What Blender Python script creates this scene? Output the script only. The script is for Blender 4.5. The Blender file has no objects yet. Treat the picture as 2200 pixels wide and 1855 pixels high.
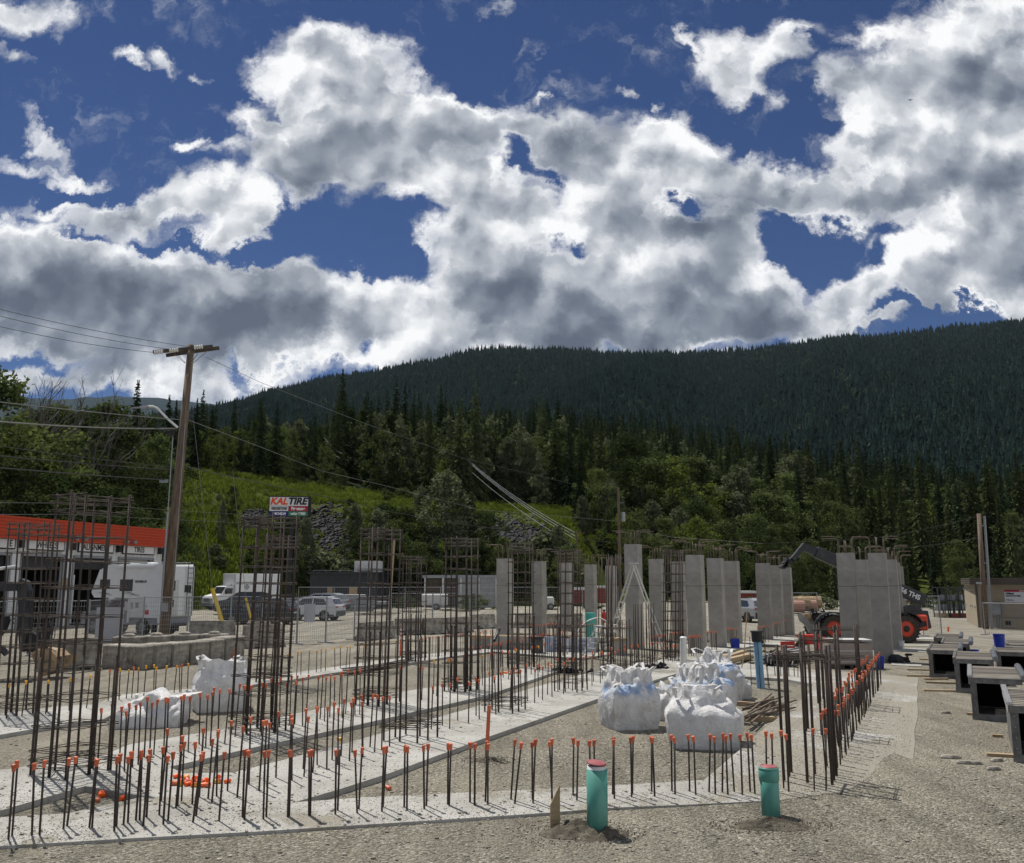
import bpy, bmesh, math, random
import numpy as np
from mathutils import Vector, Matrix, noise as mnoise
R = math.radians
scene = bpy.context.scene
COL = scene.collection
rng = random.Random(11)

# ---------------------------------------------------------------- camera
EYE = 2.6                      # eye height in metres
FOC = 1900.0                   # focal length in photograph pixels (photo 2200 x 1855)
PITCH = math.atan(322.5 / FOC)
cam_d = bpy.data.cameras.new('camera'); cam = bpy.data.objects.new('camera', cam_d); COL.objects.link(cam)
cam_d.sensor_width = 36.0; cam_d.lens = 36.0 * FOC / 2200.0
cam_d.clip_start = 0.1; cam_d.clip_end = 20000
cam.location = (0, 0, EYE); cam.rotation_euler = (R(90) + PITCH, 0, 0)
scene.camera = cam

# where a photograph pixel looks: ground point, point at a depth
def ray(px, py):
    x = (px - 1100) / FOC; y = -(py - 927.5) / FOC
    c, s = math.cos(PITCH), math.sin(PITCH)
    return Vector((x, c - y * s, s + y * c))
def G(px, py, z=0.0):
    d = ray(px, py); t = (z - EYE) / d.z
    return Vector((d.x * t, d.y * t, z))
def P(px, py, Y):
    d = ray(px, py); t = Y / d.y
    return Vector((d.x * t, Y, EYE + d.z * t))
def ZT(py, Y): return P(1100, py, Y).z
def PIX(p):
    c, s = math.cos(PITCH), math.sin(PITCH); z = p[2] - EYE; d = p[1] * c + z * s
    return 1100 + FOC * p[0] / d, 927.5 - FOC * (z * c - p[1] * s) / d
def UV(px, py):
    d = ray(px, py); return d.x / d.y, d.z / d.y

# ---------------------------------------------------------------- exposure, sun, sky
scene.view_settings.view_transform = 'Standard'; scene.view_settings.look = 'None'
scene.view_settings.exposure = 0.0; scene.view_settings.gamma = 1.0
scene.render.engine = 'CYCLES'
scene.cycles.max_bounces = 6; scene.cycles.diffuse_bounces = 3; scene.cycles.transparent_max_bounces = 16
scene.cycles.use_denoising = True
SUN_EL = R(62); SUN_DIR = Vector((-0.60 * math.cos(SUN_EL), 0.80 * math.cos(SUN_EL), math.sin(SUN_EL)))
sl = bpy.data.lights.new('sun', 'SUN'); sl.energy = 5.0; sl.angle = R(0.5); sl.color = (1.0, 0.955, 0.88)
sun = bpy.data.objects.new('sun', sl); COL.objects.link(sun)
sun.rotation_euler = SUN_DIR.to_track_quat('Z', 'Y').to_euler()

class NT:
    """small helper round a node tree"""
    def __init__(s, nt): s.nt = nt; nt.nodes.clear()
    def n(s, typ, **kw):
        nd = s.nt.nodes.new(typ)
        for k, v in kw.items(): setattr(nd, k, v)
        return nd
    def l(s, a, b): s.nt.links.new(a, b)
    def put(s, sock, v):
        if isinstance(v, bpy.types.NodeSocket): s.l(v, sock)
        elif v is not None: sock.default_value = v
    def math(s, op, a, b=None, c=None, clamp=False):
        nd = s.n('ShaderNodeMath', operation=op, use_clamp=clamp)
        for i, v in enumerate((a, b, c)):
            if v is not None: s.put(nd.inputs[i], v)
        return nd.outputs[0]
    def vmath(s, op, a, b=None, scale=None):
        nd = s.n('ShaderNodeVectorMath', operation=op)
        s.put(nd.inputs[0], a)
        if b is not None: s.put(nd.inputs[1], b)
        if scale is not None: s.put(nd.inputs['Scale'], scale)
        return nd.outputs[0]
    def noise(s, vec, scale, detail=4, rough=.55, lac=2.0, dist=0.0, out=0):
        nd = s.n('ShaderNodeTexNoise'); nd.noise_dimensions = '3D'
        s.put(nd.inputs['Vector'], vec); nd.inputs['Scale'].default_value = scale
        nd.inputs['Detail'].default_value = detail; nd.inputs['Roughness'].default_value = rough
        nd.inputs['Lacunarity'].default_value = lac; nd.inputs['Distortion'].default_value = dist
        return nd.outputs[out]
    def mix(s, f, a, b, blend='MIX'):
        nd = s.n('ShaderNodeMix', data_type='RGBA', blend_type=blend)
        s.put(nd.inputs[0], f); s.put(nd.inputs[6], a); s.put(nd.inputs[7], b)
        return nd.outputs[2]
    def mapr(s, v, a, b, c=0.0, d=1.0, smooth=False):
        nd = s.n('ShaderNodeMapRange'); nd.interpolation_type = 'SMOOTHSTEP' if smooth else 'LINEAR'
        s.put(nd.inputs[0], v)
        for i, q in zip((1, 2, 3, 4), (a, b, c, d)): s.put(nd.inputs[i], q)
        return nd.outputs[0]
    def ramp(s, f, stops, interp='LINEAR'):
        nd = s.n('ShaderNodeValToRGB'); cr = nd.color_ramp; cr.interpolation = interp
        while len(cr.elements) > 1: cr.elements.remove(cr.elements[-1])
        cr.elements[0].position = stops[0][0]; cr.elements[0].color = (*stops[0][1], 1)
        for p_, c_ in stops[1:]:
            e = cr.elements.new(p_); e.color = (*c_, 1)
        s.put(nd.inputs[0], f); return nd.outputs[0]

world = bpy.data.worlds.new('World'); scene.world = world; world.use_nodes = True
def build_world():
    w = NT(world.node_tree)
    out = w.n('ShaderNodeOutputWorld'); bg = w.n('ShaderNodeBackground'); bg.inputs[1].default_value = 0.10
    w.l(bg.outputs[0], out.inputs[0])
    sky = w.n('ShaderNodeTexSky', sky_type='NISHITA'); sky.sun_disc = False
    sky.sun_elevation = SUN_EL; sky.sun_rotation = math.atan2(SUN_DIR.x, SUN_DIR.y)
    sky.altitude = 900; sky.air_density = 1.0; sky.dust_density = 0.0; sky.ozone_density = 3.5
    skyc = w.mix(1.0, sky.outputs[0], (0.27, 0.335, 0.475, 1), 'MULTIPLY')
    co = w.n('ShaderNodeTexCoord').outputs['Generated']
    dirn = w.vmath('NORMALIZE', co)
    sep = w.n('ShaderNodeSeparateXYZ'); w.l(dirn, sep.inputs[0])
    yy = w.math('MAXIMUM', sep.outputs[1], 0.08)
    cb = w.n('ShaderNodeCombineXYZ')
    w.l(w.math('DIVIDE', sep.outputs[0], yy), cb.inputs[0]); w.l(w.math('DIVIDE', sep.outputs[2], yy), cb.inputs[1])
    p0 = cb.outputs[0]
    # ragged edges: shift the lookup by two sizes of turbulence
    n1 = w.noise(p0, 5.0, 2, .55, out=1); n2 = w.noise(p0, 16.0, 7, .66, out=1)
    s1 = w.vmath('SCALE', w.vmath('SUBTRACT', n1, (.5, .5, .5)), scale=0.15)
    s2 = w.vmath('SCALE', w.vmath('SUBTRACT', n2, (.5, .5, .5)), scale=0.10)
    pw = w.vmath('ADD', w.vmath('ADD', p0, s1), s2)
    flat = w.n('ShaderNodeSeparateXYZ'); w.l(pw, flat.inputs[0])
    cf = w.n('ShaderNodeCombineXYZ'); w.l(flat.outputs[0], cf.inputs[0]); w.l(flat.outputs[1], cf.inputs[1])
    pw = cf.outputs[0]
    K = 2200 / 2092
    def blob(vec, cx, cy, rx, ry, ang=0):
        u, v = UV(cx * K, cy * K)
        ur = UV((cx + 10) * K, cy * K)[0] - u; vr = v - UV(cx * K, (cy + 10) * K)[1]
        m = w.n('ShaderNodeMapping', vector_type='TEXTURE')
        m.inputs['Location'].default_value = (u, v, 0); m.inputs['Rotation'].default_value = (0, 0, R(ang))
        m.inputs['Scale'].default_value = (rx * ur / 10, ry * vr / 10, 1)
        w.l(vec, m.inputs['Vector'])
        g = w.n('ShaderNodeTexGradient', gradient_type='SPHERICAL'); w.l(m.outputs[0], g.inputs[0])
        return g.outputs[1]
    def field(vec, blobs):
        acc = None
        for b in blobs:
            g = blob(vec, *b[:5]); wt = b[5] if len(b) > 5 else 1.0
            if acc is None: acc = w.math('MULTIPLY', g, wt)
            else: acc = w.math('MULTIPLY_ADD', g, wt, acc)
        return acc
    CL = CLOUDS
    pc = w.vmath('ADD', p0, w.vmath('SCALE', w.vmath('SUBTRACT', n2, (.5, .5, .5)), scale=0.05))
    F = field(pw, CL)
    H = field(pw, HOLES)
    F = w.math('SUBTRACT', w.math('MINIMUM', F, 1.1), H)
    def puff(vec):                                    # round cauliflower heads with creases between them
        acc = None
        for sc, wt in ((6.5, .50), (14.0, .32), (31.0, .18)):
            vo = w.n('ShaderNodeTexVoronoi'); vo.feature = 'SMOOTH_F1'; vo.voronoi_dimensions = '2D'; vo.inputs['Smoothness'].default_value = .35
            w.l(vec, vo.inputs['Vector']); vo.inputs['Scale'].default_value = sc
            v = w.math('MULTIPLY', vo.outputs['Distance'], -wt)
            acc = v if acc is None else w.math('ADD', acc, v)
        return w.math('ADD', acc, w.math('MULTIPLY', w.noise(vec, 5.0, 3, .5), .55))
    fb = w.math('ADD', puff(pc), .68)
    fb2 = w.noise(pw, 34.0, 4, .60)
    dens = w.math('MULTIPLY_ADD', w.math('SUBTRACT', fb, .5), w.mapr(F, 0.0, 0.30, 0.50, 1.0), F)
    dens = w.math('MULTIPLY_ADD', w.math('SUBTRACT', fb2, .5), 0.80, dens)
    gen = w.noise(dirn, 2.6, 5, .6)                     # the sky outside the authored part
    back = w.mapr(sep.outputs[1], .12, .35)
    dens = w.math('ADD', w.math('MULTIPLY', dens, back), w.math('MULTIPLY', w.math('MULTIPLY_ADD', sep.outputs[0], 0.45, w.math('MULTIPLY_ADD', gen, 3.0, -1.15)), w.math('SUBTRACT', 1.0, back)))  # extra cloud added out of view on the right to light the column sides
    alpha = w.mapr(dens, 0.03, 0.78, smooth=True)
    # relief: billows catch light on the side toward the sun (up and to one side)
    rel = w.math('SUBTRACT', fb, w.math('ADD', puff(w.vmath('ADD', pc, (-0.010, 0.024, 0.0))), .68))
    pb = w.vmath('ADD', p0, (-0.02, 0.045, 0.0))
    big = w.math('SUBTRACT', w.noise(p0, 4.2, 2, .5), w.noise(pb, 4.2, 2, .5))
    thick = w.mapr(dens, 0.45, 1.15, smooth=True)
    D = field(pw, DARKS)
    sh = w.math('MULTIPLY_ADD', thick, 0.24, w.math('MULTIPLY', D, 0.44))
    sh = w.math('MULTIPLY_ADD', rel, -1.8, sh)
    fr = w.math('SUBTRACT', w.noise(pc, 21.0, 3, .55), w.noise(w.vmath('ADD', pc, (-0.005, 0.009, 0.0)), 21.0, 2, .5))
    sh = w.math('MULTIPLY_ADD', fr, -0.45, sh)
    sh = w.math('MULTIPLY_ADD', w.math('SUBTRACT', fb, .5), 0.60, sh)
    sh = w.math('MULTIPLY_ADD', big, -1.4, sh)
    sh = w.math('ADD', sh, 0.045)
    ccol = w.ramp(sh, [(0.0, (.98, .99, 1.0)), (.12, (.80, .82, .85)), (.30, (.52, .55, .60)), (.55, (.28, .315, .375)), (.8, (.165, .195, .25)), (1.0, (.11, .135, .185))])
    ccol = w.vmath('SCALE', ccol, scale=10.0)
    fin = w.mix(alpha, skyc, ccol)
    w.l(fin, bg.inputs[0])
    world.cycles.sampling_method = 'MANUAL'; world.cycles.sample_map_resolution = 512

# cloud masses: centre, radii, turn, weight - in a flat chart of sky directions
CLOUDS = [
 (40,560,330,170,0,1.3),(60,500,190,85,0,1),(260,600,300,150,-10,1.2),(440,640,260,130,-8,1.2),(600,640,200,130,0,1.1),(740,640,200,120,0,1.2),
 (640,720,350,80,0,1.0),(150,720,330,110,0,1.0),(900,690,260,90,0,1.0),(545,575,110,60,0,.8),
 (625,125,125,100,0,1.3),(745,125,120,105,0,1.3),(700,210,160,100,0,1.0),(830,220,160,100,-30,1.2),(930,245,160,90,-25,1.2),(1050,265,140,90,-20,1.1),(1110,300,110,90,0,1),
 (700,300,220,75,0,1.0),(620,325,120,75,0,.9),(850,350,220,110,-15,1),(950,430,200,100,-20,1),(1050,500,200,110,0,1),
 (1240,320,150,130,0,1.2),(1330,300,150,115,0,1.1),(1420,340,180,120,-15,1.1),(1530,350,170,80,-15,1),(1640,380,180,80,0,.8),
 (1190,440,200,130,0,1),(1340,480,220,110,0,1),(1500,450,150,70,0,.8),
 (980,570,180,120,0,1.1),(1100,620,260,120,0,1.1),(1300,600,260,130,0,1.1),(1500,580,150,120,20,1.1),(1650,620,150,110,-20,1.2),(1500,660,320,80,0,1),(1200,690,420,60,0,.9),
 (260,420,120,48,-6,.8),(350,420,130,66,8,.85),(460,385,150,80,12,.95),(500,430,100,90,0,.9),(440,480,90,50,0,.6),
 (540,235,100,38,-12,.75),(600,250,80,40,10,.7),(480,295,90,32,0,.65),(90,280,85,24,-38,.62),(50,322,95,28,-12,.66),(165,342,75,20,-8,.62),(115,398,85,22,-4,.60),
 (1960,90,300,190,0,1.3),(1880,200,240,120,0,1.1),(2040,300,280,230,0,1.2),(1740,55,80,45,25,.7),(1730,170,80,70,0,.6),
 (1790,285,150,55,5,.9),(1870,350,220,90,0,1),(2080,500,260,200,0,1.2),(1950,560,230,90,0,1),(1720,400,150,60,-10,.8),(1840,450,150,90,0,.7),
 (1800,610,110,70,0,.6),(1760,560,60,80,20,.55),(2000,600,160,60,0,.6),
 (1535,112,125,82,0,1.15),(1425,68,40,22,-30,.8),(15,40,140,70,-10,1.2),(15,150,75,32,-10,.8),(265,100,45,24,0,.75),(338,98,50,26,-20,.8),(420,122,34,16,0,.6),
 (375,275,45,24,0,.85),(1022,28,40,22,-20,.6),(1255,168,24,20,0,.75),(1335,185,24,18,0,.7),(1605,205,50,38,30,.6),(1640,60,60,26,35,.5),(1120,190,26,14,0,.5),
 (860,128,60,30,-25,.6),(670,435,60,22,-20,.5),(830,495,60,30,0,.55),
 (1200,745,1300,26,0,.55),(250,790,420,50,0,.8),(1830,655,140,16,5,.7),
]
HOLES = [
 (650,450,130,75,-12,1.2),(560,500,100,45,10,1.0),(760,510,130,60,-25,1.3),(520,515,60,30,20,.6),(1060,325,95,36,-35,1.5),(1430,402,80,40,-20,1.4),(1640,500,110,50,-20,1.1),(1720,470,80,40,0,.8),
 (1140,508,60,34,20,1.3),(140,372,130,16,-4,.7),(250,385,60,30,0,.5),(380,505,120,16,-16,.7),(200,455,90,14,-12,.6),(1500,395,60,24,-20,.7),(1590,430,70,26,-20,.7),(600,225,70,20,-10,.5),(1760,350,60,24,0,.5),(1840,470,70,30,-10,.7),(1800,520,70,34,0,.7),(1900,430,60,20,0,.3),(1940,640,130,28,0,1.2),(1860,620,80,30,0,.6),(722,712,50,32,20,1.0),(470,755,60,22,-20,.6),(70,762,130,34,0,1.1),(1660,230,80,60,0,.5),(640,275,60,22,0,.7),
]
DARKS = [
 (710,130,130,70,0,.55),(930,240,170,90,-25,.40),(860,330,200,90,-10,.45),(1240,340,140,80,0,.50),(1260,440,220,80,-10,.75),(1440,470,160,60,0,.35),
 (80,600,400,150,0,.60),(300,660,420,130,-8,.95),(560,690,300,100,0,.90),(700,640,140,60,0,.3),(1000,560,180,90,0,.75),(1150,650,260,90,0,.75),(1330,620,240,100,0,.45),(1560,640,260,80,0,.95),(1400,690,500,60,0,.9),
 (180,770,460,60,0,.6),(2040,360,260,130,0,.65),(1950,130,260,130,0,.45),(2080,500,240,140,0,.65),(1880,420,150,80,0,.3),(1350,350,120,80,0,.35),(900,440,140,70,0,.35),
]
build_world()
# ---------------------------------------------------------------- materials
def srgb(r, g, b):
    f = lambda c: (c / 255 / 12.92) if c / 255 <= .04045 else ((c / 255 + .055) / 1.055) ** 2.4
    return (f(r), f(g), f(b))
def c4(c): return (c[0], c[1], c[2], 1)
def mat(name, col, rough=.7, metal=0.0, var=.12, scale=3.0, bump=0.0, bscale=30.0, spec=.4, col2=None, split=.5, objvar=0.0, stretch=None, edge=.12, alpha=None, trans=0.0):
    """base colour broken up by noise; col2 = patches of a second colour (dirt, rust, wear)"""
    m = bpy.data.materials.new(name); m.use_nodes = True; w = NT(m.node_tree)
    out = w.n('ShaderNodeOutputMaterial'); b = w.n('ShaderNodeBsdfPrincipled')
    co = w.n('ShaderNodeTexCoord').outputs['Object']
    if stretch: co = w.vmath('MULTIPLY', co, stretch)
    n = w.noise(co, scale, 5, .6)
    f = w.mapr(n, .3, .7, 1 - var, 1 + var)
    c = w.vmath('SCALE', c4(col)[:3], scale=f)
    if col2 is not None:
        n2 = w.noise(co, scale * .7 + 1.3, 6, .68)
        c = w.mix(w.mapr(n2, split - edge, split + edge), c, c4(col2))
    if objvar:
        oi = w.n('ShaderNodeObjectInfo').outputs['Random']
        c = w.vmath('SCALE', c, scale=w.mapr(oi, 0, 1, 1 - objvar, 1 + objvar))
    w.put(b.inputs['Base Color'], c)
    b.inputs['Roughness'].default_value = rough; b.inputs['Metallic'].default_value = metal
    b.inputs['Specular IOR Level'].default_value = spec
    if bump:
        bp = w.n('ShaderNodeBump'); bp.inputs['Strength'].default_value = bump; bp.inputs['Distance'].default_value = .02
        w.l(w.noise(co, bscale, 4, .6), bp.inputs['Height']); w.l(bp.outputs[0], b.inputs['Normal'])
    if alpha is not None: b.inputs['Alpha'].default_value = alpha
    if trans: b.inputs['Transmission Weight'].default_value = trans
    w.l(b.outputs[0], out.inputs[0]); return m
def leaf_mat(name, base, tip, trans=.35, objvar=.25, scale=.35):
    m = bpy.data.materials.new(name); m.use_nodes = True; w = NT(m.node_tree)
    out = w.n('ShaderNodeOutputMaterial')
    co = w.n('ShaderNodeTexCoord').outputs['Object']
    geo = w.n('ShaderNodeNewGeometry')
    rnd = geo.outputs['Random Per Island']
    n = w.noise(co, scale, 2, .5)
    f = w.math('MULTIPLY_ADD', rnd, .65, w.mapr(n, .35, .65, -.1, .45), clamp=True)
    c = w.mix(f, c4(base), c4(tip))
    oi = w.n('ShaderNodeObjectInfo').outputs['Random']
    c = w.vmath('SCALE', c, scale=w.mapr(oi, 0, 1, 1 - objvar, 1 + objvar))
    d = w.n('ShaderNodeBsdfDiffuse'); t = w.n('ShaderNodeBsdfTranslucent'); mx = w.n('ShaderNodeMixShader')
    w.l(c, d.inputs[0]); w.l(w.mix(1.0, c, (1.02, 1.06, .66, 1), 'MULTIPLY'), t.inputs[0])
    mx.inputs[0].default_value = trans; w.l(d.outputs[0], mx.inputs[1]); w.l(t.outputs[0], mx.inputs[2])
    w.l(mx.outputs[0], out.inputs[0]); return m
M = {}
M['rebar'] = mat('rusty_steel', (.050, .040, .034), .75, .0, .35, 6, col2=(.13, .062, .032), split=.62, stretch=(1, 1, .5), objvar=.3)
M['rebar_old'] = mat('brown_steel', (.135, .110, .085), .8, .0, .3, 5, col2=(.15, .085, .045), split=.6)
M['cap_orange'] = mat('orange_plastic', (.60, .145, .065), .5, 0, .12, 12, objvar=.25)
M['cap_bright'] = mat('bright_orange_plastic', (.88, .12, .012), .42, 0, .1, 12, objvar=.15)
M['cap_yellow'] = mat('yellow_plastic', (.72, .36, .03), .5, 0, .15, 12, objvar=.25)
M['concrete'] = mat('grey_concrete', (.37, .352, .315), .9, 0, .22, 1.6, bump=.25, bscale=24, col2=(.27, .255, .225), split=.56, objvar=.10, edge=.2, spec=.2)
M['old_concrete'] = mat('weathered_concrete', (.36, .335, .29), .95, 0, .3, 2.6, bump=.6, bscale=12, col2=(.13, .118, .10), split=.54, objvar=.15, spec=.15)
M['steel'] = mat('dull_steel', (.30, .30, .30), .5, .6, .2, 6, objvar=.1)
M['galv'] = mat('galvanised_steel', (.30, .31, .32), .45, .5, .15, 9)
M['alu'] = mat('aluminium', (.62, .62, .61), .4, .6, .1, 9)
M['black'] = mat('black_plastic', (.018, .018, .02), .5, 0, .2, 7)
M['tyre'] = mat('dusty_rubber', (.045, .040, .034), .9, 0, .25, 8, col2=(.10, .085, .065), split=.62)
M['dark_grey'] = mat('dark_grey_paint', (.035, .038, .042), .45, 0, .2, 4, bump=.05, col2=(.075, .07, .062), split=.64)
M['orange_paint'] = mat('orange_paint', (.62, .065, .028), .45, 0, .12, 5, col2=(.33, .07, .04), split=.66)
M['white'] = mat('white_paint', (.70, .71, .71), .35, 0, .05, 3)
M['offwhite'] = mat('dusty_white_paint', (.55, .55, .54), .5, 0, .1, 3)
M['glass'] = mat('dark_glass', (.03, .034, .038), .08, 0, .1, 2, spec=.9)
M['red_light'] = mat('red_lens', (.35, .01, .01), .3)
M['clear_light'] = mat('clear_lens', (.6, .6, .58), .15, .2)
M['wood_pole'] = mat('weathered_wood', (.17, .125, .09), .9, 0, .35, 3, bump=.6, bscale=12, col2=(.08, .058, .045), split=.55, stretch=(4, 4, .35))
M['tie'] = mat('dark_tie_steel', (.075, .060, .048), .8, .0, .3, 5)
M['timber'] = mat('sawn_timber', (.36, .27, .165), .8, 0, .2, 3, bump=.2, stretch=(1, 6, 6), objvar=.15)
M['grey_timber'] = mat('grey_timber', (.22, .20, .175), .85, 0, .35, 3, bump=.5, bscale=10, stretch=(14, .8, .8), col2=(.30, .26, .21), split=.6)
M['bark'] = mat('bark', (.085, .07, .055), .95, 0, .3, 2, bump=.5, bscale=6)
M['dead_wood'] = mat('dead_wood', (.10, .09, .08), .95, 0, .25, 2)
M['plastic_white'] = mat('white_pvc', (.66, .66, .64), .45, 0, .06, 3, col2=(.45, .43, .40), split=.68)
M['green_pipe'] = mat('green_pvc', (.085, .30, .245), .5, 0, .07, 2.2, col2=(.16, .36, .31), split=.60, stretch=(2, 2, .5))
M['teal_pipe'] = mat('teal_pvc', (.08, .42, .36), .5, 0, .07, 3)
M['blue_pipe'] = mat('blue_pvc', (.18, .36, .52), .5, 0, .08, 3, col2=(.30, .42, .50), split=.66)
M['blue'] = mat('blue_plastic', (.015, .04, .36), .45, 0, .1, 4)
M['red_cap'] = mat('faded_red_plastic', (.30, .075, .085), .55, 0, .2, 14, col2=(.38, .16, .16), split=.6)
M['yellow'] = mat('yellow_plastic_guard', (.62, .44, .05), .5, 0, .12, 3)
M['red'] = mat('red_paint', (.50, .03, .02), .5, 0, .12, 4)
M['fascia'] = mat('orange_red_cladding', (.50, .062, .020), .5, 0, .06, 2)
M['white_wall'] = mat('white_metal_cladding', (.62, .62, .62), .5, 0, .06, 2)
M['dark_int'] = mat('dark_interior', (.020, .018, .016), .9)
M['tan_wall'] = mat('tan_panel', (.33, .28, .20), .85, 0, .07, 1.5)
M['brown_trim'] = mat('brown_fascia', (.11, .095, .075), .7, 0, .1, 2)
M['wire'] = mat('weathered_wire', (.20, .20, .19), .6, .3)
M['dark_wire'] = mat('black_cable', (.04, .04, .04), .6)
M['rock'] = mat('dark_rock', (.030, .029, .031), .9, 0, .5, .9, bump=.4, bscale=3, col2=(.085, .082, .08), split=.62, spec=.2)
M['foam'] = mat('blue_white_foam', (.40, .44, .52), .8, 0, .05, 4)
M['tote'] = mat('grey_plastic', (.075, .08, .085), .5, 0, .15, 3)
M['text_black'] = mat('black_lettering', (.012, .012, .014), .6)
M['text_white'] = mat('white_lettering', (.8, .8, .8), .6)
M['sign_white'] = mat('white_sign_face', (.66, .66, .66), .5, 0, .04, 2)
M['sign_red'] = mat('red_sign_face', (.38, .012, .03), .5)
M['sign_navy'] = mat('navy_sign_face', (.01, .015, .16), .5)
M['sign_green'] = mat('green_sign_face', (.03, .20, .10), .5)
M['text_orange'] = mat('orange_lettering', (.72, .09, .02), .6)
M['tan_steel'] = mat('worn_tan_steel', (.40, .28, .15), .55, .2, .25, 3, col2=(.14, .11, .08), split=.55)
M['plywood'] = mat('faded_plywood', (.33, .27, .23), .85, 0, .12, 1.6, stretch=(1, 1, 3), col2=(.24, .21, .19), split=.6)

# ---------------------------------------------------------------- mesh collector
class MB:
    def __init__(s): s.v = []; s.f = []
    def add(s, vs, fs):
        o = len(s.v); s.v.extend([tuple(v) for v in vs]); s.f.extend([tuple(i + o for i in f) for f in fs]); return s
    def box(s, c, d, rz=0.0, rx=0.0, ry=0.0):
        h = [x / 2 for x in d]
        vs = [Vector((sx * h[0], sy * h[1], sz * h[2])) for sx in (-1, 1) for sy in (-1, 1) for sz in (-1, 1)]
        m = Matrix.Rotation(rz, 3, 'Z') @ Matrix.Rotation(ry, 3, 'Y') @ Matrix.Rotation(rx, 3, 'X')
        c = Vector(c)
        return s.add([c + m @ v for v in vs], [(0, 1, 3, 2), (4, 6, 7, 5), (0, 4, 5, 1), (2, 3, 7, 6), (0, 2, 6, 4), (1, 5, 7, 3)])
    def bx(s, x0, x1, y0, y1, z0, z1): return s.box(((x0 + x1) / 2, (y0 + y1) / 2, (z0 + z1) / 2), (x1 - x0, y1 - y0, z1 - z0))
    def bar(s, a, b, w, h=None):
        """square bar between two points"""
        a = Vector(a); b = Vector(b); h = h or w; d = (b - a); L = d.length; d.normalize()
        up = Vector((0, 0, 1)) if abs(d.z) < .95 else Vector((0, 1, 0))
        x = d.cross(up).normalized(); z = x.cross(d).normalized()
        vs = [p + x * (sx * w / 2) + z * (sz * h / 2) for p in (a, b) for sx, sz in ((-1, -1), (1, -1), (1, 1), (-1, 1))]
        return s.add(vs, [(0, 1, 2, 3), (7, 6, 5, 4), (0, 4, 5, 1), (1, 5, 6, 2), (2, 6, 7, 3), (3, 7, 4, 0)])
    def tube(s, pts, r, n=8, r2=None, caps=True):
        pts = [Vector(p) for p in pts]; o = []; k = len(pts)
        for i, p in enumerate(pts):
            d = (pts[min(i + 1, k - 1)] - pts[max(i - 1, 0)]).normalized()
            up = Vector((0, 0, 1)) if abs(d.z) < .9 else Vector((0, 1, 0))
            x = d.cross(up).normalized(); z = x.cross(d).normalized()
            rr = r if r2 is None else r + (r2 - r) * i / max(1, k - 1)
            o += [p + (x * math.cos(2 * math.pi * j / n) + z * math.sin(2 * math.pi * j / n)) * rr for j in range(n)]
        f = [(i * n + j, i * n + (j + 1) % n, (i + 1) * n + (j + 1) % n, (i + 1) * n + j) for i in range(k - 1) for j in range(n)]
        if caps: f += [tuple(range(n - 1, -1, -1)), tuple(range((k - 1) * n, k * n))]
        return s.add(o, f)
    def lathe(s, prof, n=20, c=(0, 0, 0), m=None, caps=True):
        c = Vector(c); o = []
        for r, z in prof:
            for j in range(n):
                a = 2 * math.pi * j / n; v = Vector((r * math.cos(a), r * math.sin(a), z))
                o.append(c + (m @ v if m else v))
        k = len(prof)
        f = [(i * n + j, i * n + (j + 1) % n, (i + 1) * n + (j + 1) % n, (i + 1) * n + j) for i in range(k - 1) for j in range(n)]
        if caps: f += [tuple(range(n - 1, -1, -1)), tuple(range((k - 1) * n, k * n))]
        return s.add(o, f)
    def prism(s, poly, t0, t1, plane='xz'):
        """polygon in xz (or xy, yz) given thickness along the third axis"""
        mp = {'xz': lambda a, b, t: (a, t, b), 'xy': lambda a, b, t: (a, b, t), 'yz': lambda a, b, t: (t, a, b)}[plane]
        n = len(poly)
        vs = [mp(a, b, t0) for a, b in poly] + [mp(a, b, t1) for a, b in poly]
        return s.add(vs, [tuple(range(n)), tuple(range(2 * n - 1, n - 1, -1))] + [(i, i + n, (i + 1) % n + n, (i + 1) % n) for i in range(n)])
    def build(s, name, m, parent=None, smooth=False, bevel=0.0, fix=True):
        me = bpy.data.meshes.new(name); me.from_pydata(s.v, [], s.f); me.update()
        if fix or bevel:
            bm = bmesh.new(); bm.from_mesh(me)
            if bevel: bmesh.ops.bevel(bm, geom=list(bm.edges), offset=bevel, segments=1, affect='EDGES', clamp_overlap=True)
            bmesh.ops.recalc_face_normals(bm, faces=bm.faces); bm.to_mesh(me); bm.free()
        me.materials.append(m)
        if smooth: me.polygons.foreach_set('use_smooth', [True] * len(me.polygons))
        o = bpy.data.objects.new(name, me); COL.objects.link(o)
        if parent: o.parent = parent
        return o
def tag(o, label=None, cat=None, group=None, kind=None):
    if label: o['label'] = label
    if cat: o['category'] = cat
    if group: o['group'] = group
    if kind: o['kind'] = kind
    return o
def thing(name, label, cat, loc=(0, 0, 0), rz=0.0, group=None):
    o = bpy.data.objects.new(name, None); COL.objects.link(o); o.empty_display_size = .2
    o.location = loc; o.rotation_euler = (0, 0, rz)
    return tag(o, label, cat, group)
def tree_copy(o, parent=None):
    c = o.copy(); COL.objects.link(c)
    if parent: c.parent = parent
    for ch in list(o.children): tree_copy(ch, c)
    return c
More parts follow.
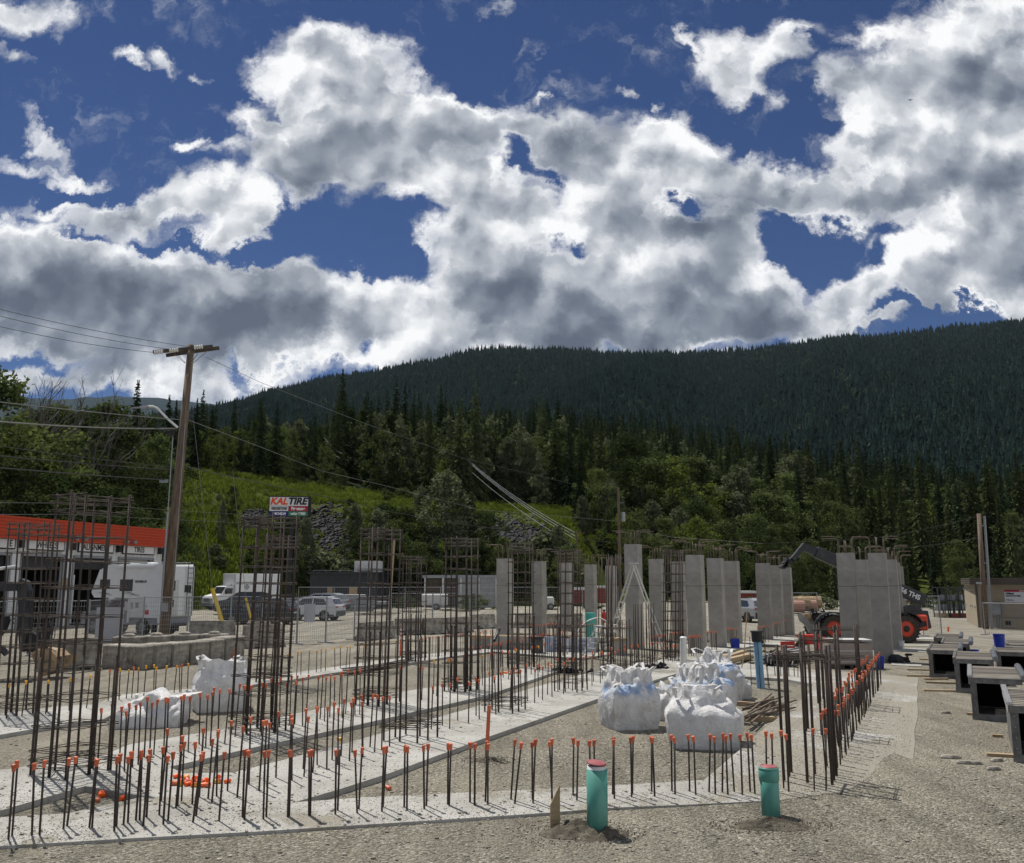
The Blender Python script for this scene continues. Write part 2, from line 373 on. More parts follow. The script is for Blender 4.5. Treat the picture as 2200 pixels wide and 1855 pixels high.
def text(name, body, size, m, parent, loc, rot=(R(90), 0, 0), shear=0.0, sx=1.0, align='CENTER', bold=0.0):
    cu = bpy.data.curves.new(name, 'FONT'); cu.body = body; cu.size = size; cu.align_x = align; cu.align_y = 'CENTER'
    cu.extrude = .006; cu.shear = shear; cu.offset = bold; cu.materials.append(m)
    tmp = bpy.data.objects.new(name, cu); COL.objects.link(tmp); bpy.context.view_layer.update()
    me = bpy.data.meshes.new_from_object(tmp.evaluated_get(bpy.context.evaluated_depsgraph_get())); bpy.data.objects.remove(tmp)
    if not me.materials: me.materials.append(m)
    o = bpy.data.objects.new(name, me); COL.objects.link(o); o.parent = parent; o.location = loc; o.rotation_euler = rot
    o.scale = (sx, 1, 1); return o
def lerp(a, b, t): return a + (b - a) * t
def interp(x, xs, ys): return float(np.interp(x, xs, ys))
def sstep(t): t = max(0, min(1, t)); return t * t * (3 - 2 * t)
# ---------------------------------------------------------------- ground and hills
# foot, bench and ridge of the land, per direction: photograph column -> (distance, height) knots
def tree_ridge(px, py, Y, tree): return ZT(py, Y) - tree if px is None else P(px, py, Y).z - tree
LAND = [  # px: foot Y, edge (Y,z), bench back (Y,z), ridge (Y,z), beyond (Y,z)
 (-900, (60, 0), (95, 3), (150, 10), (300, 40), (420, 20)),
 (0,    (74, 0), (105, 3), (150, 10), (300, 34), (420, 20)),
 (300,  (80, 0), (112, 9), (150, 15), (330, 38), (450, 25)),
 (400,  (84, 0), (118, P(400, 1045, 118).z), (150, P(410, 1012, 150).z), (360, P(500, 880, 360).z - 27), (480, 30)),
 (560,  (92, 0), (128, P(560, 1072, 128).z), (152, P(560, 1034, 152).z), (380, P(620, 862, 380).z - 27), (500, 40)),
 (740,  (96, 0), (132, P(740, 1085, 132).z), (158, P(740, 1052, 158).z), (400, P(800, 850, 400).z - 27), (520, 45)),
 (1030, (98, 0), (132, P(1030, 1112, 132).z), (162, P(1030, 1085, 162).z), (410, P(1000, 852, 410).z - 27), (530, 45)),
 (1230, (98, 0), (130, P(1230, 1135, 130).z), (164, P(1230, 1096, 164).z), (410, P(1230, 862, 410).z - 27), (530, 45)),
 (1330, (118, 0), (140, 4), (170, 13), (400, P(1400, 872, 400).z - 27), (520, 45)),
 (1500, (132, 0), (160, 4), (190, 11), (390, P(1550, 882, 390).z - 27), (520, 40)),
 (1800, (132, 0), (165, 4), (200, 11), (380, P(1760, 945, 380).z - 27), (520, 30)),
 (2150, (132, 0), (165, 4), (200, 10), (380, P(1960, 1000, 380).z - 27), (520, 18)),
 (3200, (132, 0), (165, 3), (200, 7), (380, 16), (520, 10)),
]
U_ = [UV(k[0], 1250)[0] for k in LAND]
def land_knots(u):
    out = []
    for j in range(1, 6):
        out.append((interp(u, U_, [k[j][0] for k in LAND]), interp(u, U_, [k[j][1] for k in LAND])))
    return out
def land_z(u, Y):
    kn = land_knots(u)
    if Y <= kn[0][0]: return 0.0
    ys = [k[0] for k in kn]; zs = [k[1] for k in kn]
    z = interp(Y, ys, zs)
    return max(0, z + mnoise.noise(Vector((u * Y * .03, Y * .03, 3.1))) * min(1.0, (Y - ys[0]) / 30) * 1.6)
def strip_mesh(name, u0, u1, nu, ks, m, label_kind, nt=20, extra=0.0):
    v = []; f = []
    for i in range(nu + 1):
        u = lerp(u0, u1, i / nu); kn = land_knots(u)
        Ya = kn[ks[0]][0] - extra; Yb = kn[ks[1]][0]
        for j in range(nt + 1):
            Y = lerp(Ya, Yb, j / nt); v.append((u * Y, Y, land_z(u, Y) - (0.15 if j == 0 and extra else 0)))
    for i in range(nu):
        for j in range(nt):
            a = i * (nt + 1) + j; f.append((a, a + nt + 1, a + nt + 2, a + 1))
    mb = MB(); mb.v = v; mb.f = f
    return tag(mb.build(name, m, smooth=True, fix=False), kind=label_kind)

def ground_material():
    m = bpy.data.materials.new('packed_gravel'); m.use_nodes = True; w = NT(m.node_tree)
    out = w.n('ShaderNodeOutputMaterial'); b = w.n('ShaderNodeBsdfPrincipled')
    co = w.n('ShaderNodeTexCoord').outputs['Object']
    vo = w.n('ShaderNodeTexVoronoi'); w.l(co, vo.inputs['Vector']); vo.inputs['Scale'].default_value = 34; vo.inputs['Randomness'].default_value = 1
    stone = w.ramp(w.vmath('DOT_PRODUCT', vo.outputs['Color'], (.5, .3, .2)) if False else w.n('ShaderNodeSeparateXYZ').outputs[0], [(0, (.1, .1, .1)), (1, (.4, .4, .4))])
    sp = w.n('ShaderNodeSeparateColor'); w.l(vo.outputs['Color'], sp.inputs[0])
    stone = w.ramp(sp.outputs[0], [(0, (.072, .066, .050)), (.3, (.190, .175, .138)), (.65, (.305, .282, .226)), (.9, (.425, .398, .330)), (1, (.60, .57, .49))])
    fine = w.noise(co, 90, 3, .7); mid = w.noise(co, 2.2, 5, .6); big = w.noise(co, .16, 4, .55)
    c = w.mix(w.mapr(fine, .35, .65, .0, .35), stone, (.258, .237, .186, 1))
    c = w.mix(w.mapr(mid, .40, .66, 0, .65), c, (.222, .203, .156, 1))
    c = w.mix(w.mapr(big, .45, .62, 0, .45), c, (.318, .292, .232, 1))
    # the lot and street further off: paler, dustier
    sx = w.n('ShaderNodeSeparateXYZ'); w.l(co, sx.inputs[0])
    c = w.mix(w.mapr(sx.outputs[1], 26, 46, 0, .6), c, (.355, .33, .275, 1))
    mp_ = w.n('ShaderNodeMapping'); w.l(co, mp_.inputs['Vector']); mp_.inputs['Rotation'].default_value = (0, 0, R(22)); mp_.inputs['Scale'].default_value = (2.2, .10, 1)
    c = w.vmath('SCALE', c, scale=w.mapr(w.noise(mp_.outputs[0], 1.0, 4, .6), .36, .64, .80, 1.12))   # wheel tracks along the site
    c = w.vmath('SCALE', c, scale=w.mapr(w.noise(co, .55, 5, .65), .34, .66, .90, 1.26))
    w.put(b.inputs['Base Color'], c); b.inputs['Roughness'].default_value = .95; b.inputs['Specular IOR Level'].default_value = .15
    bp = w.n('ShaderNodeBump'); bp.inputs['Strength'].default_value = 1.0; bp.inputs['Distance'].default_value = .04
    h = w.math('MULTIPLY_ADD', w.math('SUBTRACT', 1.0, vo.outputs['Distance']), 1.1, w.math('MULTIPLY', w.noise(co, 9, 6, .7), 2.2))
    w.l(h, bp.inputs['Height']); w.l(bp.outputs[0], b.inputs['Normal'])
    w.l(b.outputs[0], out.inputs[0]); return m
M['ground'] = ground_material()
def grass_material(name, a, b_, c_, sc=.25):
    m = bpy.data.materials.new(name); m.use_nodes = True; w = NT(m.node_tree)
    out = w.n('ShaderNodeOutputMaterial'); b = w.n('ShaderNodeBsdfPrincipled')
    co = w.n('ShaderNodeTexCoord').outputs['Object']
    n = w.noise(co, sc, 7, .65); f = w.noise(co, 1.7, 6, .7)
    c = w.ramp(w.math('MULTIPLY_ADD', f, .55, w.math('MULTIPLY', n, .5)), [(.38, a), (.52, b_), (.66, c_)])
    w.put(b.inputs['Base Color'], c); b.inputs['Roughness'].default_value = 1; b.inputs['Specular IOR Level'].default_value = .05
    bp = w.n('ShaderNodeBump'); bp.inputs['Strength'].default_value = 1; bp.inputs['Distance'].default_value = .8
    w.l(f, bp.inputs['Height']); w.l(bp.outputs[0], b.inputs['Normal'])
    w.l(b.outputs[0], out.inputs[0]); return m
M['grass'] = grass_material('hillside_grass', (.036, .048, .014), (.078, .098, .022), (.120, .140, .034))
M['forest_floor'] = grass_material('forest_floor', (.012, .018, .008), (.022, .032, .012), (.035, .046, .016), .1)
M['mountain_floor'] = grass_material('mountain_floor', (.012, .022, .022), (.018, .030, .028), (.026, .040, .032), .02)

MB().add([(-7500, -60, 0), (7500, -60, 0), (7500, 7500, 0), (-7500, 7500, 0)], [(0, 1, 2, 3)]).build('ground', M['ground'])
tag(bpy.data.objects['ground'], kind='structure')
slope = strip_mesh('grassy_slope', U_[0], U_[-1], 200, (0, 2), M['grass'], 'structure', 24, 1.0)
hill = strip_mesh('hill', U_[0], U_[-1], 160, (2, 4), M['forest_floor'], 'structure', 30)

# mountain: ridge line read from the photograph, 2.7 km off
MR = [(-700, 905), (-300, 903), (300, 898), (430, 886), (520, 868), (610, 843), (700, 821), (850, 797), (930, 781), (1010, 763), (1100, 755), (1200, 755), (1300, 765), (1450, 767), (1600, 758), (1750, 739), (1900, 728), (2050, 708), (2200, 698), (2500, 660), (3300, 640)]
MY0, MY1 = 700.0, 2700.0
MU = [UV(p[0], p[1])[0] for p in MR]; MV = [UV(*p)[1] for p in MR]
def mtn_z(u, t):
    """t 0..1 foot to ridge, to 1.3 behind it"""
    zr = interp(u, MU, MV) * MY1
    Y = lerp(MY0, MY1, t)
    prof = (t ** 0.92) if t <= 1 else 1 - (t - 1) * 1.2
    z = zr * prof
    q = max(0, min(1, t)) * max(0, 1 - t) * 4
    gul = mnoise.fractal(Vector((u * 7.0, t * 1.3, 1.7)), 1.0, 2.0, 4)
    return z + q * zr * .11 * gul, Y
def mountain():
    nu, nt = 220, 46; v = []; f = []
    for i in range(nu + 1):
        u = lerp(MU[0], MU[-1], i / nu)
        for j in range(nt + 1):
            t = j / nt * 1.3; z, Y = mtn_z(u, t); v.append((u * Y, Y, z - 4))
    for i in range(nu):
        for j in range(nt):
            a = i * (nt + 1) + j; f.append((a, a + nt + 1, a + nt + 2, a + 1))
    mb = MB(); mb.v = v; mb.f = f
    tag(mb.build('mountain', M['mountain_floor'], smooth=True, fix=False), kind='structure')
mountain()
# a second, farther ridge at the left
def far_ridge():
    pts = [(-900, 800), (-300, 815), (0, 838), (120, 846), (250, 838), (330, 842), (430, 852), (560, 868), (700, 900)]
    v = []; f = []
    us = [UV(*p)[0] for p in pts]; vs_ = [UV(*p)[1] for p in pts]
    nu, nt = 120, 14
    for i in range(nu + 1):
        u = lerp(us[0], us[-1], i / nu); vv = interp(u, us, vs_)
        for j in range(nt + 1):
            t = j / nt * 1.2; Y = lerp(3500, 6500, t); z = vv * 6500 * (t if t <= 1 else 2 - t) + mnoise.noise(Vector((u * 60, t * 3, 0))) * 12
            v.append((u * Y, Y, z))
    for i in range(nu):
        for j in range(nt):
            a = i * (nt + 1) + j; f.append((a, a + nt + 1, a + nt + 2, a + 1))
    mb = MB(); mb.v = v; mb.f = f
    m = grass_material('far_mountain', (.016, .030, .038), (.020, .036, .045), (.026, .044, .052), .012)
    tag(mb.build('far_mountain', m, smooth=True, fix=False), kind='structure')
far_ridge()

# ---------------------------------------------------------------- trees
def rot_quad(V, F, c, d, n, ln, wd):
    """leaf-sized quad: centre, direction, normal"""
    x = d.cross(n)
    if x.length < 1e-4: x = d.cross(Vector((0, 0, 1)))
    x.normalize(); o = len(V)
    V += [c - x * wd * .5, c + x * wd * .5, c + d * ln + x * wd * .32, c + d * ln - x * wd * .32]
    F.append((o, o + 1, o + 2, o + 3))
def mk(name, V, F, m):
    me = bpy.data.meshes.new(name); me.from_pydata([tuple(v) for v in V], [], F); me.materials.append(m); me.update(); return me
def conifer_mesh(seed, h=20.0, r=3.3, levels=46, m=None, ragged=.3):
    q = random.Random(seed); V = []; F = []
    for i in range(levels):
        t = (i + q.random() * .6) / levels; z = h * (.08 + .92 * t)
        rr = r * (1 - t) ** .82 * (1 - ragged * q.random()) + .12
        nb = int(6 + 9 * (1 - t))
        a0 = q.random() * 7
        for k in range(nb):
            a = a0 + 2 * math.pi * k / nb + q.uniform(-.3, .3); L = rr * q.uniform(.6, 1.12)
            d = Vector((math.cos(a), math.sin(a), -.30 - .25 * (1 - t) + q.uniform(-.12, .12))).normalized()
            p = Vector((0, 0, z + q.uniform(-.75, .75) * h / levels)); seg = max(2, int(L / .6))
            for s_ in range(seg):
                f0 = (s_ + .15) / seg
                c = p + d * L * f0
                side = Vector((-math.sin(a), math.cos(a), 0)) * q.uniform(-.35, .35)
                dd = (d + side + Vector((0, 0, q.uniform(-.25, .2)))).normalized()
                n = Vector((q.uniform(-.5, .5), q.uniform(-.5, .5), 1)).normalized()
                rot_quad(V, F, c, dd, n, L / seg * 1.3, .26 * (1.35 - f0) * (.5 + .5 * L / r) + .14)
                rot_quad(V, F, c, (dd + Vector((0, 0, -.7))).normalized(), Vector((math.cos(a), math.sin(a), .2)).cross(Vector((0, 0, 1))).normalized(), L / seg * .8, .32)
    for k in range(5):
        a = k * 1.3; rot_quad(V, F, Vector((0, 0, h * .955)), Vector((.12 * math.cos(a), .12 * math.sin(a), 1)).normalized(), Vector((math.cos(a + 1.5), math.sin(a + 1.5), 0)), h * .06, .16)
    return mk('conifer_crown', V, F, m)
def broadleaf_mesh(seed, h=14.0, r=4.5, base=.18, clumps=70, per=46, leaf=.34, m=None, shape='round'):
    q = random.Random(seed); V = []; F = []
    for k in range(clumps):
        for _ in range(30):
            t = q.random(); a = q.random() * 2 * math.pi
            if shape == 'tall': prof = math.sin(math.pi * min(1, (t * .93 + .07))) ** .5 * (1 - .35 * t)
            elif shape == 'bush': prof = (1 - t * t) ** .5
            else: prof = math.sin(math.pi * (t * .86 + .12)) ** .75
            lump = 1 + .28 * math.sin(3 * a + seed + 4 * t) + .18 * math.sin(7 * a + 9 * t)
            rad = r * prof * lump * q.random() ** .38
            break
        c = Vector((rad * math.cos(a), rad * math.sin(a), h * (base + (1 - base) * t)))
        cs = r * q.uniform(.14, .28)
        for j in range(per):
            o = Vector((q.gauss(0, 1), q.gauss(0, 1), q.gauss(0, .75))); o = o.normalized() * cs * q.random() ** .5
            n = (o.normalized() + Vector((q.uniform(-.8, .8), q.uniform(-.8, .8), q.uniform(-.3, .9)))).normalized()
            d = Vector((q.uniform(-1, 1), q.uniform(-1, 1), q.uniform(-1, .4))).normalized()
            rot_quad(V, F, c + o, d, n, leaf * q.uniform(.6, 1.2), leaf * q.uniform(.5, .9))
    return mk('broadleaf_crown', V, F, m)
def trunk_mesh(h, r, seed, limbs=5, m=None, r2=None):
    q = random.Random(seed); mb = MB()
    pts = [(q.uniform(-.02, .02) * i * h * .12, q.uniform(-.02, .02) * i * h * .12, h * i / 5) for i in range(6)]
    pts[0] = (0, 0, -.3)
    mb.tube(pts, r, 7, r * .2 if r2 is None else r2)
    for k in range(limbs):
        i = 1 + k % 4; p = Vector(pts[i]); a = q.random() * 6.28; L = h * q.uniform(.15, .3)
        d = Vector((math.cos(a), math.sin(a), q.uniform(.5, 1.2))).normalized()
        mb.tube([p, p + d * L * .5, p + d * L + Vector((0, 0, L * .15))], r * .38, 5, r * .08)
    me = bpy.data.meshes.new('trunk'); me.from_pydata(mb.v, [], mb.f); me.materials.append(m); me.update(); return me
LM = {
 'con_dark': leaf_mat('dark_needles', (.021, .036, .019), (.062, .086, .042), .12, .3),
 'con_green': leaf_mat('green_needles', (.044, .064, .027), (.118, .138, .064), .18, .3),
 'leaf_bright': leaf_mat('fresh_leaves', (.056, .084, .020), (.165, .190, .058), .42, .25),
 'leaf_mid': leaf_mat('green_leaves', (.042, .064, .024), (.130, .152, .066), .36, .3),
 'leaf_dark': leaf_mat('dark_leaves', (.024, .040, .016), (.074, .092, .040), .30, .3),  # foliage of a darker green by its own colour
 'leaf_silver': leaf_mat('silvery_leaves', (.050, .066, .032), (.195, .212, .140), .30, .25),
 'mtn': leaf_mat('blue_green_needles', (.017, .036, .032), (.040, .070, .056), .05, .35),
 'mtn_light': leaf_mat('mountain_leaves', (.060, .090, .055), (.10, .13, .08), .2, .3),
}
TREES = {}
def proto(key, crown, trunk): TREES[key] = (crown, trunk)
for i in range(3):
    proto('conifer%d' % i, conifer_mesh(20 + i, 20, [2.9, 3.5, 2.5][i], m=LM['con_dark'], ragged=[.3, .45, .35][i]), trunk_mesh(19, .28, i, 0, M['bark'], .03))
    proto('larch%d' % i, conifer_mesh(40 + i, 20, [3.2, 2.8, 3.6][i], m=LM['con_green'], ragged=.45), trunk_mesh(19, .26, 5 + i, 0, M['bark'], .03))
for i in range(3):
    proto('bright%d' % i, broadleaf_mesh(60 + i, 12, 4.3, .2, 90, 70, .27, LM['leaf_bright']), trunk_mesh(9, .22, 9 + i, 6, M['bark']))
    proto('mid%d' % i, broadleaf_mesh(70 + i, 13, 4.2, .15, 95, 70, .27, LM['leaf_mid']), trunk_mesh(10, .24, 12 + i, 6, M['bark']))
    proto('dark%d' % i, broadleaf_mesh(80 + i, 13, 4.4, .15, 95, 70, .27, LM['leaf_dark']), trunk_mesh(10, .24, 15 + i, 6, M['bark']))
for i in range(2):
    proto('poplar%d' % i, broadleaf_mesh(90 + i, 18, 4.3, .06, 190, 50, .36, LM['leaf_silver'], 'tall'), trunk_mesh(15, .3, 18 + i, 6, M['bark']))
    proto('bush%d' % i, broadleaf_mesh(95 + i, 3.0, 2.2, .0, 50, 46, .24, LM['leaf_mid'], 'bush'), trunk_mesh(1.5, .06, 20 + i, 5, M['bark']))
    proto('greybush%d' % i, broadleaf_mesh(98 + i, 3.0, 2.0, .0, 50, 46, .24, LM['leaf_silver'], 'bush'), trunk_mesh(1.5, .06, 22 + i, 5, M['bark']))
HT = {'conifer': 20.5, 'larch': 20.5, 'bright': 12.6, 'mid': 13.6, 'dark': 13.6, 'poplar': 18.8, 'bush': 3.4, 'greybush': 3.3}
TNAME = {'conifer': 'conifer_tree', 'larch': 'conifer_tree', 'bright': 'broadleaf_tree', 'mid': 'broadleaf_tree', 'dark': 'broadleaf_tree', 'poplar': 'poplar_tree', 'bush': 'bush', 'greybush': 'bush'}
ntree = [0]
def tree(kind, px, Y, top, label, group, wide=1.0, z=None):
    """kind, column and row of its top in the photograph, distance"""
    n = 3 if kind + '2' in TREES else 2
    cr, tr = TREES[kind + str(ntree[0] % n)]; ntree[0] += 1
    tp = P(px, top, Y); u = tp.x / Y
    z0 = land_z(u, Y) if z is None else z
    h = max(1.0, tp.z - z0); s = h / HT[kind]
    wd = s * wide
    root = thing(TNAME[kind], label, 'bush' if 'bush' in kind else 'tree', (tp.x, Y, z0 - .1), rng.random() * 6.28, group)
    root.scale = (wd, wd, s)
    for nm, me in (('crown', cr), ('trunk', tr)):
        o = bpy.data.objects.new(nm, me); COL.objects.link(o); o.parent = root
    return root
# --- named trees at the left, behind the tyre shop
Lg = 'broadleaf trees behind the tyre shop'
for kind, px, Y, top, wide, lab in [
 ('mid', 5, 84, 800, 1.0, 'tallest leafy tree at the edge, over the red fascia'),
 ('bright', 60, 90, 915, 1.1, 'bright yellow-green tree between the bare trees and the edge'),
 ('dark', 130, 82, 1000, 1.2, 'dark rounded tree above the WHEELS bay'),
 ('mid', 20, 80, 985, 1.2, 'dense mid-green tree above the far bay of the tyre shop'),
 ('dark', 75, 79, 1060, 1.2, 'low dark tree just over the roof of the tyre shop'),
 ('mid', 150, 104, 925, 1.0, 'thin leafy tree among the bare grey trunks'),
 ('dark', 210, 100, 905, 1.0, 'dark leafy tree beneath the tall bare crowns'),
 ('mid', 185, 83, 1005, 1.15, 'green tree over the ALIGNMENT bay'),
 ('dark', 240, 82, 1035, 1.2, 'dark tree over the roof next to the big pole'),
 ('mid', 262, 98, 905, 1.0, 'leafy tree under the street lamp, olive green'),
 ('dark', 310, 88, 1010, 1.1, 'dark tree directly behind the big utility pole'),
 ('dark', 290, 80, 1085, 1.2, 'bushy dark tree at the corner of the tyre shop'),
 ('dark', 385, 86, 1110, .9, 'dark tree at the end of the tyre shop, below the slope'),
 ('mid', 345, 104, 930, .9, 'leafy tree behind the lamp arm of the pole'),
 ('mid', 30, 101, 885, 1.0, 'green tree behind the tallest leafy tree at the edge'),
 ('dark', 75, 124, 872, 1.2, 'dark tree behind the bare trunks, against the far hills'),
 ('mid', 130, 126, 866, 1.2, 'green tree behind the bare trunks, second from the picture edge'),
 ('dark', 185, 124, 870, 1.2, 'broad dark tree behind the bare trunks'),
 ('mid', 240, 126, 862, 1.2, 'green tree behind the bare trunks beside the dark conifer'),
 ('dark', 325, 122, 885, 1.1, 'dark tree between conifer and utility pole'),
 ('dark', 110, 110, 935, 1.0, 'dark tree at the foot of the bare trunks'),
]: tree(kind, px, Y, top, lab, Lg, wide)
for kind, px, Y, top, lab in [
 ('conifer', 298, 118, 812, 'single dark conifer standing clear above the leafy trees'),
 ('conifer', 365, 130, 845, 'dark conifer just behind the crossarm pole'),
 ('conifer', 380, 138, 856, 'slim conifer against the sky beside the pole'),
 ('conifer', 425, 150, 852, 'slim dark conifer, first one past the big pole'),
 ('conifer', 458, 165, 868, 'pointed dark conifer standing over the grassy bench'),
 ('conifer', 505, 172, 852, 'tall dark conifer over the high end of the grass bench'),
 ('conifer', 560, 178, 885, 'dark conifer over the tyre sign'),
 ('conifer', 605, 172, 905, 'dark conifer group member above the rock slide'),
 ('conifer', 640, 180, 893, 'narrow dark conifer above the rock slide'),
 ('conifer', 672, 176, 915, 'dark conifer beside the thin power wires'),
 ('conifer', 560, 182, 850, 'tallest of the conifers above the tyre sign'),
 ('conifer', 350, 122, 935, 'dark conifer behind the street lamp'),
 ('conifer', 410, 155, 905, 'short conifer between pole and bench'),
 ('larch', 800, 178, 915, 'olive conifer with bare lower stem above the bench'),
 ('conifer', 760, 178, 1010, 'small conifer growing at the rock slide edge'),
]: tree(kind, px, Y, top, lab, 'conifers above the grassy bench')
Sg = 'trees and bushes on the grassy slope'
for kind, px, Y, top, wide, lab in [
 ('poplar', 962, 104, 1000, 1.15, 'big silvery poplar in the middle of the slope'),
 ('poplar', 905, 108, 1040, .8, 'poplar leaning against the big silvery one'),
 ('poplar', 1010, 107, 1050, .7, 'slimmer poplar at the far side of the big silvery one'),
 ('mid', 752, 118, 1068, .8, 'leafy tree over the rock slide, upper part in sun'),
 ('poplar', 765, 102, 1075, .7, 'thin poplar below the rock slide'),
 ('poplar', 660, 99, 1108, .8, 'thin grey-green poplar behind the sign pole'),
 ('dark', 735, 150, 1005, .8, 'dark tree breaking the grass line above the rocks'),
 ('dark', 500, 112, 1040, .7, 'dark leafy shrub tree high on the grass'),
 ('poplar', 480, 104, 1070, .6, 'small poplar on the open grass next to the sign'),
 ('conifer', 822, 108, 1075, .9, 'small conifer between two poplars low on the slope'),
 ('bright', 880, 100, 1195, .9, 'fresh green bush tree behind the rebar cages'),
 ('mid', 640, 97, 1190, .8, 'bush tree at the foot of the sign pole'),
 ('dark', 610, 96, 1225, 1.0, 'dark bush beside the box truck'),
 ('dark', 560, 98, 1215, .8, 'round dark bush behind the box truck'),
 ('greybush', 700, 99, 1180, 1.2, 'silvery bush below the rock slide'),
 ('greybush', 740, 98, 1200, 1.2, 'silvery bush over the grey building'),
 ('greybush', 440, 95, 1215, 1.0, 'silvery bush behind the camper'),
 ('greybush', 430, 104, 1125, 1.0, 'pale bush on the rocky edge beside the pole'),
 ('greybush', 465, 97, 1165, .9, 'pale bush in the middle of the green slope'),
 ('greybush', 470, 118, 1085, 1.0, 'pale bush high by the rocky edge'),
 ('dark', 790, 97, 1180, .9, 'dark tree behind the roof of the grey building'),
 ('mid', 840, 98, 1120, .8, 'leafy tree between the grey building and the big poplar'),
 ('dark', 1040, 99, 1170, .9, 'dark bushy tree behind the open shed'),
 ('mid', 1080, 100, 1150, .8, 'leafy tree behind the first concrete column'),
 ('dark', 1130, 99, 1165, .9, 'dark tree behind the second concrete column'),
 ('greybush', 1165, 104, 1135, 1.3, 'grey-green bush at the bottom of the bright grass'),
 ('poplar', 1200, 102, 1120, .8, 'grey-green poplar left of the transformer pole'),
 ('mid', 1215, 99, 1170, .9, 'leafy tree in front of the transformer pole'),
 ('greybush', 1060, 107, 1185, 1.3, 'grey bush beneath the dark rock patch'),
 ('bush', 830, 146, 1050, 1.2, 'green bush on the bench edge above the rocks'),
 ('bush', 870, 150, 1045, 1.3, 'second green bush on the bench edge'),
 ('bush', 540, 100, 1180, 1.2, 'green bush on the slope above the box truck'),
 ('greybush', 585, 100, 1200, 1.1, 'pale bush against the rocks near the sign pole'),
 ('poplar', 1000, 172, 990, .9, 'tall grey poplar at the back of the bench, nearest the wires'),
 ('poplar', 1045, 176, 930, 1.0, 'tall grey poplar with a pale trunk on the bench'),
 ('poplar', 1090, 175, 935, 1.0, 'second tall grey poplar with a pale trunk on the bench'),
 ('poplar', 1130, 177, 930, 1.0, 'tallest grey poplar in the bench group'),
 ('poplar', 1165, 174, 985, .9, 'shorter grey poplar ending the bench group'),
 ('bright', 690, 170, 1000, .8, 'bright tree at the back of the bench over the rocks'),
 ('mid', 860, 172, 990, .9, 'leafy tree on the bench behind the big poplar'),
]: tree(kind, px, Y, top, lab, Sg, wide)
qs = random.Random(21)
for i in range(46):
    px = qs.choice([qs.uniform(560, 900), qs.uniform(600, 1240), qs.uniform(1000, 1240), qs.uniform(780, 900)])
    if 630 < px < 765 or 1060 < px < 1150: continue
    Y = qs.uniform(97, 109); kd = qs.choice(['mid', 'dark', 'poplar', 'greybush', 'greybush', 'bush', 'dark'])
    zb_ = land_z(UV(px, 1200)[0], Y); hh = {'greybush': 4, 'bush': 3.5}.get(kd, qs.uniform(5, 9)); s_ = FOC / (Y * .99)
    top = 1250 - (zb_ + hh - EYE) * s_
    tree(kd, px, Y, top, {'mid': 'green young tree', 'dark': 'dark young tree', 'poplar': 'thin silvery young tree', 'greybush': 'grey-green bush', 'bush': 'green bush'}[kd] + (' low on the grassy slope' if Y < 110 else ' halfway up the grassy slope'), 'small growth on the slope', qs.uniform(.9, 1.3))
# --- bare dead trees at the left
def bare_tree_mesh(seed, h):
    q = random.Random(seed); mb = MB()
    def br(p, d, L, r, lev):
        n = 3; pts = [p]
        for i in range(n):
            d = (d + Vector((q.uniform(-.16, .16), q.uniform(-.16, .16), .05))).normalized(); pts.append(pts[-1] + d * L / n)
        mb.tube(pts, r, 5 if lev < 2 else 3, r * .55, False)
        if lev >= 4: return
        for k in range(3 if lev < 3 else 2):
            i = q.choice((1, 2, 3)); a = q.random() * 6.28; sp = q.uniform(.35, .8)
            dd = (d + Vector((math.cos(a) * sp, math.sin(a) * sp, q.uniform(-.1, .3)))).normalized()
            br(pts[i], dd, L * q.uniform(.5, .75), r * .58, lev + 1)
    br(Vector((0, 0, 0)), Vector((0, 0, 1)), h * .5, .26, 0)
    br(Vector((0, 0, h * .3)), Vector((.25, 0, 1)).normalized(), h * .4, .18, 1)
    me = bpy.data.meshes.new('branches'); me.from_pydata(mb.v, [], mb.f); me.materials.append(M['dead_wood']); me.update()
    zs = [v.co.z for v in me.vertices]; return me, max(zs)
for i, (px, Y, top, lab) in enumerate([(85, 92, 783, 'bare grey tree with the highest twigs at the end of the row'), (112, 95, 790, 'bare tree second in the row, forked low'), (150, 93, 805, 'bare leafless tree in the middle of the row'),
                          (215, 94, 786, 'bare tree reaching the cloud beside the dark conifer'), (195, 97, 810, 'thin leafless tree between two taller bare ones'), (62, 96, 815, 'slanting bare tree at the outer end')]):
    me, hh = bare_tree_mesh(300 + i, 20); tp = P(px, top, Y); z0 = land_z(tp.x / Y, Y)
    r_ = thing('bare_tree', lab, 'tree', (tp.x, Y, z0 - .2), rng.random() * 6, 'leafless trees behind the tyre shop'); s = (tp.z - z0) / hh; r_.scale = (s * .9, s * .9, s)
    o = bpy.data.objects.new('branches', me); COL.objects.link(o); o.parent = r_
# --- the wood beyond the site on the right: front trees one by one
q = random.Random(5)
KW = {'larch': 'olive conifer', 'conifer': 'dark conifer', 'mid': 'green broadleaf tree', 'bright': 'yellow-green broadleaf tree', 'dark': 'dark broadleaf tree', 'poplar': 'silvery poplar'}
front = []
for row, (Yr, n, tlo, thi) in enumerate([(122, 26, 1130, 1190), (136, 30, 1070, 1145), (152, 32, 1010, 1100), (172, 32, 960, 1060)]):
    for i in range(n):
        px = 1235 + (2290 - 1235) * (i + q.uniform(.1, .9)) / n
        Y = Yr + q.uniform(-5, 5)
        if px < 1340: Y = max(Y, 132)
        con = q.random() < (.25 + .6 * sstep((px - 1500) / 500))
        kind = q.choice(['larch', 'conifer', 'larch']) if con else q.choice(['mid', 'dark', 'mid', 'bright', 'poplar', 'dark', 'mid', 'poplar'])
        top = q.uniform(tlo, thi) - (30 if px < 1700 else 0) + (25 if px > 1950 else 0)
        if con: top -= 25
        front.append((kind, px, Y, top))
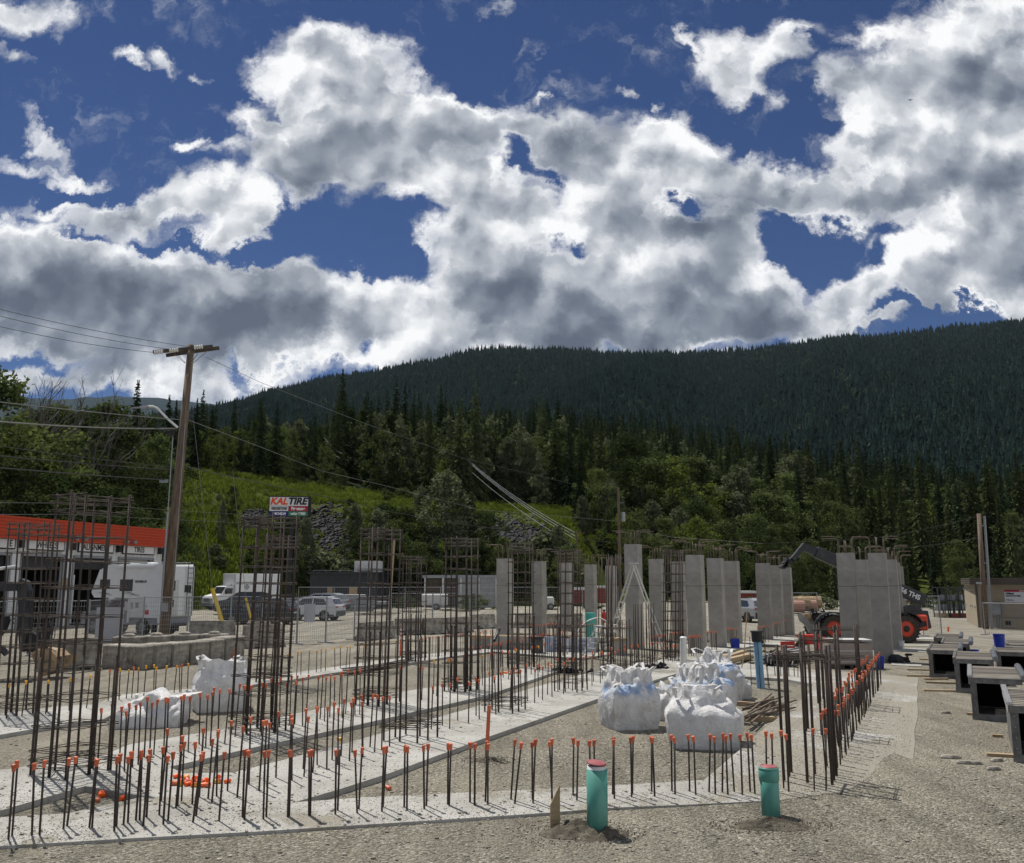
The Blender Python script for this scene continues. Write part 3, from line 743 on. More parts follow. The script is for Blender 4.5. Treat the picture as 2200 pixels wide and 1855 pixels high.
for kind, px, Y, top in front:
    ref = ('by the transformer pole' if px < 1400 else 'behind the middle columns' if px < 1600 else 'behind the telehandler boom' if px < 1800 else 'behind the near columns' if px < 1990 else 'behind the site office')
    dep = ('front', 'second', 'third', 'back')[0 if Y < 129 else 1 if Y < 144 else 2 if Y < 162 else 3]
    tree(kind, px, Y, top, '%s in the %s row %s' % (KW[kind], dep, ref), 'front trees of the wood beyond the site', q.uniform(.85, 1.15), z=max(0, land_z(P(px, top, Y).x / Y, Y)))
# --- forest on the hill: one mass, instanced from points
def scatter(name, pts, meshes, label, cat):
    """one object: points carrying size, turn and kind; geometry nodes put a tree on each"""
    me = bpy.data.meshes.new(name); me.from_pydata([p[0] for p in pts], [], [])
    for nm, typ, vals in (('sc', 'FLOAT_VECTOR', [c for p in pts for c in p[1]]), ('tw', 'FLOAT', [p[2] for p in pts]), ('kd', 'INT', [p[3] for p in pts])):
        a = me.attributes.new(nm, typ, 'POINT'); a.data.foreach_set('vector' if typ == 'FLOAT_VECTOR' else 'value', vals)
    o = bpy.data.objects.new(name, me); COL.objects.link(o)
    g = bpy.data.node_groups.new(name, 'GeometryNodeTree')
    g.interface.new_socket('Geometry', in_out='INPUT', socket_type='NodeSocketGeometry'); g.interface.new_socket('Geometry', in_out='OUTPUT', socket_type='NodeSocketGeometry')
    N = g.nodes; L = g.links
    gi = N.new('NodeGroupInput'); go = N.new('NodeGroupOutput'); ip = N.new('GeometryNodeInstanceOnPoints')
    L.new(gi.outputs[0], ip.inputs['Points'])
    join = N.new('GeometryNodeGeometryToInstance')
    for i_ in range(len(meshes) - 1, -1, -1):
        src = bpy.data.objects.new(name + '_source', meshes[i_])
        oi = N.new('GeometryNodeObjectInfo'); oi.inputs['Object'].default_value = src; oi.inputs['As Instance'].default_value = True
        L.new(oi.outputs['Geometry'], join.inputs[0])
    L.new(join.outputs[0], ip.inputs['Instance']); ip.inputs['Pick Instance'].default_value = True
    for nm, typ, sock in (('kd', 'INT', 'Instance Index'), ('sc', 'FLOAT_VECTOR', 'Scale')):
        na = N.new('GeometryNodeInputNamedAttribute'); na.data_type = typ; na.inputs[0].default_value = nm
        L.new([x for x in na.outputs if x.enabled][0], ip.inputs[sock])
    na = N.new('GeometryNodeInputNamedAttribute'); na.data_type = 'FLOAT'; na.inputs[0].default_value = 'tw'
    cx = N.new('ShaderNodeCombineXYZ'); L.new([x for x in na.outputs if x.enabled][0], cx.inputs[2]); L.new(cx.outputs[0], ip.inputs['Rotation'])
    L.new(ip.outputs[0], go.inputs[0])
    md = o.modifiers.new('trees', 'NODES'); md.node_group = g
    return tag(o, label, cat, kind='stuff')
hillpts = []
for i in range(6000):
    u = q.uniform(U_[1] - .3, UV(2300, 1250)[0]); kn = land_knots(u)
    lo, hi = kn[2][0], kn[3][0] + 50
    Y = lo + (hi - lo) * q.random() ** .8
    px = 1100 + u * FOC * .99
    con = q.random() < interp(Y, [150, 220, 300, 420], [.30, .38, .60, .88]) + (.25 if px > 1800 else 0)
    k = q.choice((0, 1, 2, 0, 3, 4)) if con else q.choice((5, 6, 7, 8, 5))
    s = q.uniform(.5, 1.1) * (1.05 if con else 1.0)
    if px < 720: s *= .70
    z = land_z(u, Y)
    hillpts.append(((u * Y, Y, z - .3), (s * q.uniform(.8, 1.1), s * q.uniform(.8, 1.1), s), q.random() * 6.28, k))
hm = [conifer_mesh(120, 20, 3.4, 30, LM['con_dark'], .4), conifer_mesh(121, 22, 4.0, 30, LM['con_dark'], .4), conifer_mesh(122, 18, 3.0, 28, LM['con_dark'], .3), conifer_mesh(123, 20, 3.9, 30, LM['con_green'], .4), conifer_mesh(124, 17, 3.4, 28, LM['con_green'], .4),
      broadleaf_mesh(130, 13, 4.4, .05, 50, 30, .5, LM['leaf_mid']), broadleaf_mesh(131, 12, 4.2, .05, 50, 30, .5, LM['leaf_bright']), broadleaf_mesh(132, 14, 4.4, .05, 50, 30, .5, LM['leaf_dark']), broadleaf_mesh(133, 16, 3.6, .05, 50, 30, .5, LM['leaf_silver'], 'tall')]
scatter('hill_forest', hillpts, hm, 'mixed forest covering the hill between the site and the mountain', 'forest')
def low_conifer(seed, h, r, m):
    q2 = random.Random(seed); V = []; F = []
    for i in range(9):
        t = i / 9; z = h * (.04 + .9 * t); rr = r * (1 - t) ** .8 + .15
        for k in range(5):
            a = q2.random() * 6.28; o = len(V)
            tip = Vector((0, 0, z + h * .16)); w_ = .65
            V += [tip, Vector((rr * math.cos(a - w_), rr * math.sin(a - w_), z - h * .03)), Vector((rr * 1.15 * math.cos(a), rr * 1.15 * math.sin(a), z - h * .06)), Vector((rr * math.cos(a + w_), rr * math.sin(a + w_), z - h * .03))]
            F.append((o, o + 1, o + 2, o + 3))
    return mk('far_conifer', V, F, m)
mp = []
def mtn_normal_keep(u, t): return True
for i in range(60000):
    u = q.uniform(UV(330, 850)[0], UV(2260, 700)[0]); t = 1 - q.random() ** .75 * .97
    if q.random() < .06: t = 1.0 + q.uniform(-.01, .015)
    z, Y = mtn_z(u, t)
    s = q.uniform(.5, 1.25) * (1 + .25 * mnoise.noise(Vector((u * 14, t * 9, 2))))
    k = 3 if q.random() < .035 + .05 * max(0, mnoise.noise(Vector((u * 30, t * 20, 0)))) else q.choice((0, 1, 2))
    mp.append(((u * Y, Y, z - 5), (s * 1.15, s * 1.15, s), q.random() * 6.28, k))
scatter('mountain_forest', mp, [low_conifer(1, 26, 4.6, LM['mtn']), low_conifer(2, 23, 4.2, LM['mtn']), low_conifer(3, 30, 4.8, LM['mtn']), broadleaf_mesh(140, 18, 7, .05, 16, 14, 2.2, LM['mtn_light'])], 'dense dark conifer forest covering the long mountain', 'forest')
# --- tall grass on the open slope
ROCKS = [(1005, 1108, 1150, 1170), (1060, 1120, 1170, 1180), (630, 1088, 760, 1160), (660, 1110, 775, 1190), (690, 1150, 790, 1215), (520, 1100, 570, 1140)]
gq = random.Random(31)
def tuft(seed, m):
    q2 = random.Random(seed); V = []; F = []
    for i in range(26):
        a = q2.random() * 6.28; r = q2.random() * .45; c = Vector((r * math.cos(a), r * math.sin(a), -.05)); d = Vector((q2.uniform(-.4, .4), q2.uniform(-.4, .4), 1)).normalized()
        rot_quad(V, F, c, d, Vector((math.cos(a), math.sin(a), .1)).normalized(), q2.uniform(.3, .75), q2.uniform(.05, .12))
    return mk('grass_tuft', V, F, m)
LM['grass'] = leaf_mat('grass_blades', (.075, .105, .018), (.170, .205, .045), .4, .3)
gpts = []
for i in range(15000):
    u = gq.uniform(UV(370, 1150)[0], UV(1270, 1150)[0]); kn = land_knots(u); Y = gq.uniform(kn[0][0], kn[2][0] + 3)
    if mnoise.noise(Vector((u * Y * .12, Y * .12, 7))) < gq.uniform(-.5, .15): continue
    pp = PIX((u * Y, Y, land_z(u, Y)))
    if gq.random() < .93 and any(a - 6 < pp[0] < c_ + 6 and b - 6 < pp[1] < d_ + 6 for a, b, c_, d_ in ROCKS): continue
    s = gq.uniform(.5, 1.3); gpts.append(((u * Y, Y, land_z(u, Y)), (s, s, s), gq.random() * 6.28, gq.choice((0, 1))))
scatter('slope_grass', gpts, [tuft(1, LM['grass']), tuft(2, LM['grass'])], 'tall green grass covering the open slope and its bench', 'grass')
# --- scree
def rocks(name, label, spots, n, smin, smax):
    mb = MB(); q = random.Random(len(name) + n)
    for _ in range(n):
        (x0, y0, x1, y1) = q.choice(spots)
        px = q.gauss((x0 + x1) / 2, abs(x1 - x0) * .27); py = q.gauss((y0 + y1) / 2, abs(y1 - y0) * .27)
        d = ray(px, py); u = d.x / d.y; hit = None
        for Y in np.arange(85, 160, .7):
            if EYE + d.z / d.y * Y <= land_z(u, Y): hit = Y; break
        if hit is None: continue
        c = Vector((u * hit, hit, land_z(u, hit))); s = q.uniform(smin, smax) * (1 if q.random() < .85 else 1.7)
        vs = [Vector((a, b, c_)) for a, b, c_ in ((1, 0, 0), (-1, 0, 0), (0, 1, 0), (0, -1, 0), (0, 0, 1), (0, 0, -1), (.7, .7, .5), (-.7, .6, .6), (.6, -.7, .6))]
        vs = [c + Vector((v.x * q.uniform(.6, 1.2), v.y * q.uniform(.6, 1.2), v.z * q.uniform(.35, .6))) * s for v in vs]
        mb.add(vs, [(0, 6, 4), (6, 2, 4), (2, 7, 4), (7, 1, 4), (1, 3, 4), (3, 8, 4), (8, 0, 4), (0, 2, 6), (0, 5, 2), (2, 1, 7), (2, 5, 1), (1, 5, 3), (0, 8, 3), (3, 5, 0)])
    return tag(mb.build(name, M['rock'], fix=False), label, 'rocks', kind='stuff')
rocks('rock_scree', 'dark broken rock spilling down the grassy slope', ROCKS, 4200, .16, .46)
# ================================================================ the building site
GRID = R(-26)                                   # the footings run 26 degrees off the line of sight
def za(x, y): return (x / 3.493, 1350 + y / 3.493)            # reading notes: zoomed crops of the photograph
def zb(x, y): return (500 + x / 3.493, 1350 + y / 3.493)
def zc(x, y): return (1000 + x / 3.494, 1350 + y / 3.494)
def zd(x, y): return (1450 + x / 4.41, 1350 + y / 4.41)
def ze(x, y): return (1750 + x / 3.493, 1350 + y / 3.493)
def zf(x, y): return (1960 + x / 7.35, 1320 + y / 7.35)
def z1(x, y): return (x / 3.804, 1050 + y / 3.804)
def z2(x, y): return (500 + x / 3.804, 1050 + y / 3.804)
def z3(x, y): return (1000 + x / 5.04, 1100 + y / 5.04)
def z4(x, y): return (1350 + x / 4.865, 1120 + y / 4.865)
def z5(x, y): return (1750 + x / 4.649, 1080 + y / 4.649)
TOPZ = .07
def footing_material(name, dirt):
    m = bpy.data.materials.new(name); m.use_nodes = True; w = NT(m.node_tree)
    out = w.n('ShaderNodeOutputMaterial'); b = w.n('ShaderNodeBsdfPrincipled')
    co = w.n('ShaderNodeTexCoord').outputs['Object']
    n = w.noise(co, .9, 6, .6); n2 = w.noise(co, 4.5, 7, .72); fine = w.noise(co, 55, 3, .7)
    c = w.ramp(n, [(.3, (.27, .263, .238)), (.5, (.36, .353, .325)), (.7, (.43, .425, .40))])
    c = w.mix(w.mapr(n2, .50, .68, 0, .6), c, (.26, .25, .22, 1))
    vo = w.n('ShaderNodeTexVoronoi'); w.l(co, vo.inputs['Vector']); vo.inputs['Scale'].default_value = 40
    vs = w.n('ShaderNodeSeparateColor'); w.l(vo.outputs['Color'], vs.inputs[0])
    # crumbs of gravel spilled over the slab: single stones, denser in drifts
    drift = w.mapr(w.noise(co, .75, 5, .6), .60 - dirt, .80 - dirt, -.15, 1.0)
    st = w.math('MULTIPLY', w.mapr(vo.outputs['Distance'], .30, .22, 0, 1), w.math('GREATER_THAN', drift, vs.outputs[0]))
    c = w.mix(st, c, w.ramp(vs.outputs[1], [(0, (.08, .074, .06)), (1, (.30, .28, .23))]))
    solid = w.mapr(w.math('MULTIPLY_ADD', w.noise(co, 9, 5, .7), .3, w.noise(co, .55, 6, .62)), .80 - dirt, .86 - dirt, 0, .92)
    c = w.mix(solid, c, w.mix(fine, (.15, .138, .11, 1), (.36, .335, .275, 1)))
    w.put(b.inputs['Base Color'], c); b.inputs['Roughness'].default_value = .9; b.inputs['Specular IOR Level'].default_value = .2
    bp = w.n('ShaderNodeBump'); bp.inputs['Strength'].default_value = .5; bp.inputs['Distance'].default_value = .015
    w.l(w.math('ADD', w.math('MULTIPLY', st, 1.0), w.math('ADD', w.noise(co, 16, 5, .6), solid)), bp.inputs['Height']); w.l(bp.outputs[0], b.inputs['Normal'])
    w.l(b.outputs[0], out.inputs[0]); return m
M['slab'] = footing_material('fresh_concrete', .05); M['slab_dirty'] = footing_material('gravel_strewn_concrete', .24)
M['slab_edge'] = footing_material('dusty_concrete', .12)
def slab(poly, m, dz=0.0, name='footing'):
    from mathutils.geometry import tessellate_polygon
    z = TOPZ + dz; pts = []
    for i in range(len(poly)):                   # a few wobbles along each edge
        p_, q_ = poly[i], poly[(i + 1) % len(poly)]
        a = G(p_[0], p_[1], p_[2] if len(p_) > 2 else z); b = G(q_[0], q_[1], q_[2] if len(q_) > 2 else z); pts.append(a)
        n = int((b - a).length / 1.3)
        for k in range(1, n):
            p = a.lerp(b, k / n); s_ = mnoise.noise(p * 1.7) * (.035 if a.z > .03 or b.z > .03 else .07); d = (b - a).normalized()
            pts.append(p + Vector((-d.y, d.x, 0)) * s_)
    tri = tessellate_polygon([pts]); n = len(pts)
    mb = MB(); mb.v = [tuple(p) for p in pts] + [(p.x, p.y, -.2) for p in pts]
    mb.f = [tuple(t) for t in tri] + [(i, (i + 1) % n, (i + 1) % n + n, i + n) for i in range(n)]
    return tag(mb.build(name, m), kind='structure')
slab([(-260, 1834, .03), (0, 1818, .03), (286, 1801, .03), (550, 1787, .032), (1050, 1755, .032), (1183, 1746, .03), (1306, 1736, .028), (1500, 1728, .02), (1513, 1676), (1306, 1688), (1050, 1701), (786, 1713), (632, 1724), (309, 1712), (143, 1748), (0, 1756), (-260, 1775)], M['slab_edge'])
slab([(-260, 1765), (0, 1742), (183, 1689), (309, 1712), (364, 1648), (550, 1605), (763, 1559), (1050, 1493), (1200, 1441), (1134, 1433), (1050, 1456), (843, 1490), (609, 1539), (510, 1562), (280, 1599), (223, 1622), (0, 1655), (-260, 1695)], M['slab'], .004)
slab([(309, 1712), (632, 1724), (729, 1696), (835, 1662), (1044, 1585), (1177, 1539), (1292, 1499), (1412, 1460), (1455, 1447), (1420, 1418), (1257, 1447), (1114, 1487), (1000, 1525), (838, 1570), (758, 1593), (609, 1633), (500, 1660), (395, 1662), (364, 1648)], M['slab'], .002)
slab([(1455, 1447), (1570, 1452), (1686, 1459), (1745, 1470), (1760, 1440), (1620, 1428), (1560, 1415), (1500, 1402), (1420, 1418)], M['slab_edge'], .004)
slab([(1500, 1728, .02), (1513, 1676), (1595, 1606), (1688, 1529), (1742, 1487), (1745, 1470), (1760, 1440), (1973, 1456, .012), (1972, 1522, .012), (1962, 1633, .006), (1920, 1618, .004), (1895, 1632, .003), (1870, 1668, .003), (1820, 1700, .003), (1677, 1719, .008)], M['slab_dirty'], .002)
slab([(-260, 1615), (0, 1579), (97, 1562), (223, 1545), (252, 1530), (400, 1500), (551, 1470), (603, 1465), (700, 1448), (886, 1424), (960, 1412), (1060, 1400), (1060, 1393), (900, 1407), (760, 1427), (603, 1450), (520, 1462), (415, 1480), (258, 1493), (206, 1513), (94, 1519), (0, 1533), (-260, 1560)], M['slab'])
for p in ([(1480, 1398), (1560, 1400), (1640, 1383), (1640, 1376), (1560, 1380), (1470, 1384)], [(1620, 1385), (1700, 1388), (1760, 1376), (1700, 1366), (1640, 1368)],
          [(1935, 1373, .02), (2006, 1374, .02), (2006, 1369, .02), (1935, 1368, .02)], [(1935, 1388, .02), (2000, 1389, .02), (2000, 1384, .02), (1935, 1383, .02)], [(1915, 1399, .02), (1990, 1401, .02), (1990, 1394, .02), (1915, 1392, .02)], [(1915, 1429, .02), (1980, 1432, .02), (1980, 1427, .02), (1915, 1424, .02)],
          [(1060, 1400), (1250, 1415), (1330, 1402), (1330, 1392), (1060, 1386)]):
    slab(p, M['slab_edge'], .001)

# ---------------------------------------------------------------- rebar dowels with caps
def bar_mesh(name, h, r, m, n=6):
    mb = MB(); mb.tube([(0, 0, -.05), (0, 0, h)], r, n); me = bpy.data.meshes.new(name); me.from_pydata(mb.v, [], mb.f); me.materials.append(m); me.update()
    me.polygons.foreach_set('use_smooth', [len(p.vertices) == 4 for p in me.polygons]); return me
DOWEL = {h: bar_mesh('rebar_dowel', h / 100, .0115, M['rebar']) for h in (55, 65, 75, 85)}
def cap_mesh(m):
    mb = MB(); mb.lathe([(.0205, -.014), (.0225, .012), (.0235, .036), (.0285, .038), (.0290, .046), (.0235, .056), (.006, .060)], 12)
    me = bpy.data.meshes.new('cap'); me.from_pydata(mb.v, [], mb.f); me.materials.append(m); me.update(); return me
CAP = {k: cap_mesh(M[k]) for k in ('cap_orange', 'cap_yellow', 'cap_bright')}
NDOW = [0]
def dowel(base, top, label, group, cap='cap_orange', z0=TOPZ):
    base = Vector((base.x, base.y, z0)); d = top - base; h = d.length
    hk = min(DOWEL, key=lambda k: abs(k / 100 - h))
    o = bpy.data.objects.new('rebar_dowel', DOWEL[hk]); COL.objects.link(o); o.location = base
    o.rotation_mode = 'QUATERNION'; o.rotation_quaternion = d.to_track_quat('Z', 'Y') @ Matrix.Rotation(rng.random() * 6, 4, 'Z').to_quaternion()
    o.scale = (1, 1, h / (hk / 100)); tag(o, label, 'rebar', group)
    if cap:
        c = bpy.data.objects.new('cap', CAP[cap]); COL.objects.link(c); c.parent = o; c.location = (0, 0, hk / 100 - .038)
        c.scale = (rng.uniform(.78, .9),) * 2 + (rng.uniform(.95, 1.1),); c.rotation_euler = (rng.uniform(-.14, .14), rng.uniform(-.14, .14), rng.random() * 6)
    NDOW[0] += 1; return o
FG = 'capped dowels of the front footing'
front = []
for fn, rows in ((za, [(105,1035,65,1560),(132,1010,92,1535),(258,1025,240,1530),(332,1005,298,1530),(518,990,477,1490),(568,975,505,1470),(722,995,672,1480),(726,998,692,1480),(878,980,858,1500),(902,960,874,1470),(965,980,928,1460),(985,940,960,1445),(1058,950,1020,1430),(1066,932,1048,1430),(1117,965,1076,1465),(1130,925,1100,1410),(1225,905,1195,1395),(1257,970,1226,1455),(1300,945,1262,1430),(1360,890,1320,1350),(1382,865,1362,1300),(1467,870,1442,1320),(1512,960,1450,1440),(1528,942,1472,1400),(1595,845,1562,1280),(1683,940,1645,1430),(1838,925,1820,1400),(1868,930,1835,1410)]),
                 (zb, [(92,925,75,1405),(122,930,88,1420),(243,935,230,1415),(270,930,252,1400),(430,932,413,1400),(438,930,424,1396),(574,930,571,1390),(592,926,582,1388),(776,925,770,1380),(803,910,788,1355),(918,928,933,1370),(970,905,947,1345),(1135,905,1120,1360),(1155,900,1128,1330),(1292,890,1287,1330),(1312,900,1307,1350),(1432,893,1437,1340),(1467,880,1453,1320),(1617,875,1614,1310),(1637,880,1625,1320),(1783,868,1780,1295),(1818,880,1816,1310)]),
                 (zc, [(35,865,35,1295),(72,880,68,1315),(163,860,150,1290),(168,880,168,1310),(370,850,342,1275),(418,872,372,1300),(500,865,503,1275),(525,848,508,1295),(630,862,652,1285),(650,842,648,1265),(812,838,808,1245),(845,855,837,1275),(930,857,945,1265),(965,850,970,1270),(1112,830,1105,1235),(1113,848,1118,1262),(1240,830,1248,1250),(1258,820,1253,1230),(1397,825,1398,1215),(1402,830,1420,1245),(1545,812,1550,1210),(1570,832,1573,1230),(1673,808,1683,1210),(1712,822,1728,1230)]),
                 (zd, [(334,1018,325,1520),(374,1040,382,1535),(455,1010,450,1515),(480,1035,500,1535),(525,1012,560,1510),(620,1025,638,1540),(686,1005,712,1510),(726,1025,756,1530),(862,992,870,1490),(918,1010,930,1500),(1002,985,1030,1480),(1052,1018,1078,1512),(1308,965,1320,1490),(1430,965,1433,1490)])):
    for tx, ty, bx_, by_ in rows:
        front.append((fn(bx_, by_), fn(tx, ty)))
front.sort(key=lambda r_: r_[1][0])
def ordinal(i):
    ones = ['', 'first', 'second', 'third', 'fourth', 'fifth', 'sixth', 'seventh', 'eighth', 'ninth', 'tenth', 'eleventh', 'twelfth', 'thirteenth', 'fourteenth', 'fifteenth', 'sixteenth', 'seventeenth', 'eighteenth', 'nineteenth']
    tens = {20: 'twent', 30: 'thirt', 40: 'fort', 50: 'fift', 60: 'sixt', 70: 'sevent', 80: 'eight', 90: 'ninet'}
    if i < 20: return ones[i]
    return tens[i // 10 * 10] + ('ieth' if i % 10 == 0 else 'y-' + ones[i % 10])
for i, (b, t) in enumerate(front):
    g = G(*b, TOPZ); tp = P(t[0], t[1], g.y)
    dowel(g, tp, 'capped bar in the front dowel row', FG, None if abs(t[0] - 729.9) < .3 else 'cap_orange')
def row(pts, n, h, label, group, cap='cap_orange', off=0.0, jit=.03, lean=.03, pair=0.0):
    gp = [G(*p, TOPZ) for p in pts]; L = [0]
    for a, b in zip(gp, gp[1:]): L.append(L[-1] + (b - a).length)
    for i in range(n):
        s_ = L[-1] * (i + .5) / n + rng.uniform(-jit, jit) * 3
        k = max(j for j in range(len(gp) - 1) if L[j] <= max(0, s_)) if s_ > 0 else 0
        t = (s_ - L[k]) / (L[k + 1] - L[k]); p = gp[k].lerp(gp[k + 1], t); d = (gp[k + 1] - gp[k]).normalized()
        nrm = Vector((-d.y, d.x, 0)); side = off + (pair * (-1) ** i) / 2
        p = p + nrm * (side + rng.uniform(-jit, jit))
        cp = cap if isinstance(cap, str) else rng.choice(cap)
        dowel(p, p + Vector((rng.uniform(-lean, lean), rng.uniform(-lean, lean), h * rng.uniform(.94, 1.05))), label, group, cp)
row([(225, 1665), (300, 1634), (379, 1615), (697, 1547), (769, 1533)], 46, .80, 'orange-capped bar of the second footing strip', 'capped dowels of the second strip', pair=.28)
row([(860, 1511), (960, 1488), (1050, 1467), (1200, 1433)], 24, .72, 'capped bar at the far part of the second strip', 'capped dowels of the second strip', ('cap_orange', 'cap_yellow', 'cap_orange'), pair=.28)
row([(350, 1728), (470, 1716), (603, 1675), (750, 1629), (830, 1600)], 30, .78, 'orange-capped bar of the long middle strip', 'capped dowels of the long middle strip', pair=.3)
row([(930, 1573), (1010, 1547), (1123, 1513), (1237, 1479), (1343, 1450), (1420, 1429)], 46, .72, 'orange-capped bar at the far part of the middle strip', 'capped dowels of the long middle strip', pair=.3)
row([(226, 1507), (345, 1492), (430, 1482)], 14, .62, 'yellow-capped bar between block wall and bulk bags', 'yellow-capped dowels by the block wall', ('cap_yellow', 'cap_yellow', 'cap_orange'))
row([(612, 1456), (782, 1429), (880, 1418)], 20, .62, 'yellow-capped bar beside the bundle of steel', 'yellow-capped dowels by the steel bundle', 'cap_yellow')
row([(0, 1545), (90, 1535), (200, 1520)], 6, .62, 'yellow-capped bar beside the outermost tall cage', 'yellow-capped dowels by the block wall', 'cap_yellow')
row([(1795, 1655), (1840, 1560), (1893, 1464)], 38, .70, 'capped bar in the outer row of the fence-like line', 'capped dowels along the footing nearest the column forms')
row([(1772, 1655), (1815, 1560), (1868, 1468)], 34, .70, 'capped bar in the inner row of the fence-like line', 'capped dowels along the footing nearest the column forms')
row([(1660, 1452), (1747, 1456)], 7, .62, 'orange-capped bar in front of the grey form pile', 'capped dowels by the form pile')
# the small far ones, too many to tell apart
def far_dowels():
    bars = MB(); caps = MB()
    for pts, n, h in ((((1481, 1410), (1504, 1408)), 11, .66), (((1519, 1398), (1544, 1396)), 9, .66), (((1562, 1388), (1582, 1387)), 9, .66), (((1631, 1382), (1650, 1380)), 8, .66), (((1660, 1371), (1675, 1370)), 7, .66), (((1683, 1365), (1691, 1364)), 5, .66),
                      (((900, 1416), (1010, 1402)), 22, .66), (((1010, 1398), (1060, 1392)), 8, .66), (((1140, 1372), (1172, 1372)), 9, .6), (((1172, 1369), (1200, 1369)), 14, .6), (((1240, 1372), (1330, 1380)), 16, .66), (((1345, 1385), (1390, 1392)), 12, .7),
                      (((1130, 1425), (1220, 1408)), 24, .8), (((1010, 1450), (1130, 1420)), 22, .7), (((1400, 1412), (1470, 1395)), 24, .66), (((1420, 1428), (1475, 1416)), 8, .5), (((1380, 1372), (1410, 1370)), 8, .66)):
        a, b = G(*pts[0], TOPZ), G(*pts[1], TOPZ)
        for i in range(n):
            p = a.lerp(b, (i + rng.random() * .6) / n) + Vector((rng.uniform(-.05, .05), rng.uniform(-.15, .15), 0)); t = p + Vector((rng.uniform(-.02, .02), 0, h * rng.uniform(.95, 1.04)))
            bars.tube([p, t], .0095, 4); caps.lathe([(.018, -.04), (.019, 0), (.029, .002), (.026, .018)], 7, t)
    r_ = thing('distant_dowels', 'many small orange-capped bars round the feet of the far columns', 'rebar'); r_['kind'] = 'stuff'
    bars.build('bar', M['rebar'], r_)['kind'] = 'stuff'; caps.build('cap', M['cap_orange'], r_)['kind'] = 'stuff'
far_dowels()
# loose caps dropped on the concrete
LC = [(za, [(1308,1172,'o'),(1340,1215,'o'),(1352,1232,'y'),(1372,1180,'o'),(1385,1222,'b'),(1402,1175,'y'),(1400,1205,'b'),(1420,1228,'o'),(1432,1215,'b'),(1445,1232,'o'),(1462,1190,'o'),(1478,1215,'b'),(1480,1180,'o'),(1497,1210,'o'),(1508,1240,'o'),(1520,1218,'b'),(1545,1195,'o'),(1540,1240,'b'),(1605,1210,'y'),(1628,1182,'o'),(1640,1210,'b'),(1718,1205,'o'),(1322,1225,'b'),(1468,1238,'y')], 'loose cap in the orange heap on the slab'),
      (za, [(708,1305,'b'),(755,1272,'o'),(780,1270,'o'),(930,1262,'b'),(948,1268,'o'),(968,1265,'b'),(905,1300,'o'),(985,1270,'b')], 'loose orange cap lying in the three-cornered gravel pit'),
      (zb, [(1157,1212,'b')], 'single bright orange cap on the gravel inside the front corner'), (zb, [(790,878,'y')], 'single yellow cap on the long middle strip'),
      (zc, [(255,365,'y'),(270,372,'b'),(290,360,'y'),(312,362,'o'),(330,370,'b'),(350,358,'o'),(372,362,'y'),(392,358,'b'),(410,362,'o')], 'loose cap in the small far heap on the second strip')]
for fn, L_, lab in LC:
    for x, y, k in L_:
        g = G(*fn(x, y)); o = bpy.data.objects.new('safety_plug', CAP[{'o': 'cap_bright', 'b': 'cap_orange', 'y': 'cap_yellow'}[k]]); COL.objects.link(o)
        zz = 0 if 'pit' in lab or 'gravel inside' in lab else TOPZ
        o.location = (g.x, g.y, zz + .03); o.scale = (1.2, 1.2, 1.1); o.rotation_euler = (rng.uniform(1.2, 1.9), rng.uniform(-.4, .4), rng.random() * 6); tag(o, lab, 'rebar cap', 'loose rebar caps')

# ---------------------------------------------------------------- rebar cages
def tie_mesh(w, r=.006, over=.06):
    mb = MB(); h = w / 2
    for a, b in (((-h - over, -h), (h + over * .4, -h)), ((h, -h - over * .4), (h, h + over)), ((h + over, h), (-h, h)), ((-h, h + over * .5), (-h, -h))): mb.tube([(a[0], a[1], 0), (b[0], b[1], 0)], r, 5)
    for a, b in (((-h - over * .6, h), (h + over, h)), ((-h, -h - over), (-h, h + over * .4)), ((-h - over, -h), (h, -h))): mb.tube([(a[0], a[1], .024), (b[0], b[1], .030)], r, 5)
    mb.tube([(-h, 0, .008), (0, h, .008), (h, 0, .008), (0, -h, .008), (-h, 0, .008)], r, 5)
    me = bpy.data.meshes.new('tie'); me.from_pydata(mb.v, [], mb.f); me.materials.append(M['tie']); me.update(); return me
def vbar_mesh(H, r, lap):
    mb = MB(); mb.tube([(0, 0, -.05), (0, 0, H * .5), (0, 0, H)], r, 7)
    if lap: mb.tube([(r * 2.0, .004, -.05), (r * 2.0, .004, lap)], r, 7)
    me = bpy.data.meshes.new('vertical_bar'); me.from_pydata(mb.v, [], mb.f); me.materials.append(M['rebar']); me.update()
    me.polygons.foreach_set('use_smooth', [len(p.vertices) == 4 for p in me.polygons]); return me
CM = {}
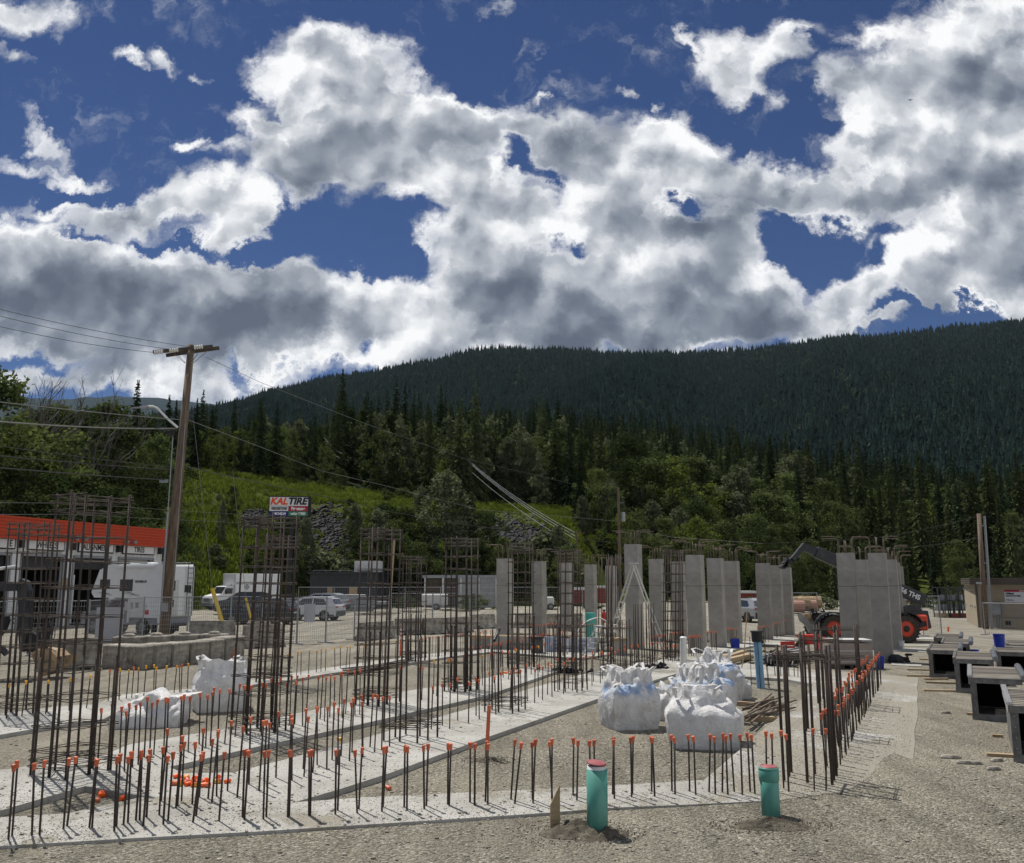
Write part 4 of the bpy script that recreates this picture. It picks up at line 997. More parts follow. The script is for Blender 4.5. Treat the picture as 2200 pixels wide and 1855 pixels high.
def cage(base, top, H, w, label, group='tall column cages', per=2, ties=None, lap=1.5, lean=(0, 0), r=.0165, rz=GRID, step=.31):
    g = G(*base, TOPZ); 
    if top: H = P(top[0], top[1], g.y).z - TOPZ; lean = (P(top[0], top[1], g.y).x - g.x, 0)
    root = thing('rebar_cage', label, 'rebar cage', g, rz, group)
    hk = round(H, 1); key = (hk, r, lap)
    if key not in CM: CM[key] = vbar_mesh(hk, r, lap)
    if ('t', w) not in CM: CM[('t', w)] = tie_mesh(w)
    h = w / 2 - r
    sh = Matrix.Shear('XY', 4, (0, 0)) if False else None
    lx, ly = lean; c, s = math.cos(-rz), math.sin(-rz); lv = Vector((lx * c - ly * s, lx * s + ly * c, 0)) / hk
    pos = [(x_, y_) for x_ in np.linspace(-h, h, per + 1) for y_ in np.linspace(-h, h, per + 1) if abs(abs(x_) - h) < 1e-6 or abs(abs(y_) - h) < 1e-6]
    for x_, y_ in pos:
        o = bpy.data.objects.new('vertical_bar', CM[key]); COL.objects.link(o); o.parent = root
        o.location = (x_ + rng.uniform(-.015, .015), y_ + rng.uniform(-.015, .015), 0)
        d = Vector((lv.x + rng.uniform(-.006, .006), lv.y + rng.uniform(-.006, .006), 1)); o.rotation_mode = 'QUATERNION'
        o.rotation_quaternion = d.to_track_quat('Z', 'Y'); o.scale = (1, 1, rng.uniform(.985, 1.01) * H / hk)
    zs = ties if ties is not None else [z_ for z_ in list(np.arange(.10, .35, .09)) + list(np.arange(.62, H - .30, step)) + [H - .24, H - .14, H - .05]]
    for z_ in zs:
        o = bpy.data.objects.new('tie', CM[('t', w)]); COL.objects.link(o); o.parent = root
        o.location = (lv.x * z_ + rng.uniform(-.01, .01), lv.y * z_, z_ + rng.uniform(-.02, .02)); o.rotation_euler = (rng.uniform(-.03, .03), rng.uniform(-.03, .03), rng.uniform(-.04, .04))
    return root
TC = 'tall column cages'
cage((48, 1531), (76, 1124), 4, .66, 'tall cage outermost of all, in front of the excavator arm and WHEELS bay')
cage((154, 1660), (199, 1063), 4, .70, 'tallest and nearest cage, cutting across the tyre shop and reaching above its roof', step=.36)
cage((556, 1573), (582, 1107), 4, .66, 'tall cage just under the tyre shop sign, its foot by the upright bulk bag')
cage((585, 1464), (606, 1150), 4, .62, 'slimmer cage directly behind the one under the tyre shop sign')
cage((807, 1513), (819, 1134), 4, .62, 'tall cage beside the yellow plank and the bundle of steel')
cage((888, 1420), (890, 1195), 4, .58, 'thin distant cage between two taller cages, by the orange delineator')
cage((990, 1484), (992, 1155), 4, .60, 'tall cage in front of the open shed, by the plywood topped block')
cage((1120, 1432), (1120, 1167), 4, .60, 'cage standing between the first and second concrete columns')
cage((1222, 1440), (1223, 1182), 4, .55, 'cage in front of the third concrete column')
cage((1447, 1418), (1447, 1181), 4, .55, 'cage before the two columns beside the tall stepladder')
cage((1318, 1398), (1319, 1192), 4, .45, 'bundle of tall bare bars before the slim column, without ties', ties=[.2], per=2)
cage((1300, 1412), (1180 + 120, 1200), 4, .40, 'thin bundle of tall bars beside the small stepladder', ties=[.2, .5], per=1)
SC = 'short starter cages'
cage((882, 1588), None, 1.62, .66, 'knee-high-tied starter cage midway along the middle strip', SC, ties=[.18, .24], lap=0, per=2)
cage((1085, 1527), None, 1.60, .62, 'starter cage beside the tall orange stake', SC, ties=[.14, .2], lap=0, per=2)
cage((1226, 1484), None, 1.60, .62, 'starter cage in front of the white foam boards', SC, ties=[.2, 1.45], lap=0, per=2)
cage((1326, 1444), None, 1.45, .62, 'starter cage next to the bulk bag, before the plywood topped block', SC, ties=[.1, .2, 1.2], lap=0, per=2)
cage((1385, 1438), None, 1.9, .5, 'starter cage with a black bag at its foot', SC, ties=[.1, .2], lap=0, per=2)
cage((1742, 1664), None, 1.68, .62, 'heavy starter cage at the front corner, nearest the green pipes', SC, ties=[1.48, 1.53], lap=0, r=.02, per=2)
cage((1806, 1508), None, 1.62, .84, 'starter cage in front of the pallet crate', SC, ties=[.9, 1.25, 1.52], lap=0, r=.018, per=2)
cage((1770, 1568), None, 1.66, .62, 'starter cage between the corner one and the pallet crate', SC, ties=[1.2, 1.5], lap=0, r=.02, per=2)

# ---------------------------------------------------------------- concrete columns
def column_mesh(H):
    mb = MB(); w_ = .28; mb.bx(-w_, w_, -w_, w_, -.05, 2.432); mb.bx(-w_ + .01, w_ - .01, -w_ + .01, w_ - .01, 2.432, 2.452); mb.bx(-w_, w_, -w_, w_, 2.452, min(H, 3.6))
    if H > 3.95: mb.bx(-w_ + .01, w_ - .01, -w_ + .01, w_ - .01, 3.6, 3.62); mb.bx(-w_, w_, -w_, w_, 3.62, H)
    return mb
hook = MB(); hook.tube([(0, 0, -.1), (0, 0, .42), (-.03, 0, .50), (-.11, 0, .535), (-.55, 0, .54)], .016, 7)
hk_me = bpy.data.meshes.new('starter_bar'); hk_me.from_pydata(hook.v, [], hook.f); hk_me.materials.append(M['rebar_old']); hk_me.update()
straight_me = bar_mesh('starter_bar', .52, .015, M['rebar_old'])
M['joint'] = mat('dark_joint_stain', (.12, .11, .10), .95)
def concrete_column(px, base_y, top_y, label, hooks=True, H=None):
    px += (px - 1100) * 6.6e-5 * (base_y - top_y); g = G(px, base_y); H = round(P(px, top_y, g.y).z, 2) if H is None else H
    root = thing('concrete_column', label, 'column', g, GRID, 'cast concrete columns')
    column_mesh(H).build('shaft', M['concrete'], root, bevel=.0)
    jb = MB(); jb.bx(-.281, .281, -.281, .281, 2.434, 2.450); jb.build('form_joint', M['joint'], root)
    for sx in (-1, 1):
        for sy in (-1, 1):
            o = bpy.data.objects.new('starter_bar', hk_me if hooks else straight_me); COL.objects.link(o); o.parent = root
            o.location = (sx * .22, sy * .22, H); o.rotation_euler = (0, 0, (0 if sx < 0 else math.pi) + rng.uniform(-.25, .25) - GRID); o.scale = (1, 1, rng.uniform(.9, 1.06))
    for sx, sy in ((0, -.22), (0, .22), (.22, 0)):
        o = bpy.data.objects.new('starter_bar', straight_me); COL.objects.link(o); o.parent = root; o.location = (sx, sy, H); o.scale = (1, 1, rng.uniform(.8, 1.05))
    return root
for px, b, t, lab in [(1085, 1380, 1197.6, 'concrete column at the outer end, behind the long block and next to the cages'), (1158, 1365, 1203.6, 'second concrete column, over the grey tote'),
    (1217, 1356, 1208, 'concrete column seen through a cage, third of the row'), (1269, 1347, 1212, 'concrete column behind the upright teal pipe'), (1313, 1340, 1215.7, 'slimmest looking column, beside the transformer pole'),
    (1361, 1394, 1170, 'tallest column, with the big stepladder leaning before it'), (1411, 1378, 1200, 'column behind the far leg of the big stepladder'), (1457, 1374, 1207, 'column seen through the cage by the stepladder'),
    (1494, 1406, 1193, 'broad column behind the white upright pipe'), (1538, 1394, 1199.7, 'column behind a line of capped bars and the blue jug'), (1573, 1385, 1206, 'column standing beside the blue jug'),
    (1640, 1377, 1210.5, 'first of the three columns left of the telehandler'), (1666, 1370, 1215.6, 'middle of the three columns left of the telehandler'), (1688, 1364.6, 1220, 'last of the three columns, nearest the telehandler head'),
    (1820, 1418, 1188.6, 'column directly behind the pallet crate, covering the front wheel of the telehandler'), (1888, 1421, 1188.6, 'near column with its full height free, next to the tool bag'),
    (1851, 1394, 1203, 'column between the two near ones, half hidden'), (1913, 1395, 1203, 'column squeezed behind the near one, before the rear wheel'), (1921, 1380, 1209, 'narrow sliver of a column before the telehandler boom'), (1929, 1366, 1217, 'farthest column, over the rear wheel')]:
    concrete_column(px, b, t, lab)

# ---------------------------------------------------------------- pipes and stakes
def pipe(name, label, base, top, r, m, cat='pipe', z0=0.0, n=24, wall=.006):
    g = G(*base, z0); tp = P(*top, g.y); root = thing(name, label, cat, g); d = tp - g
    mb = MB(); mb.tube([(0, 0, -.1), tuple(d)], r, n); mb.build('tube', m, root, smooth=False)
    return root, d
def smooth_by_angle(o):
    o.data.polygons.foreach_set('use_smooth', [len(p.vertices) == 4 for p in o.data.polygons]); return o
p1, d1 = pipe('drain_pipe', 'green drain pipe with a tilted red plug, taller of the two in front', (1283.5, 1790), (1282.5, 1652), .111, M['green_pipe'], n=32)
for o in p1.children: smooth_by_angle(o)
inner = MB(); inner.tube([(0, 0, d1.z - .12), (0, 0, d1.z + .035)], .098, 28); smooth_by_angle(inner.build('inner_sleeve', M['plastic_white'], p1))
pl = MB(); pl.lathe([(.060, -.03), (.066, -.006), (.103, -.004), (.105, .006), (.098, .014), (.02, .02)], 30, (0, 0, d1.z + .055), Matrix.Rotation(R(7), 3, 'Y') @ Matrix.Rotation(R(4), 3, 'X')); pl.build('plug', M['red_cap'], p1)
p2, d2 = pipe('drain_pipe', 'green drain pipe with a flush red plug, shorter of the two in front', (1657, 1751), (1651, 1649), .103, M['green_pipe'], n=32)
for o in p2.children: smooth_by_angle(o)
cl = MB(); cl.lathe([(.108, -.145), (.113, -.14), (.113, -.03), (.109, -.026), (.109, -.02), (.113, -.016), (.112, .003), (.09, .006)], 32, tuple(d2)); smooth_by_angle(cl.build('collar', M['green_pipe'], p2))
pl = MB(); pl.lathe([(.092, 0), (.098, .010), (.088, .018), (.02, .022)], 30, tuple(d2)); pl.build('plug', M['red_cap'], p2)
p3, _ = pipe('drain_pipe', 'bright teal pipe standing before a far column', (1268, 1372), (1268, 1317), .24, M['teal_pipe'])
p4, _ = pipe('plastic_pipe', 'white upright pipe in front of the broad column', (1468, 1436), (1468, 1370), .10, M['plastic_white']);
cp = MB(); cp.lathe([(.108, -.05), (.108, .0), (.07, .03)], 20, tuple(_)); cp.build('collar', M['plastic_white'], p4)
p5, d5 = pipe('plastic_pipe', 'pale blue upright pipe with black tape round its head', (1635, 1479), (1627, 1376), .098, M['blue_pipe'])
cp = MB(); cp.tube([tuple(d5 * .97), tuple(d5 * 1.19)], .135, 16); cp.tube([tuple(d5 * 1.17), tuple(d5 * 1.2)], .16, 16); cp.build('tape_wrap', M['black'], p5)
for k, (dx, dy) in enumerate(((-.24, -.02), (-.05, -.16), (.2, -.05), (.22, .1))):
    b = MB(); b.tube([(dx, dy, -.05), (dx * .8 + d5.x, dy, d5.z * 1.08)], .008, 6); b.build('guard_bar', M['rebar'], p5)
p6, d6 = pipe('plastic_pipe', 'thin white pipe with orange cap near the plywood topped block', z3(280, 1600), z3(283, 1350), .035, M['plastic_white'])
cp = MB(); cp.lathe([(.05, -.03), (.05, .02)], 12, tuple(d6)); cp.build('cap', M['cap_bright'], p6)
p7, d7 = pipe('plastic_pipe', 'thin white pipe with orange cap in front of the foam boards', z3(1103, 1560), z3(1105, 1360), .035, M['plastic_white'])
cp = MB(); cp.lathe([(.05, -.03), (.05, .02)], 12, tuple(d7)); cp.build('cap', M['cap_bright'], p7)
# dirt heaps round the pipes
def mound(px, py, r, h, label, sy=.8):
    g = G(px, py); mb = MB(); n = 40; k = 12; q2 = random.Random(int(px)); vs = [(0, 0, h)]; fs = []
    for i in range(1, k + 1):
        for j in range(n):
            a = 2 * math.pi * j / n; t = i / k; wob = 1 + .55 * mnoise.noise(Vector((math.cos(a) * 1.1, math.sin(a) * 1.1, px)))
            z = h * (1 - t) ** 1.2 + .075 * mnoise.noise(Vector((r * t * math.cos(a) * 11, r * t * math.sin(a) * 11, px))) * (1 - t) - (.03 if i == k else 0)
            vs.append((r * t * wob * math.cos(a), r * t * wob * math.sin(a) * sy, z))
    fs += [(0, 1 + j, 1 + (j + 1) % n) for j in range(n)]
    fs += [(1 + (i - 1) * n + j, 1 + (i - 1) * n + (j + 1) % n, 1 + i * n + (j + 1) % n, 1 + i * n + j) for i in range(1, k) for j in range(n)]
    mb.v = vs; mb.f = [tuple(reversed(f)) for f in fs]
    for _ in range(int(r * 900)):
        a = q2.random() * 6.28; t = q2.random() ** .5 * 1.6; z = max(0, h * (1 - min(1, t)) ** 1.2); s_ = q2.uniform(.004, .011)
        c = Vector((r * t * math.cos(a), r * t * math.sin(a) * sy, z + s_ * .6))
        mb.add([c + Vector(v) * s_ for v in ((1, 0, 0), (-.2, 1, .1), (-1, -.3, 0), (.1, -.9, -.1), (0, .1, .8), (0, 0, -.8))], [(0, 1, 4), (1, 2, 4), (2, 3, 4), (3, 0, 4), (1, 0, 5), (2, 1, 5), (3, 2, 5), (0, 3, 5)])
    o = mb.build('dirt_mound', M['ground'] if False else M['dirt'], fix=False); o.location = g; return tag(o, label, 'dirt', kind='stuff')
M['dirt'] = mat('dark_damp_dirt', (.095, .084, .066), .98, 0, .35, 16, bump=.9, bscale=60, col2=(.20, .18, .14), split=.6, spec=.1)
mound(1243, 1788, .44, .13, 'loose dark dirt heaped between the wooden stake and the drain pipe'); mound(1307, 1795, .24, .085, 'small dirt heap at the foot of the taller drain pipe')
mound(1655, 1775, .44, .085, 'flat dirt heap round the shorter drain pipe', .5); mound(1052, 1634, .26, .035, 'low dirt heap at the foot of the tall orange stake')
# wooden survey stake, pointed on top
st = MB(); g = G(1194, 1779); st.prism([(-.062, -.1), (.045, -.1), (.048, .44), (-.058, .24)], -.012, .012); o = st.build('survey_stake', M['timber']); o.location = g; o.rotation_euler = (0, 0, R(12)); tag(o, 'short wooden stake cut to a slant point beside the taller drain pipe', 'stake')
def stake(name, label, base, top, w, th, m, cat='stake'):
    g = G(*base); tp = P(*top, g.y); mb = MB(); mb.bar((0, 0, -.05), tuple(tp - g), w, th); o = mb.build(name, m); o.location = g; return tag(o, label, cat)
stake('marker_stake', 'tall flat orange stake on the inner edge of the middle strip', (1044.5, 1632), (1051, 1516), .055, .02, M['cap_orange'])
stake('marker_stake', 'short orange stake leaning beside the block wall', za(1745, 240), za(1768, 155), .09, .02, M['cap_orange'])
stake('marker_stake', 'orange stake standing alone on the far gravel by the site office', zf(567, 275), zf(569, 198), .10, .02, M['cap_bright'])
# orange and white delineator post
g = G(*z2(1377, 1382)); r_ = thing('delineator_post', 'orange traffic post with white bands behind the steel bundle', 'traffic post', g); Hd = P(862, 1346, g.y).z
b = MB(); b.tube([(0, 0, 0), (0, 0, Hd * .93)], .055, 14, .045); b.tube([(0, 0, Hd * .93), (0, 0, Hd)], .02, 10); b.build('post', M['cap_bright'], r_)
for z_ in (.60, .74, .86):
    b = MB(); b.tube([(0, 0, Hd * z_), (0, 0, Hd * (z_ + .055))], .058, 14); b.build('white_band', M['white'], r_)
b = MB(); b.lathe([(.2, 0), (.2, .03), (.07, .06)], 16); b.build('base', M['black'], r_)

# ---------------------------------------------------------------- loose stones on the near ground and slab
def stone_mesh(seed):
    q = random.Random(seed); bm = bmesh.new(); bmesh.ops.create_icosphere(bm, subdivisions=1, radius=1)
    for v in bm.verts: v.co = Vector((v.co.x * q.uniform(.7, 1.2), v.co.y * q.uniform(.6, 1.1), v.co.z * q.uniform(.45, .75)))
    me = bpy.data.meshes.new('stone'); bm.to_mesh(me); bm.free(); me.materials.append(M['stone']); return me
M['stone'] = mat('gravel_stone', (.27, .25, .21), .9, 0, .3, 1.0, objvar=.55, spec=.2)
q = random.Random(88); gp = []
for i in range(52000):
    py = 1480 + 420 * q.random() ** .8; px = q.uniform(-40, 2240); g = G(px, py)
    if mnoise.noise(Vector((g.x * .9, g.y * .9, 4))) < q.uniform(-.55, .35): continue
    s_ = q.uniform(.0035, .009) * (1 if q.random() < .93 else q.uniform(1.6, 3.4))
    gp.append(((g.x, g.y, .002), (s_, s_, s_), q.random() * 6.28, q.choice((0, 1, 2))))
SL = [[(0, 1818), (550, 1787), (1050, 1755), (1500, 1728), (1513, 1676), (1050, 1701), (632, 1724), (309, 1712), (0, 1756)], [(1500, 1724), (1600, 1606), (1742, 1487), (1965, 1470), (1955, 1610), (1840, 1690), (1677, 1712)], [(309, 1712), (632, 1724), (835, 1662), (1177, 1539), (1114, 1487), (838, 1570), (395, 1662)]]
def inside(x, y, P_):
    c = False
    for i in range(len(P_)):
        (x1, y1), (x2, y2) = P_[i], P_[i - 1]
        if (y1 > y) != (y2 > y) and x < (x2 - x1) * (y - y1) / (y2 - y1) + x1: c = not c
    return c
for i in range(46000):
    P_ = SL[q.choice((0, 0, 1, 1, 1, 2))]; px = q.uniform(min(a for a, b in P_), max(a for a, b in P_)); py = q.uniform(min(b for a, b in P_), max(b for a, b in P_))
    if not inside(px, py, P_): continue
    g = G(px, py, .05); nz = mnoise.noise(Vector((g.x * 1.1, g.y * 1.1, 9))) + (.25 if P_ is SL[1] else -.12 if P_ is SL[2] else 0) + (.25 if px > 1000 else 0)
    if nz < q.uniform(-.3, .75): continue
    s_ = q.uniform(.003, .0085) * (1 if q.random() < .95 else 1.7)
    gp.append(((g.x, g.y, .073 if P_ is SL[2] else .055 if P_ is SL[0] else .03), (s_, s_, s_), q.random() * 6.28, q.choice((0, 1, 2))))
bpy.context.view_layer.update(); dg_ = bpy.context.evaluated_depsgraph_get()
from mathutils.bvhtree import BVHTree
slabs_ = [BVHTree.FromObject(o, dg_) for o in COL.objects if o.name.startswith('footing')]
def on_top(p):
    z = 0
    for t_ in slabs_:
        h_ = t_.ray_cast(Vector((p[0], p[1], 1)), Vector((0, 0, -1)))
        if h_[0] and h_[0].z > z: z = h_[0].z
    return z
gp = [((p[0][0], p[0][1], on_top(p[0]) + p[1][0] * .25), *p[1:]) for p in gp]
sc_ = scatter('loose_gravel', gp, [stone_mesh(i) for i in range(3)], 'loose stones strewn over the gravel and the edges of the footings', 'gravel')
# ---------------------------------------------------------------- bulk bags
def bag_material(name, blue):
    m = bpy.data.materials.new(name); m.use_nodes = True; w = NT(m.node_tree)
    out = w.n('ShaderNodeOutputMaterial'); b = w.n('ShaderNodeBsdfPrincipled')
    co = w.n('ShaderNodeTexCoord').outputs['Object']
    c = w.mix(w.mapr(w.noise(co, 3.5, 5, .6), .45, .7), (.80, .80, .80, 1), (.68, .67, .65, 1))
    sz = w.n('ShaderNodeSeparateXYZ'); w.l(co, sz.inputs[0])
    c = w.mix(w.math('MULTIPLY', w.mapr(w.noise(co, 5, 6, .7), .50, .64), .5 if blue else .25), c, (.48, .44, .37, 1))
    if blue:
        band = w.math('MULTIPLY', w.mapr(w.math('ABSOLUTE', w.math('SUBTRACT', w.math('MULTIPLY_ADD', w.noise(co, 2.2, 2, .5), .5, sz.outputs[2]), .93)), .14, .05), w.mapr(w.noise(co, 2.8, 3, .6), .42, .52))
        c = w.mix(w.math('MULTIPLY', band, .62), c, (.12, .32, .66, 1))
    d = w.n('ShaderNodeBsdfTranslucent'); w.l(c, d.inputs[0])
    w.put(b.inputs['Base Color'], c); b.inputs['Roughness'].default_value = .55; b.inputs['Specular IOR Level'].default_value = .35
    bp = w.n('ShaderNodeBump'); bp.inputs['Strength'].default_value = .8; bp.inputs['Distance'].default_value = .045
    w.l(w.noise(co, 6, 5, .6, dist=2.2), bp.inputs['Height']); w.l(bp.outputs[0], b.inputs['Normal']); w.l(bp.outputs[0], d.inputs['Normal'])
    mx = w.n('ShaderNodeMixShader'); mx.inputs[0].default_value = .25; w.l(b.outputs[0], mx.inputs[1]); w.l(d.outputs[0], mx.inputs[2]); w.l(mx.outputs[0], out.inputs[0]); return m
M['bag'] = bag_material('white_woven_plastic', False); M['bag_blue'] = bag_material('white_woven_plastic_blue_print', True)
def ridged(p, f):                      # crease lines: sharp folds where noise crosses zero
    v = 0; a = 1
    for _ in range(3):
        v += a * (1 - abs(mnoise.noise(p * f)) * 2.4); f *= 2.1; a *= .5
    return v / 1.75
def tri(x): return abs((x % 1.0) - .5) * 4 - 1           # sharp fold wave
def crumple(p, dirs, f):
    wv = mnoise.noise_vector(p * .9) * .55; v = 0
    for d, k, ph in dirs: v += tri((p + wv).dot(d) * k * f + ph)
    return v / 3
def bag_mesh(seed, W, D, H, slump=.0, gather=.55, peak=(0, 0), fold=.07, flat=0.0):
    bm = bmesh.new(); bmesh.ops.create_cube(bm, size=2); bmesh.ops.subdivide_edges(bm, edges=list(bm.edges), cuts=46, use_grid_fill=True)
    so = Vector((seed * 7.3, seed * 3.1, seed)); rq = random.Random(seed * 5)
    dirs, dirs2 = [[(Vector((rq.gauss(0, 1), rq.gauss(0, 1), rq.gauss(0, .6))).normalized(), rq.uniform(.7, 1.3), rq.random()) for _ in range(4)] for _ in range(2)]
    for v in bm.verts:
        x, y, z = v.co; t = (z + 1) / 2
        n = (abs(x) ** 4.5 + abs(y) ** 4.5) ** (1 / 4.5); r2 = math.hypot(x, y)
        k = 1.0
        if n > 0: # pull the square plan toward a rounded one
            q = lerp(1.0, n / max(r2, 1e-6), .35); x *= q; y *= q
        bulge = 1 + .12 * math.sin(math.pi * min(1, t * 1.15)) - slump * .1
        neck = 1 - (gather * sstep((t - .52) / .5)) if flat == 0 else 1 - .25 * t
        a = math.atan2(y, x)
        pleat = (tri(a * 1.27 + seed * .3 + .4 * t) * .6 + tri(a * 2.23 + seed * .7 - .5 * t) * .5) * .05 * sstep((t - .4) / .5)
        x2 = x * (bulge * neck + pleat) * W / 2 + peak[0] * t * t; y2 = y * (bulge * neck + pleat) * D / 2 + peak[1] * t * t
        edge = max(abs(v.co.x), abs(v.co.y))
        z2 = t * H * (1 - (.10 * (1 - edge ** 2) if t > .97 else 0)) * (1 + .12 * t * mnoise.noise(Vector((x * 1.4, y * 1.4, seed))))
        if z < -.99: z2 = .0
        p = Vector((x2, y2, z2)) * 1.7 / max(W, .8) + so
        dirv = Vector((x2, y2, (z2 - H * .45) * .8)).normalized()
        amp = fold * .80 * (0.22 + 1.0 * sstep((t - .35) * 1.6)) * (0 if t < .01 else 1)
        disp = (crumple(p, dirs, 1.0) + .45 * crumple(p + Vector((5, 2, 1)), dirs2, 2.6)) * amp * 1.25
        co = Vector((x2, y2, z2)) + dirv * disp
        co.z = max(.0, co.z); v.co = co
    return bm
def bulk_bag(seed, px, py, W, D, H, rz, label, m, loops=4, **kw):
    g = G(px, py); root = thing('bulk_bag', label, 'bulk bag', g, rz, 'white bulk bags')
    bm = bag_mesh(seed, W, D, H, **kw); me = bpy.data.meshes.new('sack'); bm.to_mesh(me); bm.free(); me.materials.append(m)
    me.polygons.foreach_set('use_smooth', [True] * len(me.polygons)); o = bpy.data.objects.new('sack', me); COL.objects.link(o); o.parent = root
    gat = kw.get('gather', .55); q2 = random.Random(seed)
    pk = kw.get('peak', (0, 0))
    for i in range(loops):                      # lifting loops rise from the corners
        a = math.pi / 4 + i * math.pi / 2; k = (1 - gat * .75)
        c = Vector((math.cos(a) * W * .58 * k + pk[0] * .8, math.sin(a) * D * .58 * k + pk[1] * .8, H * .93))
        t = Vector((-math.sin(a), math.cos(a), 0)); L_ = q2.uniform(.10, .17); hh = q2.uniform(.02, .17); sd = q2.uniform(.05, .28); tilt = Vector((math.cos(a) * sd, math.sin(a) * sd, 0))
        pts = [c - t * L_ - Vector((0, 0, .12)), c - t * L_ * .9 + Vector((0, 0, hh * .5)) + tilt * .5, c - t * L_ * .3 + Vector((0, 0, hh)) + tilt, c + t * L_ * .5 + Vector((0, 0, hh * .9)) + tilt, c + t * L_ + Vector((0, 0, hh * .35)) + tilt * .4, c + t * L_ - Vector((0, 0, .12))]
        b = MB()
        for p_, q_ in zip(pts, pts[1:]): b.bar(p_, q_, .055, .008)
        b.build('lifting_loop', m, root)
    return root
bulk_bag(1, 1352, 1562, .86, .84, 1.02, R(14), 'upright bulk bag with blue print, standing apart next to the middle strip', M['bag_blue'], gather=.36, fold=.09)
bulk_bag(2, 1513, 1600, 1.10, 1.02, .92, R(-8), 'plain white bulk bag in front of the cluster, right behind the capped bars', M['bag'], gather=.50, fold=.10, peak=(-.05, .1))
bulk_bag(3, 1508, 1548, .90, .90, 1.0, R(30), 'bulk bag with a blue patch in the middle of the cluster', M['bag_blue'], gather=.45, fold=.10)
bulk_bag(4, 1440, 1543, .75, .7, .55, R(50), 'low slumped bulk bag wedged between the two big ones', M['bag_blue'], gather=.4, fold=.10, loops=2)
bulk_bag(5, 1536, 1502, 1.18, 1.05, 1.02, R(-12), 'bulk bag at the back of the cluster, tied to a point', M['bag_blue'], gather=.70, fold=.09)
bulk_bag(6, 1582, 1499, .55, .6, .55, R(0), 'small white bulk bag peeking out behind the tied one', M['bag'], gather=.3, fold=.08, loops=0)
bulk_bag(7, 472, 1524, 1.02, 1.0, 1.02, R(22), 'tall full bulk bag in front of the block wall', M['bag'], gather=.22, fold=.07)
bulk_bag(8, 322, 1556, 1.25, 1.1, .50, R(10), 'half empty bulk bag lying flat in front of the tall full one', M['bag_blue'], gather=.30, fold=.13, peak=(.22, .15), loops=2, flat=1)

# ---------------------------------------------------------------- things on the far slab
def at_box(name, label, cat, x0, x1, ybase, ytop, depth, m, rz=0.0, parts=None):
    """a box whose near face spans two photograph columns on the ground line"""
    a = G(x0, ybase); b = G(x1, ybase); w_ = (b - a).length; h = P((x0 + x1) / 2, ytop, a.y).z
    root = thing(name, label, cat, (a + b) / 2, rz); return root, w_, h
r_, w_, h_ = at_box('concrete_plinth', 'plywood topped concrete block next to the delineator side cages', 'concrete block', 1010, 1052, 1398, 1374, .7, None, R(-6))
b = MB(); b.bx(-w_ / 2, w_ / 2, 0, .8, 0, h_); b.build('block', M['concrete'], r_); b = MB(); b.bx(-w_ / 2 - .03, w_ / 2 + .03, -.03, .83, h_, h_ + .14); b.build('timber_frame', M['timber'], r_)
r_, w_, h_ = at_box('concrete_plinth', 'long low concrete block under the first column', 'concrete block', 1052, 1143, 1400, 1368, .7, None, R(-3))
b = MB(); b.bx(-w_ / 2, w_ / 2, 0, .6, 0, h_); b.build('block', M['concrete'], r_); b = MB(); b.bx(-w_ / 2 + .1, w_ / 2 - .2, .1, .5, h_, h_ + .03); b.build('top_board', M['timber'], r_)
r_, w_, h_ = at_box('storage_tote', 'dark grey plastic tote in front of the second column', 'tote', 1142, 1169, 1408, 1369, .6, None, R(8))
b = MB(); b.bx(-w_ / 2 + .04, w_ / 2 - .04, 0, .5, 0, h_ * .92); b.build('bin', M['tote'], r_, bevel=.02); b = MB(); b.bx(-w_ / 2, w_ / 2, -.03, .53, h_ * .92, h_); b.build('rim', M['black'], r_)
for i, (x0, x1, yb, yt, lab) in enumerate([(1170, 1226, 1405, 1369, 'white foam board block beside the grey tote'), (1226, 1277, 1406, 1371, 'foam board block beside the small stepladder')]):
    r_, w_, h_ = at_box('foam_block', lab, 'foam block', x0, x1, yb, yt, .5, None, R(-2))
    for k in range(3):
        b = MB(); b.bx(-w_ / 2, w_ / 2, .01 + k * .17, .16 + k * .17, 0, h_ - .03 * k); b.build('board', M['foam'], r_)
    for k in range(3): text('print_mark', '=' * 7, .10, M['sign_navy'], r_, (0, -.002, h_ * .3 + k * .14), sx=.7)
r_, w_, h_ = at_box('concrete_plinth', 'grey block at the end of the foam boards', 'concrete block', 1277, 1300, 1404, 1371, .5, None)
b = MB(); b.bx(-w_ / 2, w_ / 2, 0, .6, 0, h_); b.build('block', M['concrete'], r_)
r_, w_, h_ = at_box('concrete_plinth', 'plywood topped concrete block below the big stepladder', 'concrete block', 1314, 1348, 1408, 1378, .6, None, R(-4))
b = MB(); b.bx(-w_ / 2, w_ / 2, 0, .7, 0, h_); b.build('block', M['concrete'], r_); b = MB(); b.bx(-w_ / 2 - .02, w_ / 2 + .02, -.02, .72, h_, h_ + .10); b.build('timber_frame', M['timber'], r_)
# the crate on a pallet
a = G(1783, 1436); bb = G(1880, 1440); r_ = thing('pallet_crate', 'pale plywood crate on a pallet before the near column', 'crate', (a + bb) / 2, R(-3)); w_ = (bb - a).length; h_ = P(1830, 1381, a.y).z
b = MB(); b.bx(-w_ / 2, w_ / 2, 0, .8, .14, h_); b.build('crate_body', M['plywood'], r_)
for k in range(3): b = MB(); b.bx(-w_ / 2 - .004, w_ / 2 + .004, -.004, .804, .2 + k * .32, .225 + k * .32); b.build('strap', M['offwhite'], r_)
b = MB()
for k in range(5): b.bx(-w_ / 2 + .05 + k * (w_ - .2) / 4, -w_ / 2 + .15 + k * (w_ - .2) / 4, 0, .8, 0, .10)
b.bx(-w_ / 2, w_ / 2, 0, .8, .10, .138); b.build('pallet', M['bark'], r_)
